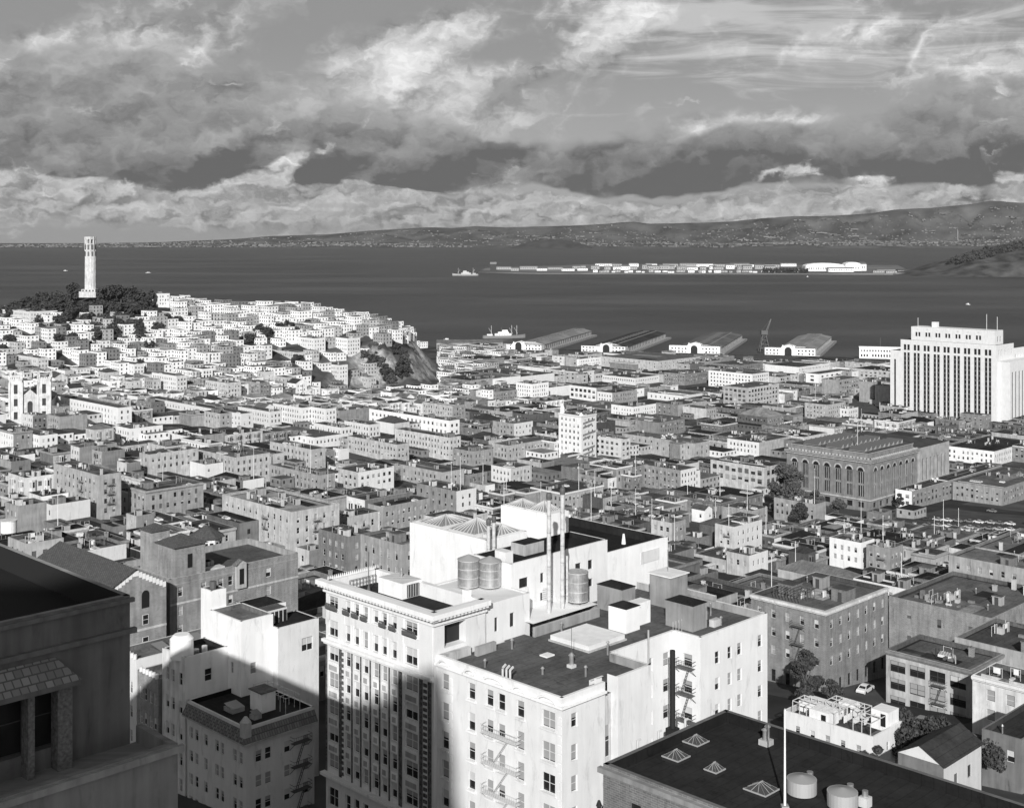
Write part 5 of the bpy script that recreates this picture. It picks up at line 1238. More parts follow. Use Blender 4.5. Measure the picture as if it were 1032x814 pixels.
for (Y, X, u, v, w, d, h, zone) in cand2:
    if zone == 'hill':
        tone = R.choice((.8,.8,.8,.76,.76,.68,.8,.5,.36,.3,.2)); roof = R.choice((.04,.08,.12,.2,.3)); nm, ct, gp = 'house', 'house', 'houses on the slopes of the hill'
    elif zone == 'shore':
        tone = R.choice((.72,.6,.4,.28,.44,.2,.76,.24)); roof = R.choice((.04,.06,.1,.16)); nm, ct, gp = 'warehouse', 'warehouse', 'waterfront warehouses and sheds'
    else:
        lt = X < -60 and Y > 620
        tone = R.choice((.72,.64,.5,.34,.26,.44,.7) if lt else (.1,.12,.16,.2,.24,.3,.4,.66,.2,.12,.2,.56)); roof = R.choice((.02,.02,.04,.06,.08,.12,.18)); nm = 'shop_building' if h < 6.6 else ('commercial_building' if h < 9.6 else 'tenement'); ct, gp = {'shop_building':'shop building','commercial_building':'commercial building','tenement':'tenement'}[nm], PLUR[nm]
    cnt[nm] += 1
    if cnt[nm] > 285:
        # beyond what one can count: one mass of small houses
        zg = ground(X,Y); zb = min(ground(*UV(u+a*w, v+c*d)) for a in (0,1) for c in (0,1))-1
        q = [UV(u,v),UV(u+w,v),UV(u+w,v+d),UV(u,v+d)]; zt = zg+h; m = wall_mat(tone); rm_ = roof_mat(roof)
        for i in range(4): a, c = q[i], q[(i+1)%4]; far.face([(a[0],a[1],zb),(c[0],c[1],zb),(c[0],c[1],zt),(a[0],a[1],zt)], m)
        far.face([(p[0],p[1],zt-.01) for p in q], rm_)
        for k in range(int(h/3.2)):
            z = zg+h-3.4-3.2*k+1.0
            nW = max(1,int(d/3)); nS = max(1,int(w/3))
            for i in range(nW):
                t = (i+.5)/nW*d; p0 = UV(u-.05,v+t-.55); p1 = UV(u-.05,v+t+.55); far.face([(p0[0],p0[1],z),(p1[0],p1[1],z),(p1[0],p1[1],z+1.5),(p0[0],p0[1],z+1.5)],FGLASS)
            for i in range(nS):
                t = (i+.5)/nS*w; p0 = UV(u+t-.55,v-.05); p1 = UV(u+t+.55,v-.05); far.face([(p0[0],p0[1],z),(p1[0],p1[1],z),(p1[0],p1[1],z+1.5),(p0[0],p0[1],z+1.5)],FGLASS)
        nh += 1; continue
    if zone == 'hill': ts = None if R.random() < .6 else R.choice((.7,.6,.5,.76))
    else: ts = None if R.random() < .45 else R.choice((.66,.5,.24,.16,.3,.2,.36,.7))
    rt = 'flat'
    if zone == 'hill' and R.random() < .2: rt = 'gable' if R.random() < .6 else 'hip'
    if zone == 'mid' and R.random() < .05: rt = 'hip'
    kd = B_ if (tone < .35 and zone != 'hill') else 'plaster'
    nr = Y < 400
    cn = R.choice((.7,.6,.4,.3,.2)) if (rt == 'flat' and R.random() < .35) else None
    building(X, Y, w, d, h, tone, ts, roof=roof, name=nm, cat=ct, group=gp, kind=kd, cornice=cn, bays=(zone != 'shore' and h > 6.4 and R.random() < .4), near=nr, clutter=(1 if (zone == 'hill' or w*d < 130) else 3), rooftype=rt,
             pitch=R.choice((2.6,3.0,3.4,4.2)) if zone != 'shore' else R.choice((3.5,5,7)), ww=R.choice((1.0,1.2,1.5)) if zone != 'shore' else R.choice((1.4,2.4)), wh=R.choice((1.6,1.8,2.0)),
             fh=3.1 if zone == 'hill' else 3.6, parapet=R.choice((.5,.8,1.1)), blankW=(zone != 'hill' and R.random() < .22), blankS=(zone != 'hill' and R.random() < .3), fe=1 if (zone == 'mid' and h > 9 and Y < 560 and R.random() < .35) else 0)
if far.f: tag(far.build('far_hillside_houses'), None, None, None, 'stuff')['label'] = 'mass of small white houses on the far side of the hill'
open('/tmp/cnt.txt','w').write(repr((cnt,nh))) if False else None

# ------------------------------------------------------------------ ground, water, hills
def ground_mat():
    m = bpy.data.materials.new('ground_mix'); t, b = nt(m); N = t.nodes.new; L = t.links.new
    def math_(op, a, c=None):
        n = N('ShaderNodeMath'); n.operation = op
        for i, x in enumerate((a, c)):
            if x is None: continue
            if isinstance(x, (int, float)): n.inputs[i].default_value = x
            else: L(x, n.inputs[i])
        return n.outputs[0]
    ge = N('ShaderNodeNewGeometry'); sp = N('ShaderNodeSeparateXYZ'); L(ge.outputs['Position'], sp.inputs[0])
    u = math_('MULTIPLY', math_('ADD', sp.outputs[0], sp.outputs[1]), 1/S2); v = math_('MULTIPLY', math_('SUBTRACT', sp.outputs[1], sp.outputs[0]), 1/S2)
    fu = math_('FLOORED_MODULO', math_('SUBTRACT', u, 67.5), PU); fv = math_('FLOORED_MODULO', math_('SUBTRACT', v, 19.5), PVv)
    blk = math_('MULTIPLY', math_('LESS_THAN', fu, 127.0), math_('LESS_THAN', fv, 85.0))
    n1 = N('ShaderNodeTexNoise'); n1.inputs['Scale'].default_value = .09; n1.inputs['Detail'].default_value = 8; L(ge.outputs['Position'], n1.inputs['Vector'])
    base = math_('ADD', math_('MULTIPLY', blk, .035), .035)
    col = math_('MULTIPLY', base, math_('ADD', math_('MULTIPLY', n1.outputs[0], 1.6), .25))
    ns = N('ShaderNodeSeparateXYZ'); L(ge.outputs['Normal'], ns.inputs[0])
    rock = N('ShaderNodeMapRange'); rock.inputs['From Min'].default_value = .80; rock.inputs['From Max'].default_value = .66; L(ns.outputs[2], rock.inputs['Value'])
    n2 = N('ShaderNodeTexNoise'); n2.inputs['Scale'].default_value = .12; n2.inputs['Detail'].default_value = 10; n2.inputs['Roughness'].default_value = .7; L(ge.outputs['Position'], n2.inputs['Vector'])
    rc = N('ShaderNodeMapRange'); rc.inputs['From Min'].default_value = .35; rc.inputs['From Max'].default_value = .68; rc.inputs['To Min'].default_value = .07; rc.inputs['To Max'].default_value = .5; L(n2.outputs[0], rc.inputs['Value'])
    mx = N('ShaderNodeMix'); mx.data_type = 'FLOAT'; L(rock.outputs[0], mx.inputs[0]); L(col, mx.inputs[2]); L(rc.outputs[0], mx.inputs[3])
    L(mx.outputs[0], b.inputs['Base Color']); b.inputs['Roughness'].default_value = .95; b.inputs['Specular IOR Level'].default_value = .1
    return m
def sheet(name, x0, x1, y0, y1, nx, ny, fz, mat, smooth=True):
    vs_, fs_ = [], []
    for j in range(ny+1):
        for i in range(nx+1):
            x, y = lerp(i/nx, x0, x1), lerp(j/ny, y0, y1); vs_.append((x,y,fz(x,y)))
    for j in range(ny):
        for i in range(nx):
            a = j*(nx+1)+i; fs_.append((a,a+1,a+nx+2,a+nx+1))
    me = bpy.data.meshes.new(name); me.from_pydata(vs_, [], fs_); me.materials.append(mat)
    if smooth: me.polygons.foreach_set('use_smooth', [True]*len(fs_))
    me.update(); return link(name, me)
def gz_(x, y):
    z = ground(x, y)
    s_ = shore(x)
    if y > s_: return -4 if y > s_+6 else 1.0
    k = sstep(interp(x, RIDGE), 5, 30)*sstep(y, 1060, 1130)*(1-sstep(y,1230,1300))*sstep(x,-150,-115)
    if k > 0: z += k*12*(mnoise.fractal(Vector((x*.06, y*.05, 0)), .8, 2.1, 5))
    return z
tag(sheet('ground', -800, 960, -80, 1950, 290, 340, gz_, ground_mat()), kind='structure')
def water_mat():
    m = bpy.data.materials.new('bay_water'); t, b = nt(m); N = t.nodes.new; L = t.links.new
    ge = N('ShaderNodeNewGeometry'); mp = N('ShaderNodeMapping'); mp.inputs['Scale'].default_value = (.0010, .0024, 1); mp.inputs['Rotation'].default_value = (0,0,.12); L(ge.outputs['Position'], mp.inputs[0])
    n = N('ShaderNodeTexNoise'); n.inputs['Scale'].default_value = 1; n.inputs['Detail'].default_value = 8; n.inputs['Roughness'].default_value = .62; L(mp.outputs[0], n.inputs['Vector'])
    r = N('ShaderNodeMapRange'); r.inputs['From Min'].default_value = .35; r.inputs['From Max'].default_value = .7; r.inputs['To Min'].default_value = .42; r.inputs['To Max'].default_value = .60; L(n.outputs[0], r.inputs['Value']); L(r.outputs[0], b.inputs['Roughness'])
    r2 = N('ShaderNodeMapRange'); r2.inputs['From Min'].default_value = .38; r2.inputs['From Max'].default_value = .66; r2.inputs['To Min'].default_value = .035; r2.inputs['To Max'].default_value = .10; L(n.outputs[0], r2.inputs['Value']); L(r2.outputs[0], b.inputs['Base Color'])
    w = N('ShaderNodeTexNoise'); w.inputs['Scale'].default_value = .06; w.inputs['Detail'].default_value = 5; L(ge.outputs['Position'], w.inputs['Vector'])
    bp = N('ShaderNodeBump'); bp.inputs['Strength'].default_value = .6; bp.inputs['Distance'].default_value = 3; L(w.outputs[0], bp.inputs['Height']); L(bp.outputs[0], b.inputs['Normal'])
    b.inputs['Specular IOR Level'].default_value = .16
    return m
WB = MB(); WB.face([(-30000,-3000,0),(30000,-3000,0),(30000,17800,0),(-30000,17800,0)], water_mat()); tag(WB.build('water'), kind='structure')
RP = [(-400,248),(0,246.8),(60,246),(100,245.2),(160,244.4),(200,242.6),(240,241),(270,238.5),(330,236.5),(372,233),(400,231.5),(430,230),(455,230.5),(480,228.5),(510,230),(540,229),(575,228.5),(600,227),(640,224.5),(655,226.5),(680,226),(740,224),(770,221),(800,219),(840,218.5),(880,216),(905,212.5),(930,211),(970,208),(1000,204.5),(1032,206),(1100,203),(1500,210)]
def hillz(x, y):
    px = CX+F*x/15800; zr = 150+(HY-interp(px, RP))*15800/F
    n = mnoise.fractal(Vector((x*.0018, y*.0016, 3)), .8, 2.1, 7)
    zr = max(zr, 10)
    y1 = 13100+120*mnoise.noise(Vector((x*.0007, 0, 9)))
    t = (y-y1)/(15800-y1)
    if t <= 0: return -8
    prof = .10*min(1,t*8) + .12*t + .78*sstep(t, .42, 1.0)
    if t > 1: prof = 1-.35*(t-1)
    rid = abs(mnoise.fractal(Vector((x*.0016, y*.0009, 7)), 1, 2.1, 5))
    return max(3.5, zr*1.04*prof*(1-.75*rid*sstep(t,.2,.55)*(1-sstep(t,.85,1))) + zr*.10*n*sstep(t,.25,.6)*(1-.75*sstep(t,.8,1)))
HM = noisy('far_hill_scrub', .03, .14, .0028, .95, 'Object', .05)
tag(sheet('hills', -9500, 12500, 12900, 18400, 420, 60, hillz, HM), kind='structure')
# town across the water: thousands of specks nobody could count
tb = MB(); TW = [plain('town_white',.19,.9), plain('town_grey',.12,.9), plain('town_dark',.05,.9)]
RT_ = random.Random(3)
for i in range(8000):
    px = RT_.uniform(-20,1060); t = RT_.random()**1.6; y = 13230+t*2300
    x = (px-CX)/F*y; dens = mnoise.noise(Vector((x*.0012, y*.002, 1)))+.25+.5*sstep(px,450,900)
    if dens < RT_.random()*.9-.15: continue
    z = hillz(x,y)-2; w = RT_.uniform(8,24); h = RT_.uniform(5,11); 
    tb.box(x,y,z,x+w,y+10,z+h+2,RT_.choice(TW),bottom=False)
    if RT_.random() < .10: tb.box(x-40,y,z,x+RT_.uniform(40,110),y+20,z+h+2,TW[RT_.randint(0,2)],bottom=False)
tb = tag(tb.build('far_town'), kind='stuff'); tb['label'] = 'town of countless tiny pale houses along the far shore'
CP = tag(empty('bell_tower', ((965-CX)/F*14300,14300,hillz((965-CX)/F*14300,14300))), 'slim pale bell tower standing up from the far shore town', 'tower')
b = MB(); b.box(-7,-7,-5,7,7,120,TW[0]); b.cyl(0,0,120,150,8,TW[0],4,r2=.3); b.build('shaft', CP)
tag(sheet('knoll', -180, 1000, 12600, 13300, 50, 16, lambda x,y: -6+ 95*max(0,1-((x-400)/430)**2)*max(0,1-((y-12950)/330)**2), noisy('knoll_wood',.03,.07,.01,.95)), kind='structure')

# flat island with its sheds, wooded island and causeway
def slab(name, pts, z, mat):
    b = MB(); b.face([(x,y,z) for x,y in pts], mat); n = len(pts)
    for i in range(n): p, q = pts[i], pts[(i+1)%n]; b.face([(p[0],p[1],-2),(q[0],q[1],-2),(q[0],q[1],z),(p[0],p[1],z)], mat)
    return b.build(name)
def W_(px, Y): return ((px-CX)/F*Y, Y)
tag(slab('island_ground', [W_(482,4900),W_(540,4720),W_(900,4650),W_(918,4900),W_(905,5900),W_(600,6100),W_(490,5400)], 4, noisy('island_soil',.08,.22,.004)), kind='structure')
tag(slab('causeway', [W_(900,4700),W_(950,4560),W_(955,4640),W_(905,4800)], 6, plain('island_rock',.22)), kind='structure')
def yb(x, y):
    px = CX+F*x/4600
    top = interp(px, [(905,-4),(920,8),(940,14),(965,38),(990,66),(1010,88),(1032,104),(1080,120),(1200,90),(1260,-4)])
    k = max(0, 1-((y-4750)/330)**2)
    return -4+(top+4)*k**.6 + (7*mnoise.fractal(Vector((x*.012,y*.012,0)),1,2,5) if top > 10 and k > .2 else 0)
tag(sheet('island_hill', *(W_(900,4400)[0], W_(1270,4400)[0]+400), 4400, 5090, 110, 46, yb, ground_mat()), kind='structure')
for n_ in bpy.data.objects['island_hill'].data.materials[0].node_tree.nodes:
    pass
im = noisy('island_scrub', .02, .11, .02); bpy.data.objects['island_hill'].data.materials[0] = im
RI = random.Random(11); ig = 'low sheds and barracks on the flat island'
IREC = []
def isl(px, Y, w, d, h, m, rt, z=4):
    x, y = W_(px, Y); b = MB(); b.box(0,0,0,w,d,h,m,top=TW[1]); 
    nm = 'hangar' if rt else 'barracks'
    if rt:
        for k in range(8):
            a0 = math.pi*k/8; a1 = math.pi*(k+1)/8; xm = w/2
            p = [(xm-xm*math.cos(a), h+h*.55*math.sin(a)) for a in (a0,a1)]
            b.face([(p[0][0],0,p[0][1]),(p[1][0],0,p[1][1]),(p[1][0],d,p[1][1]),(p[0][0],d,p[0][1])],m); b.face([(p[0][0],0,h-.1),(p[1][0],0,h-.1),(p[1][0],0,p[1][1]),(p[0][0],0,p[0][1])],m)
    else: b.gable(0,0,w,d,h,h*.3,TW[RI.choice((0,0,1))],m,'x',.5)
    for i in range(int(w/9)): b.box(3+i*9,-.15,h*.35,6+i*9,0,h*.7,TW[2],bottom=False)
    o = b.build(nm, None, (x,y,z)); o['category'] = nm; o['group'] = ig; IREC.append((px,Y,w,h,m,nm,o)); return o
IW = plain('island_white',.76,.8); IG = plain('island_grey',.34,.9)
isl(812,4950,150,60,20,IW,True); isl(852,4980,62,60,22,IW,True); isl(835,4860,95,40,13,IW,False); isl(868,5000,20,40,26,IW,False)
for i in range(34): isl(596+i*6.6+RI.uniform(-2.5,2.5),4740+RI.uniform(0,90),RI.uniform(9,26),16,RI.uniform(5,10),RI.choice((IW,IW,IG,IG)),False)
for i in range(22): isl(578+i*9.6+RI.uniform(-3,3),5060+RI.uniform(0,220),RI.uniform(20,48),22,RI.uniform(8,15),RI.choice((IW,IG,IG)),False)
for i in range(12): isl(600+i*17,5500+RI.uniform(0,200),RI.uniform(40,90),24,RI.uniform(9,14),RI.choice((IW,IG)),False)
for (px,w) in ((500,60),(515,30),(524,70),(541,40),(552,60),(566,50),(582,40)): isl(px,5000+RI.uniform(-60,200),w,20,RI.uniform(7,12),RI.choice((IG,IG,IW)),False)
for (px,Y,w) in ((880,4760,60),(893,4720,40),(905,4800,50),(884,4900,70)): isl(px,Y,w,16,7,IG,False)
isl(494,5000,24,16,26,TW[2],False); isl(1004,4560,26,14,8,IW,False,18)
# ------------------------------------------------------------------ trees
LEAF = noisy('dark_foliage', .02, .085, 1.2, .9); LEAF2 = noisy('grey_foliage', .04, .12, 1.2, .9); BARK = noisy('bark', .06, .14, 3)
RTn = random.Random(5)
def tree(X, Y, z, h, r, label, leaf=.5, n=900, mat=None, name='tree', group=None, shape=1.0, sparse=False, trunk=.3):
    mat = mat or LEAF
    root = tag(empty(name, (X,Y,z)), label, 'tree', group)
    t = MB(); t.cyl(0,0,-1,h*.45,.035*h,BARK,7,r2=.022*h,cap=False)
    clumps = []
    k = 9 + int(r*1.2)
    for i in range(k):
        a = RTn.uniform(0,6.283); q = RTn.random()**.5; zz = RTn.uniform(trunk, .93)
        env = math.sin(math.pi*min(1,max(.06,(zz-trunk+.1)/(1.08-trunk))))**.6
        rr_ = r*env*q*.78; clumps.append((rr_*math.cos(a), rr_*math.sin(a), h*zz, r*RTn.uniform(.26,.46)))
        t.bar((0,0,h*min(zz*.7,.45)),(rr_*math.cos(a),rr_*math.sin(a),h*zz),.012*h,BARK,5)
    t.build('trunk', root)
    c = MB(); k_ = c.mi(mat)
    for i in range(n):
        cx, cy, cz, cr = clumps[RTn.randrange(len(clumps))]
        d = Vector((RTn.gauss(0,1),RTn.gauss(0,1),RTn.gauss(0,1))).normalized()*(cr*(RTn.random()**.33 if not sparse else RTn.random()))
        p = Vector((cx,cy,cz))+Vector((d.x,d.y,d.z*.75*shape))
        e1 = Vector((RTn.gauss(0,1),RTn.gauss(0,1),RTn.gauss(0,1))).normalized(); e2 = e1.orthogonal().normalized(); s_ = leaf*RTn.uniform(.6,1.3)
        q = len(c.v); c.v += [tuple(p-e1*s_-e2*s_*.5),tuple(p+e1*s_-e2*s_*.5),tuple(p+e1*s_*.6+e2*s_*.7),tuple(p-e1*s_*.5+e2*s_*.6)]; c.f.append((q,q+1,q+2,q+3)); c.m.append(k_)
    c.build('crown', root); return root
def tp(px, pyb, h, r, label, **k):
    X, Y = solve(px, pyb, 0); return tree(X, Y, ground(X,Y), h, r, label, **k)
X,Y = W_(812,236); tree(X,Y,ground(X,Y),10.5,3.6,'dark bushy tree on the street in front of the white-corniced brick hotel',leaf=.26,n=3800)
X,Y = W_(838,232); tree(X,Y,ground(X,Y),7,2.2,'small dark tree at the corner of the white-corniced brick hotel',leaf=.24,n=1400)
for (px,Y,h,r,lab) in ((925,200,7.5,4.6,'broad dark tree below the white-piered loft building'),(905,212,6,3.2,'smaller dark tree at the left foot of the white-piered loft building'),(950,198,8,3.8,'dark tree just left of the white-ended gabled house roof'),(1005,190,7,3.6,'dark tree at the right edge under the white apartment building'),(878,186,9,2.0,'narrow dark conifer beside the white pergola house'),(893,178,5,2.6,'low dark shrub-like tree right of the white pergola house')):
    X,Y = W_(px,Y); tree(X,Y,ground(X,Y),h,r,lab,leaf=.26,n=int(900*r))
tp(792,520,25,10.5,'large bare-looking tree mass hiding the left end of the arcaded hall',leaf=.65,n=6500,mat=LEAF2,trunk=.15)
tp(822,523,14,5,'smaller tree in the square before the arcaded hall steps',leaf=.5,n=1600,mat=LEAF2); tp(845,524,10,4.5,'low bushy tree in the square at the foot of the arches',leaf=.5,n=1300,mat=LEAF2); tp(806,527,9,5,'dark low tree at the front edge of the square',leaf=.5,n=1400)
tp(905,515,9,3,'dark pointed tree before the white-ended low building',leaf=.4,n=900)
hg = 'trees on the hilltop park'
HT = [(73,1214,18,8,.7),(64,1195,14,8,.7),(56,1180,9,6,.7),(103,1200,19,8,1),(112,1205,21,9,1),(122,1210,21,9,1),(132,1215,19,9,1),(141,1216,16,8,1),(152,1222,17,5.5,1),(84,1180,9,7,1),(95,1176,10,7,1),(108,1180,10,8,1),(121,1186,11,8,1),(134,1190,10,8,1),(46,1190,8,7,1),(36,1188,7,7,1),(26,1190,6,7,1),(146,1196,8,6,1),(16,1192,6,7,1),(70,1165,8,7,1),(88,1160,8,7,1),(104,1158,8,7,1),(52,1168,7,7,1),(118,1162,8,7,1),(38,1172,6,7,1),(132,1168,8,6,1)]
for i in range(72):
    px = RTn.uniform(2,164) if i < 46 else RTn.uniform(4,74); Y = RTn.uniform(1120,1205) if i < 46 else RTn.uniform(1165,1235); HT.append((px,Y,RTn.uniform(6,10)*(1 if abs(px-85) > 14 else .7)*(1 if i < 46 else 1.5),RTn.uniform(5,8),1))
names_h = ['tree touching the round hilltop tower on its left','flat-crowned tree two places left of the round hilltop tower','small tree on the left shoulder of the wooded hilltop','first tall tree right of the round hilltop tower','tallest spreading tree right of the round hilltop tower','third tree right of the round hilltop tower','fourth tree right of the round hilltop tower','last tree of the dense row right of the round hilltop tower','isolated round-headed tree standing clear at the right end of the hilltop']
for i, (px,Y,h,r,_) in enumerate(HT):
    X,Y = W_(px,Y); tree(X,Y,ground(X,Y)-1,h,r, names_h[i] if i < len(names_h) else 'dark tree in the dense wood on the slope under the round hilltop tower', leaf=1.1,n=int(110*r), group=hg if i < 9 else 'wood under the hilltop tower', trunk=.25)
cg = 'scrubby trees on the quarried cliff'
for i, (px,py,h,r) in enumerate(((404,374,12,5),(408,368,12,5),(410,378,11,5),(406,362,10,5),(401,380,10,5),(391,382,9,6),(388,376,9,6),(395,386,8,6),(385,368,7,5),(380,362,7,6),(374,366,7,6),(368,360,7,6),(376,352,7,6),(383,355,7,5),(400,354,7,5),(414,354,5,4),(402,398,6,4),(407,402,5,4))):
    X, Y = solve(px, py, 0); tree(X,Y,ground(X,Y)-1,h,r,'scrubby dark tree clinging to the bare quarried cliff',leaf=.95,n=int(150*r),group=cg,mat=R.choice((LEAF,LEAF2)),trunk=.1)
sg = 'garden trees between hillside houses'
GT = [(250,330,8,5),(232,344,7,5),(310,332,7,5),(322,350,7,6),(300,366,6,5),(150,352,7,6),(140,372,6,5),(205,358,7,5),(65,378,7,6),(90,388,6,5),(262,340,11,6),(272,344,11,6),(282,338,10,6),(290,334,9,6),(252,346,8,6),(298,340,8,5),(100,344,9,8),(112,340,10,7),(60,348,8,6),(72,346,8,6),(86,352,7,6),(190,336,6,5),(168,326,7,6),(178,328,7,6),(200,330,6,5),(338,318,8,6),(380,324,8,7),(386,324,7,6),(40,372,6,5),(110,330,8,9),(120,326,8,9),(130,334,7,7),(158,332,6,6),(10,346,6,6),(5,356,6,6),(230,405,7,5),(236,398,6,5),(590,386,8,6),(650,380,6,5),(505,352,5,4)]
for i, (px,py,h,r) in enumerate(GT):
    X, Y = solve(px, py, 0); tree(X,Y,ground(X,Y)+1,h,r,None,leaf=.95,n=int(130*r),group=sg,trunk=.12); ALL.append(dict(o=bpy.context.scene.objects[-1] if False else COL.objects[-1], istree=True, X=X,Y=Y,z=ground(X,Y),h=h,W=1,D=1))
# the crown mesh is the last object linked; its parent is the thing
for r_ in ALL:
    if r_.get('istree') and r_['o'].parent: r_['o'] = r_['o'].parent
for i in range(64):
    px = 958+i*1.7+RI.uniform(-3,3); y = 4610+RI.uniform(-10,130); x = (px-CX)/F*y
    if yb(x,y) < 24: continue
    tree(x,y,yb(x,y)-2,17,16,'dark tree in the wood crowning the rocky island',leaf=4.5,n=170,group='wood on the rocky island',trunk=.1)
for i in range(14):
    px = 770+i*3.3; tree(*W_(px,4730),4,18,9,'dark tree in the clump between the white island sheds and hangars',leaf=3.2,n=120,group='tree clump on the flat island',trunk=.1)

# ------------------------------------------------------------------ piers, ships, crane
PRF = noisy('pier_roof_grey', .16, .28, .05)
def pier(name, px0, y0, px1, y1, width, hw, label, roofm, head_h=12, head_w=None, left=0.0):
    A_ = Vector((*P(px0,y0,3),0)); B__ = Vector((*P(px1,y1,3),0)); d = (B__-A_); L = d.length; ang = math.atan2(d.y, d.x)-math.pi/2
    root = tag(empty(name, (A_.x,A_.y,0), ang), label, 'pier', 'finger piers along the waterfront')
    # local: +y out to sea, -x to the left, origin at the right-hand front corner
    b = MB(); b.box(-width-4,-8,-2,6,L+10,2.6,CONC); 
    for i in range(int(L/9)): b.cyl(5.6,4+i*9,-2,3.4,.5,BARK,6)
    b.build('deck', root)
    b = MB(); n = int(L/9); b.facade((0,0),(0,1),(-1,0),L,2.6,9,[(1.5+9*i,6.8+9*i) for i in range(n)],[(3.2,7.6)],.3,wall_mat(.5),plain('shed_door',.12,.7))
    b.face([(-width,0,2.6),(-width,L,2.6),(-width,L,9),(-width,0,9)],wall_mat(.5)); b.face([(0,L,2.6),(-width,L,2.6),(-width,L,9),(0,L,9)],wall_mat(.5)); b.face([(0,0,2.6),(-width,0,2.6),(-width,0,9),(0,0,9)],wall_mat(.5))
    b.build('shed_wall', root)
    b = MB(); xm = -width/2; k = width*.22
    b.face([(.6,0,8.9),(.6,L,8.9),(xm+k,L,11.4),(xm+k,0,11.4)],roofm); b.face([(-width-.6,0,8.9),(xm-k,0,11.4),(xm-k,L,11.4),(-width-.6,L,8.9)],roofm)
    b.box(xm-k,0,11.4,xm+k,L,12.4,wall_mat(.4),top=roofm)
    for y in (0,L): b.face([(0,y,9),(-width,y,9),(xm-k,y,11.4),(xm+k,y,11.4)],wall_mat(.5))
    for i in range(int(L/16)): b.box(xm-k*.4,6+16*i,12.4,xm+k*.4,10+16*i,13,plain('monitor_glass',.1,.4))
    b.build('shed_roof', root)
    hw_ = head_w or width+6
    b = MB(); x1 = 1; x0 = 1-hw_; HWm = wall_mat(.78); cx_ = (x0+x1)/2 + left
    cols = [c for c in grid_cols(hw_, 4.2, 2.0) if abs((x0+(c[0]+c[1])/2)-cx_) > 8.5]
    b.facade((x0,-14),(1,0),(0,1),hw_,2.6,head_h,cols,[(3.6,5.8),(7.4,9.4)],.4,HWm,FGLASS)
    b.box(x0,-13.5,2.6,x1,-.02,head_h-.3,HWm,top=roofm); b.box(x0,-14,head_h-.3,x1,-13.5,head_h,HWm); [b.face([(k,-14,2.6),(k,-13.5,2.6),(k,-13.5,head_h),(k,-14,head_h)],HWm) for k in (x0,x1)]
    b.box(cx_-8,-14.8,2.6,cx_+8,-1,head_h+1.5,HWm); b.gable(cx_-8,-14.8,cx_+8,-1,head_h+1.5,2.4,HWm,HWm,'y',.1)
    b.cyl(cx_-6.5,-14,head_h+1.5,head_h+3.5,.8,HWm,6); b.cyl(cx_+6.5,-14,head_h+1.5,head_h+3.5,.8,HWm,6)
    b.build('head_house', root)
    b = MB(); b.box(cx_-4.2,-14.9,2.6,cx_+4.2,-14.82,8.6,BLACK)
    for i in range(8): a0, a1 = math.pi*i/8, math.pi*(i+1)/8; b.face([(cx_,-14.87,8.5),(cx_+4.2*math.cos(a0),-14.87,8.5+4.2*math.sin(a0)),(cx_+4.2*math.cos(a1),-14.87,8.5+4.2*math.sin(a1))],BLACK)
    b.build('arched_door', root); return root
pier('pier_shed',548,352,596,337.5,36,7,'leftmost of the four piers, ribbed side wall and pale head house beside the moored ship',PRF,9.5,52,-4)
pier('pier_shed',632,354.5,671,340,48,7,'second pier from the left, with near-black long roof and low arched white front',noisy('pier_roof_dark',.02,.05,.05),10.5,56,4)
pier('pier_shed',726,355.5,748,341.5,52,8,'third pier from the left, widest white front with arched doorway',noisy('pier_roof_mid',.08,.15,.05),12,62)
pier('pier_shed',822,357.5,838,343.5,44,8,'rightmost of the four piers, with striped pale grey roof and black arched door',PRF,11.5,60,-2)
RECTS_OK = True
EB = tag(empty('pier_office', (*P(866,361,3),3), math.radians(-14)), 'long white two-storey waterfront office left of the striped white office tower', 'building')
b = MB(); b.facade((0,0),(1,0),(0,1),50,-1,14,grid_cols(50,3.2,1.8),[(2,5),(8,10.2)],.4,wall_mat(.76),FGLASS); b.box(0,.5,-1,50,16,13.6,wall_mat(.76),top=RF); b.build('wall', EB); b = MB(); b.box(-.6,-.6,13.4,50.6,-.01,14.1,wall_mat(.8)); b.cyl(24,8,13.6,24,.3,IRON,6); b.build('cornice', EB)
LS = tag(empty('transit_shed', (*P(440,352,3),3), math.radians(3)), 'long flat grey quayside shed left of the moored ship', 'warehouse')
b = MB(); b.facade((0,0),(1,0),(0,1),84,-1,8,grid_cols(84,6,2.5),[(1,5)],.3,wall_mat(.3),FGLASS); b.box(0,.4,-1,84,30,8,wall_mat(.3),top=roof_mat(.2)); b.build('wall', LS); b = MB(); b.gable(0,0,84,30,8.01,3,roof_mat(.2),wall_mat(.3),'x',.4); b.build('roof', LS)
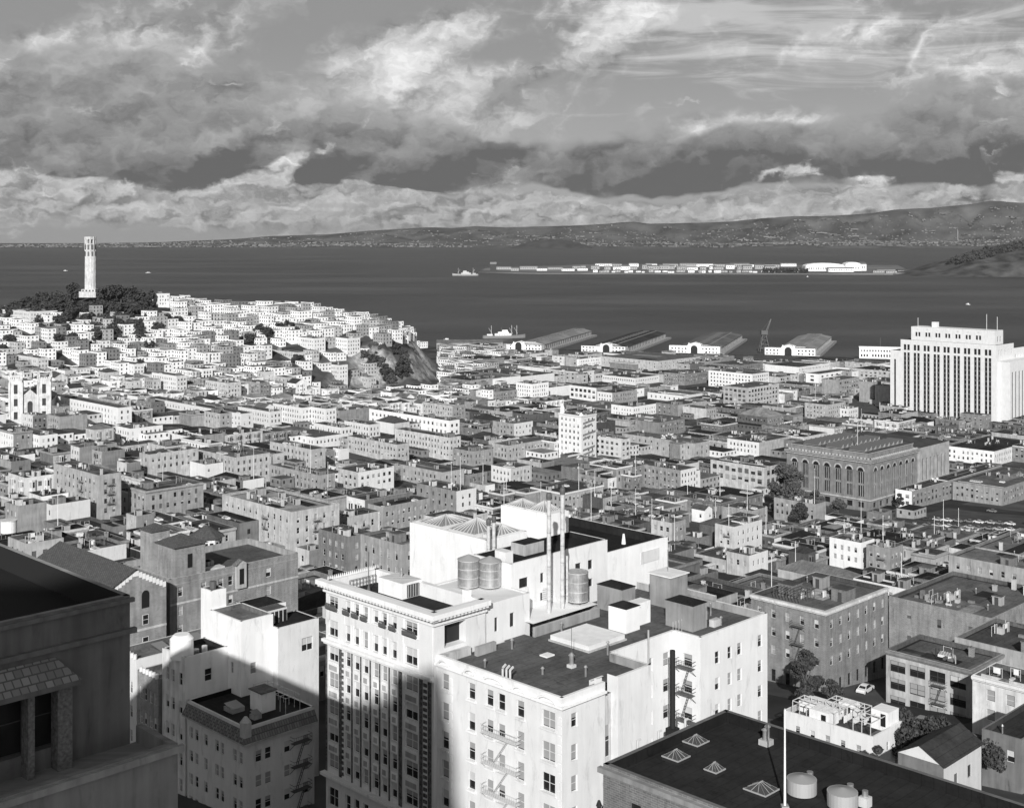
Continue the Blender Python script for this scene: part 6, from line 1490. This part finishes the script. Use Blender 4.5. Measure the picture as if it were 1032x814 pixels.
def ship(X, Y, ang, L, label, hull, grey, masts=2):
    root = tag(empty('ship', (X,Y,0), ang), label, 'ship')
    w = L*.13; b = MB(); hm = plain('hull_paint_%d' % int(hull*100), hull, .6); H0 = L*.07
    st_ = [(-.5,.0,.95),(-.47,.7,1.0),(-.38,.95,.95),(-.1,1,.85),(.2,1,.88),(.36,.75,1.0),(.45,.4,1.15),(.5,.03,1.3)]
    for (a, c) in zip(st_, st_[1:]):
        for s in (-1,1):
            q = [(a[0]*L,s*w/2*a[1]*.8,-1),(c[0]*L,s*w/2*c[1]*.8,-1),(c[0]*L,s*w/2*c[1],H0*c[2]),(a[0]*L,s*w/2*a[1],H0*a[2])]; b.face(q if s < 0 else q[::-1], hm)
        b.face([(a[0]*L,-w/2*a[1],H0*a[2]),(c[0]*L,-w/2*c[1],H0*c[2]),(c[0]*L,w/2*c[1],H0*c[2]),(a[0]*L,w/2*a[1],H0*a[2])], hm)
    b.build('hull', root)
    b = MB(); sm = plain('ship_white' if grey > .5 else 'ship_grey', grey, .6)
    for (x0,x1,z0,z1,k) in ((-.22,.16,1,1.55,.8),(-.14,.1,1.55,2.1,.66),(-.05,.08,2.1,2.7,.5),(-.4,-.28,1,1.4,.6)): b.box(x0*L,-w/2*k,H0*z0*.86,x1*L,w/2*k,H0*z1,sm)
    for i in range(9): b.box(-.2*L+i*.037*L,-w*.405,H0*1.1,-.2*L+i*.037*L+.018*L,-w*.4,H0*1.35,FGLASS)
    b.build('superstructure', root)
    b = MB(); b.cyl(-.06*L,0,H0*2,H0*3.5,L*.022,plain('funnel_dark',.06),10); b.build('funnel', root)
    b = MB()
    for x in ((.27,-.3) if masts == 2 else (.3,.18,-.3)):
        b.bar((x*L,0,H0),(x*L,0,H0*4.2),L*.005,IRONW); b.bar((x*L-.06*L,0,H0*3.4),(x*L+.02*L,0,H0*1.4),L*.003,IRONW); b.bar((x*L,-w*.25,H0*3.4),(x*L,w*.25,H0*3.4),L*.004,IRONW)
    b.build('mast', root); return root
X, Y = W_(469,4560); ship(X,Y,math.radians(178),92,'pale grey ship steaming on the bay beside the left tip of the flat island',.32,.45,2)
X, Y = W_(508,1845); ship(X,Y,math.radians(12),62,'ship with white superstructure and tall masts moored at the left-hand piers',.2,.78,3)
def boat(px, py, L, lab):
    X, Y = P(px, py, 0); o = tag(empty('boat', (X,Y,0), R.uniform(0,3)), lab, 'boat'); b = MB(); w = L*.3
    b.face([(-L/2,-w/2,1),(L*.2,-w/2,1.1),(L/2,0,1.5),(L*.2,w/2,1.1),(-L/2,w/2,1)],IW); b.face([(-L/2,-w/2,-.3),(L*.2,-w/2,-.3),(L*.2,-w/2,1.1),(-L/2,-w/2,1)],IW); b.face([(L*.2,-w/2,-.3),(L/2,0,-.3),(L/2,0,1.5),(L*.2,-w/2,1.1)],IW); b.face([(-L/2,w/2,-.3),(-L/2,-w/2,-.3),(-L/2,-w/2,1),(-L/2,w/2,1)],IW); b.face([(L*.2,w/2,-.3),(-L/2,w/2,-.3),(-L/2,w/2,1),(L*.2,w/2,1.1)],IW); b.face([(L/2,0,-.3),(L*.2,w/2,-.3),(L*.2,w/2,1.1),(L/2,0,1.5)],IW)
    b.build('hull', o); b = MB(); b.box(-L*.25,-w*.35,1,L*.1,w*.35,3,IW); b.build('cabin', o)
boat(975,307,12,'tiny white boat on the dark water left below the rocky island'); boat(150,275,26,'faint pale boat far out right of the hilltop tower'); boat(66,273,16,'tiny pale boat on the bay left of the hilltop tower'); boat(450,343,12,'small white boat off the quay left of the long grey shed'); boat(814,279,9,'tiny launch close to the front shore of the flat island')
cx_, cy_ = P(770,354,3); CR = tag(empty('harbour_crane', (cx_,cy_,3)), 'dark lattice harbour crane between the third and fourth piers', 'crane')
b = MB()
for (x,y) in ((-6,-6),(6,-6),(6,6),(-6,6)): b.bar((x,y,0),(x*.3,y*.3,22),.5,IRON)
for k in range(4):
    z = 4+5*k; s_ = 1-.7*z/22; q = [(-6*s_,-6*s_,z),(6*s_,-6*s_,z),(6*s_,6*s_,z),(-6*s_,6*s_,z)]
    for i in range(4): b.bar(q[i],q[(i+1)%4],.3,IRON)
    s2 = 1-.7*(z+5)/22
    b.bar(q[0],(6*s2,-6*s2,z+5),.25,IRON); b.bar(q[1],(6*s2,6*s2,z+5),.25,IRON)
b.build('tower', CR); b = MB(); b.box(-4,-4,21,4,3,26,IRON); b.build('cab', CR)
b = MB(); b.bar((1,0,22),(9,3,40),.55,IRON); b.bar((3,0,22),(9.5,3,40),.4,IRON); b.bar((-3,0,26),(9,3,40),.15,IRON); b.build('jib', CR)

# ------------------------------------------------------------------ cars
def car_mesh(tone):
    b = MB(); m = plain('car_paint_%02d' % int(tone*100), tone, .35, 0, .6)
    prof = [(-2.35,.45),(-2.4,.75),(-2.1,.98),(-1.5,1.06),(-1.05,1.5),(-.3,1.6),(.5,1.55),(.95,1.12),(1.9,1.02),(2.3,.82),(2.35,.45)]
    for (p, q) in zip(prof, prof[1:]):
        wi = [.86 if z < 1.1 else .68 for (_, z) in (p,q)]
        b.face([(p[0],-wi[0],p[1]),(q[0],-wi[1],q[1]),(q[0],wi[1],q[1]),(p[0],wi[0],p[1])], m)
    for s in (-1,1):
        b.face([(-2.35,s*.86,.3),(2.35,s*.86,.3),(2.3,s*.86,.82),(1.9,s*.86,1.02),(.95,s*.86,1.1),(-1.5,s*.86,1.06),(-2.1,s*.86,.98),(-2.4,s*.86,.75)][::s], m)
        b.face([(-1.5,s*.85,1.06),(.95,s*.85,1.11),(.5,s*.68,1.55),(-.3,s*.68,1.6),(-1.05,s*.68,1.5)][::s], GLASS)
        for x in (-1.45,1.45):
            n = 10; b.face([(x+.36*math.cos(6.283*i/n), s*.88, .36+.36*math.sin(6.283*i/n)) for i in range(n)][::s], BLACK)
    b.face([(-1.48,-.7,1.1),(-1.48,.7,1.1),(-1.07,.6,1.48),(-1.07,-.6,1.48)],GLASS); b.face([(.93,-.7,1.16),(.93,.7,1.16),(.52,.6,1.52),(.52,-.6,1.52)][::-1],GLASS)
    return b.mesh('parked_car')
CM = {t: car_mesh(t) for t in (.05,.2,.45,.7)}
CNAME = {.05:'black',.2:'dark grey',.45:'silver grey',.7:'white'}
def car(px, py, rot, lab, tone, grp=None):
    X, Y = solve(px, py, 0); o = link('parked_car', CM[tone], None, (X,Y,ground(X,Y)+.02), rot); tag(o, lab, 'car', grp); return o
car(872,697,Q+.1,'pale parked car in the street right of the white-corniced brick hotel',.7); car(497,487-6,Q,'white car parked beside the white shopfront block',.7) if False else car(382,487,Q+.2,'white car parked beside the white shopfront block',.7)
ords = ['first','second','third','fourth','fifth','sixth','seventh','eighth','ninth','tenth']
rows_ = [(524,'back'),(530,'middle'),(537,'front')]
for (py, rn) in rows_:
    c_ = {}
    for i in range(9):
        t = R.choice((.05,.2,.45,.7,.7)); c_[t] = c_.get(t,0)+1
        car(934+i*10.5+R.uniform(-1.5,1.5), py+i*.6, Q+math.pi/2+R.uniform(-.1,.1), '%s %s car from the left in the %s row of the open parking lot' % (ords[c_[t]-1], CNAME[t], rn), t, 'cars in the open parking lot')

Rc = random.Random(17); nc = 0
for i in range(900):
    if nc >= 110: break
    Y = Rc.uniform(215,760); X = (Rc.uniform(0,1030)-CX)/F*Y; u, v = toUV(X,Y); fu, fv = (u-67.5) % PU, (v-19.5) % PVv
    if not (fv > 87 or fu > 129): continue
    along_u = fv > 87
    if along_u: v = v-fv+Rc.choice((89.5,99.5))
    else: u = u-fu+Rc.choice((130.5,140))
    if occupied(u-2.6,v-2.6,u+2.6,v+2.6,0): continue
    X, Y = UV(u,v); t_ = Rc.choice((.05,.05,.2,.2,.45,.7)); o = link('parked_car', CM[t_], None, (X,Y,ground(X,Y)+.02), Q+(0 if along_u else math.pi/2)); o['category'] = 'car'; o['group'] = 'cars parked along the streets'
    dxdy = (ground(X+1,Y)-ground(X-1,Y), ground(X,Y+1)-ground(X,Y-1)); RECTS.append((u-2.4,v-2.4,u+2.4,v+2.4)); nc += 1
    ALL.append(dict(o=o,car=CNAME[t_],X=X,Y=Y,z=ground(X,Y),h=1,W=.1,D=.1))
# ------------------------------------------------------------------ thin poles standing on roofs
PG = 'flagpoles on the rooftops'
MASTS = []
pm = {}
def roofpole(px, pyt, pyb):
    best = None
    for r_ in ALL:
        o = r_.get('o')
        if o is None or 'roof' not in r_ or 'feats' not in r_: continue
        W, D = r_['W'], r_['D']
        for (a, c) in ((.25,.25),(.5,.5),(.5,.15),(.15,.5),(.75,.6)):
            q = UV(a*W, c*D); X, Y = r_['X']+q[0], r_['Y']+q[1]; z = r_['z']+r_['h']-.6; x, y = proj(X,Y,z)
            e = (x-px)**2+(y-pyb)**2
            if best is None or e < best[0]: best = (e, X, Y, z)
    _, X, Y, z = best; hh = round(max(5, (pyb-pyt)*Y/F))
    if hh not in pm: b = MB(); b.cyl(0,0,-1.2,hh,.13,WHITEP,6,r2=.06); b.cyl(0,0,hh,hh+.25,.18,WHITEP,6,r2=.05); pm[hh] = b.mesh('flagpole')
    o = link('flagpole', pm[hh], None, (X,Y,z)); o['category'] = 'flagpole'; o['group'] = PG; ALL.append(dict(o=o,pole=True,X=X,Y=Y,z=z,h=0,W=.1,D=.1))
for (a,b__,c) in ((378,520,560),(509,482,540),(543,492,530),(516,468,492),(584,474,500),(602,478,505),(613,486,512),(642,495,522),(658,505,530),(597,484,530),(723,500,524),(735,508,530),(775,512,540),(802,545,575),(826,480,515),(850,525,553),(867,505,538),(952,495,525),(964,512,540),(938,522,545),(887,520,545),(755,490,515),(690,480,505),(470,455,488),(455,462,490),(490,450,478),(330,470,500),(306,455,485),(262,440,470),(170,470,505),(60,500,530),(48,545,575),(730,470,500),(780,560,600),(868,415,445),(820,393,415),(650,455,480),(680,515,545),(905,560,590),(640,380,400),(560,380,400)):
    roofpole(a,b__,c)

# ------------------------------------------------------------------ unseen tower behind the viewer, placed and shaped to shade the hotels
VB = tag(empty('shadow_tower', (0,0,40)), 'unseen tall block behind the viewpoint, shaped to cast the shade on the ornate hotel', 'hotel')
TE = math.tan(math.radians(SUN_EL))
b = MB(); VW = wall_mat(.4,'brick')
b.box(-96,-90,0,-27,-60,194.5-40,VW); b.box(-34,-84,154.5,-27,-60,198-40,VW)
b.build('wall', VB)
b = MB(); b.box(-97,-91,154.51,-34.1,-59.5,155,CONC); b.box(-14.8,-45,96.01,65,-8.5,96.6,CONC); b.build('roof', VB)

# ------------------------------------------------------------------ labels that single each building out
LM = [(r_['phrase'], r_) for r_ in ALL if r_.get('phrase')]
LMX = []
for ph_, r_ in LM:
    q = UV(r_['W']/2, r_['D']/2); LMX.append((ph_, *proj(r_['X']+q[0]*.5, r_['Y']+q[1]*.5, r_['z']+r_['h']*.8)))
LMX += [('rear white lift towers',540,540),('ornate hotel cornice',370,600),('bare quarried cliff',412,370),('leftmost pier',565,345),('second pier',615,350),('third pier',705,350),('rightmost pier',800,350),('large bare tree',792,490),
        ('black roof with skylights',740,740),('brick stair tower',182,552),('gabled brick hall',120,580),('stepped white house',235,640),('conical-capped tanks',483,570),('hilltop trees',125,290)]
def tw(t): return 'white' if t > .62 else ('pale grey' if t > .43 else ('mid grey' if t > .29 else 'dark grey'))
ORD = ['nearest','second','third','fourth','fifth','sixth','seventh','eighth','ninth','tenth','eleventh','twelfth','thirteenth','fourteenth','fifteenth','sixteenth','seventeenth','eighteenth','nineteenth','twentieth']
buck = {}
for r_ in ALL:
    o = r_.get('o')
    if o is None or o.get('label'): continue
    q = UV(r_['W']/2, r_['D']/2); px, py = proj(r_['X']+q[0]*.5, r_['Y']+q[1]*.5, r_['z']+r_['h']*.8)
    ph_, lx, ly = min(LMX, key=lambda l: (l[1]-px)**2+((l[2]-py)*1.6)**2)
    dx, dy = px-lx, (py-ly)*1.6
    di = ('right of' if dx > 0 else 'left of') if abs(dx) > abs(dy) else ('in front of' if dy > 0 else 'behind')
    if r_.get('istree'): look = 'dark garden tree'
    elif r_.get('pole'): look = 'thin pale rooftop flagpole'
    elif r_.get('car'): look = '%s parked car in the street' % r_['car']
    else:
        kind = {'house':'house','warehouse':'warehouse','tenement':'tenement','shop_building':'shop building'}.get(r_['name'], 'building'); f = ''
        if r_['rt'] == 'gable': f = ' gabled'
        elif r_['rt'] == 'hip': f = ' hipped'
        side = '' if abs(r_['tone']-r_['ts']) < .2 else (' pale-ended' if r_['ts'] > r_['tone'] else ' dark-sided')
        look = '%s %s-storey%s%s %s' % (tw(r_['tone']), NUM[min(15,r_['ns'])], f, side, kind)
        fs = sorted(set(r_['feats'])); 
        if fs and not side: look += ' with roof ' + fs[0].replace('_',' ')
    buck.setdefault((look, ph_, di), []).append(((px-lx)**2+dy*dy, o))
    
for (look, ph_, di), lst in buck.items():
    lst.sort(key=lambda t: t[0])
    for i, (_, o) in enumerate(lst):
        if len(look.split())+len(ph_.split())+5 > 16 and ' with roof' in look: look = look[:look.index(' with roof')]+' with cluttered roof'
        if len(look.split())+len(ph_.split())+5 > 16: look = look.replace(' with cluttered roof','').replace('-storey','-storey')
        o['label'] = ('%s %s the %s' % (look, di, ph_)) if len(lst) == 1 else ('%s %s, %s %s the %s' % (ORD[min(i,19)], look, '', di, ph_)).replace(',  ', ', ')
# island sheds
IREC.sort(key=lambda t: t[0]); c_ = {}
IL = [('row of trees on the flat island',792),('big white hangars',835),('left tip of the flat island',490),('middle of the flat island',650),('moored pale grey ship',469),('third pier',705),('second pier',615)]
for (px,Y,w,h,m,nm,o) in IREC:
    k = ('white' if m is IW else 'grey' if m is IG else 'dark', 'front' if Y < 4900 else ('second' if Y < 5300 else 'back'), nm); c_[k] = c_.get(k,0)+1
n2w = ['first','second','third','fourth','fifth','sixth','seventh','eighth','ninth','tenth','eleventh','twelfth','thirteenth','fourteenth','fifteenth','sixteenth','seventeenth','eighteenth','nineteenth']+['twentieth']+['twenty-'+x for x in ('first','second','third','fourth','fifth','sixth','seventh','eighth','ninth')]+['thirtieth','thirty-first','thirty-second','thirty-third']
d_ = {}
for (px,Y,w,h,m,nm,o) in IREC:
    k = ('white' if m is IW else 'grey' if m is IG else 'dark', 'front' if Y < 4900 else ('second' if Y < 5300 else 'back'), nm); i = d_.get(k,0); d_[k] = i+1
    o['label'] = '%s %s from the left in the %s row on the flat island' % ((n2w[min(i,32)]+' '+k[0]) if c_[k] > 1 else 'only '+k[0], 'arched hangar' if nm == 'hangar' else 'long barracks', k[1])

# ------------------------------------------------------------------ sky, sun, air, camera
w = bpy.data.worlds.new('World'); sc.world = w; w.use_nodes = True; t = w.node_tree; N = t.nodes.new; L = t.links.new
for n in list(t.nodes): t.nodes.remove(n)
out = N('ShaderNodeOutputWorld'); bg = N('ShaderNodeBackground'); L(bg.outputs[0], out.inputs[0])
sky = N('ShaderNodeTexSky'); sky.sky_type = 'NISHITA'; sky.sun_disc = False; sky.sun_elevation = math.radians(SUN_EL); sky.sun_rotation = math.radians(180+SUN_AZ)
sky.air_density = 1.0; sky.dust_density = 1.5; sky.altitude = 100
class E:      # tiny expression wrapper for math nodes
    def __init__(s, k): s.k = k
    def op(s, o, *a, clamp=False):
        n = N('ShaderNodeMath'); n.operation = o; n.use_clamp = clamp
        for i, x in enumerate((s,)+a):
            x = x.k if isinstance(x, E) else x
            if isinstance(x, (int,float)): n.inputs[i].default_value = x
            else: L(x, n.inputs[i])
        return E(n.outputs[0])
    def __add__(s, o): return s.op('ADD', o)
    def __radd__(s, o): return s.op('ADD', o)
    def __sub__(s, o): return s.op('SUBTRACT', o)
    def __rsub__(s, o): return E(o).op('SUBTRACT', s)
    def __mul__(s, o): return s.op('MULTIPLY', o)
    def __rmul__(s, o): return s.op('MULTIPLY', o)
    def __truediv__(s, o): return s.op('DIVIDE', o)
def sm(x, a, b_):
    n = N('ShaderNodeMapRange'); n.interpolation_type = 'SMOOTHSTEP'; n.inputs['From Min'].default_value = a; n.inputs['From Max'].default_value = b_; L(x.k, n.inputs['Value']); return E(n.outputs[0])
tc = N('ShaderNodeTexCoord'); sp = N('ShaderNodeSeparateXYZ'); L(tc.outputs['Generated'], sp.inputs[0])
dx, dy, dz = E(sp.outputs[0]), E(sp.outputs[1]), E(sp.outputs[2])
az = dx.op('ARCTAN2', dy)*57.2958; el = dz.op('ARCSINE')*57.2958
def nz(sx, sy, det, off, rough=.55, dist=0.0, dpx=0.0, dpy=0.0):
    c = N('ShaderNodeCombineXYZ'); L(((az+dpx)*sx+off*7.3).k, c.inputs[0]); L(((el+dpy)*sy+off*3.1).k, c.inputs[1])
    n = N('ShaderNodeTexNoise'); n.noise_dimensions = '2D'; n.inputs['Scale'].default_value = 1; n.inputs['Detail'].default_value = det; n.inputs['Roughness'].default_value = rough; n.inputs['Distortion'].default_value = dist; L(c.outputs[0], n.inputs['Vector'])
    return E(n.outputs[0])-.5
nA = nz(.12,.20,4,1.3,.55); nD = nz(.12,.24,4,11.5,.55)
wa = az + nA*7.0; we = el + nD*3.0
def blob(px, py, rx, ry, rot=0):
    a0 = math.degrees(math.atan((px-CX)/F)); e0 = math.degrees(math.atan((HY-py)/F*math.cos(math.radians(a0)))); ra = math.degrees(rx/F); re = math.degrees(ry/F)
    X_, Y_ = wa-a0, we-e0
    if rot:
        c, s_ = math.cos(rot), math.sin(rot); X_, Y_ = X_*c+Y_*s_, Y_*c-X_*s_
    X_, Y_ = X_/ra, Y_/re
    return (X_*X_+Y_*Y_)*-1.0
def gsum(lst):
    tot = None
    for (px,py,rx,ry,amp,*ro) in lst:
        g = blob(px,py,rx,ry,ro[0] if ro else 0).op('EXPONENT')*amp; tot = g if tot is None else tot+g
    return tot
def puff(off, sc_, dpx=0.0, dpy=0.0, asp=1.5, rot=.35, det=8):
    # billowed noise: soft fractal plus rounded cells, in sky angles
    a_, e_ = az+dpx+nB*2.6, el+dpy+nC*1.3
    c, s_ = math.cos(rot), math.sin(rot); xr, yr = (a_*c+e_*s_)*sc_, (e_*c-a_*s_)*(sc_*asp)
    cb = N('ShaderNodeCombineXYZ'); L((xr+off*5.7).k, cb.inputs[0]); L((yr+off*2.3).k, cb.inputs[1])
    n = N('ShaderNodeTexNoise'); n.noise_dimensions = '2D'; n.inputs['Scale'].default_value = 1; n.inputs['Detail'].default_value = det; n.inputs['Roughness'].default_value = .56; L(cb.outputs[0], n.inputs['Vector'])
    r = E(n.outputs[0])-.5
    for (k, amp) in ((1.7,.13),(4.2,.05)):
        v_ = N('ShaderNodeTexVoronoi'); v_.voronoi_dimensions = '2D'; v_.feature = 'SMOOTH_F1'; v_.inputs['Scale'].default_value = k; v_.inputs['Smoothness'].default_value = .6; v_.inputs['Randomness'].default_value = 1; L(cb.outputs[0], v_.inputs['Vector'])
        r = r + (E(v_.outputs['Distance'])*-1.0+.45)*amp
    return r
nB = nz(.5,.8,5,61.0,.55); nC = nz(1.1,1.7,5,71.0,.55)
# layer 1: high sunlit cloud over a smooth grey clear sky; lit from above and the left behind the viewer
f1 = puff(2.2,.24,0,0,1.45,.42,7); f1b = puff(2.2,.24,.34,-.48,1.45,.42,7); fl = nz(.09,.16,3,44.0,.5)
v1 = gsum([(395,62,95,34,1.15,.5),(460,95,70,20,.5,.3),(150,35,170,40,.75,.2),(190,70,60,24,.5,.5),(615,40,72,28,1.3,.3),(520,78,90,22,.7,.3),(540,20,60,16,.5),(740,132,90,15,1.15,.2),(900,28,150,24,.8,.05),(970,70,110,20,.6),(440,120,130,16,.6),(1015,112,60,26,.8),(300,125,150,30,.5),(20,85,90,40,.5),(700,118,60,18,.5,.2)])
q1 = v1 + f1*1.5
m1 = sm(q1, .22, .95)
c1 = .35 + (f1-f1b)*1.3 + sm(q1,.5,1.5)*.26 + fl*.25
clear = .235 + sm(el, 9, 2)*.10
col = clear*(1-m1) + c1*m1
st = nz(.16,1.3,8,21.5,.62,.6,0,0); ci = sm(st + gsum([(880,40,220,46,.38),(700,14,120,16,.34),(640,70,60,8,.14)]), .12, .48)
col = col + ci*.24
# layer 2: dark rolling cloud with bright tops
f2 = puff(8.4,.18,0,0,1.8,.12,8); f2b = puff(8.4,.18,.5,-.6,1.8,.12,8)
v2 = gsum([(90,140,250,46,1.2),(330,145,150,32,1.05),(50,75,150,44,.75),(180,90,140,30,.4),(250,170,170,20,.9),(540,160,110,22,1.25),(450,174,80,14,.7),(680,172,110,14,.9),(870,150,200,32,1.3),(1010,130,120,44,.95),(800,182,130,11,.5)])
q2 = v2 + f2*1.25
m2 = sm(q2, .38, .78); core = sm(q2, .6, 1.5)
c2 = .155 - core*.06 + (f2-f2b)*.75 + sm(el,2.6,6.0)*.11 - sm(el,4.2,2.2)*.05 + fl*.20
col = col*(1-m2) + c2*m2
ta, te = az-math.degrees(math.atan(410/F)), el-math.degrees(math.atan((HY-48)/F*math.cos(.305)))
tx, ty = ta*.90-te*.43, te*.90+ta*.43
col = col + ((tx*tx)*-70.0-(ty*ty)*1.6).op('EXPONENT')*.30
# layer 3: bright low band of distant cumulus and sunlit gaps
f3 = puff(5.2,.38,0,0,2.4,.05,6); f3b = puff(5.2,.38,.25,-.22,2.4,.05,6)
low = gsum([(100,226,500,12,.5),(600,226,500,10,.5),(110,202,330,15,.95),(330,205,200,17,.9),(560,212,260,14,.95),(800,207,300,12,.85),(1000,195,160,13,.65),(283,168,34,10,1.1,.6),(110,186,60,6,.6),(800,181,26,6,.8,.2),(878,180,30,7,.9,.2),(1018,175,30,8,.8),(380,188,90,4,.6),(992,100,9,8,.6)])
q3 = low + f3*1.9 + fl*.6
m3 = sm(q3, .30, .85)
c3 = .37 + (f3-f3b)*.95 + f3*.5 + gsum([(878,178,34,7,.3),(283,168,40,9,.2)])
col = col*(1-m3) + c3*m3
strat = sm(nz(.10,2.6,6,31.0,.5), .06, .20)*sm(el,2.2,.9); col = col*(1-strat*.35) + .30*strat*.35
hz = sm(el, .75, -.1); col = col*(1-hz*.6) + .30*hz*.6
below = sm(el, -.75, -1.6); col = col*(1-below) + .12*below
up = sm(el, 11.5, 22); col = col*(1-up) + .11*up
ab = az.op('ABSOLUTE'); bk = sm(ab, 35, 75)*sm(ab, 140, 100); col = col*(1-bk*.4); fr_ = sm(ab, 115, 160)*sm(el, 55, 15)*sm(el,-2,3); col = col*(1-fr_) + .95*fr_  # unseen sky behind the viewer brightened as fill for shaded facades
lum = N('ShaderNodeRGBToBW'); L(sky.outputs[0], lum.inputs[0])
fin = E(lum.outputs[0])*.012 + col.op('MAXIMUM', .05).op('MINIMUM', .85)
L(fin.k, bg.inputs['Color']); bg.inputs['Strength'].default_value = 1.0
# clear sky only faint; clouds and the added glow behind the viewer do the rest
w.cycles.sampling_method = 'MANUAL'; w.cycles.sample_map_resolution = 512

sl = bpy.data.lights.new('sun', 'SUN'); sl.energy = 5.0; sl.angle = math.radians(.55); sl.color = (1,.995,.985)
so = bpy.data.objects.new('sun', sl); COL.objects.link(so)
az_, el_ = math.radians(SUN_AZ), math.radians(SUN_EL)
to = Vector((-math.sin(az_)*math.cos(el_), -math.cos(az_)*math.cos(el_), math.sin(el_)))
so.rotation_euler = to.to_track_quat('Z','Y').to_euler()

HZ = True
if HZ:
    m = bpy.data.materials.new('haze_air'); m.use_nodes = True; tt = m.node_tree
    for n in list(tt.nodes): tt.nodes.remove(n)
    o_ = tt.nodes.new('ShaderNodeOutputMaterial'); pv = tt.nodes.new('ShaderNodeVolumePrincipled'); pv.inputs['Color'].default_value = g3(.9); pv.inputs['Density'].default_value = .000016; pv.inputs['Anisotropy'].default_value = .3
    tt.links.new(pv.outputs[0], o_.inputs['Volume'])
    b = MB(); b.box(-31000,-3200,-12,31000,18600,640,m); tag(b.build('haze'), kind='stuff')

cam = bpy.data.cameras.new('camera'); co_ = bpy.data.objects.new('camera', cam); COL.objects.link(co_)
co_.location = (0,0,H); co_.rotation_euler = (math.pi/2,0,0); cam.sensor_fit = 'HORIZONTAL'; cam.sensor_width = 36; cam.lens = 36*F/1032
cam.shift_y = -(407-HY)/1032; cam.clip_start = 1; cam.clip_end = 150000
sc.camera = co_
sc.view_settings.view_transform = 'Standard'; sc.view_settings.look = 'None'; sc.view_settings.exposure = .04; sc.view_settings.gamma = 1
sc.cycles.max_bounces = 5; sc.cycles.diffuse_bounces = 3; sc.cycles.glossy_bounces = 2; sc.cycles.volume_bounces = 0; sc.cycles.use_denoising = True
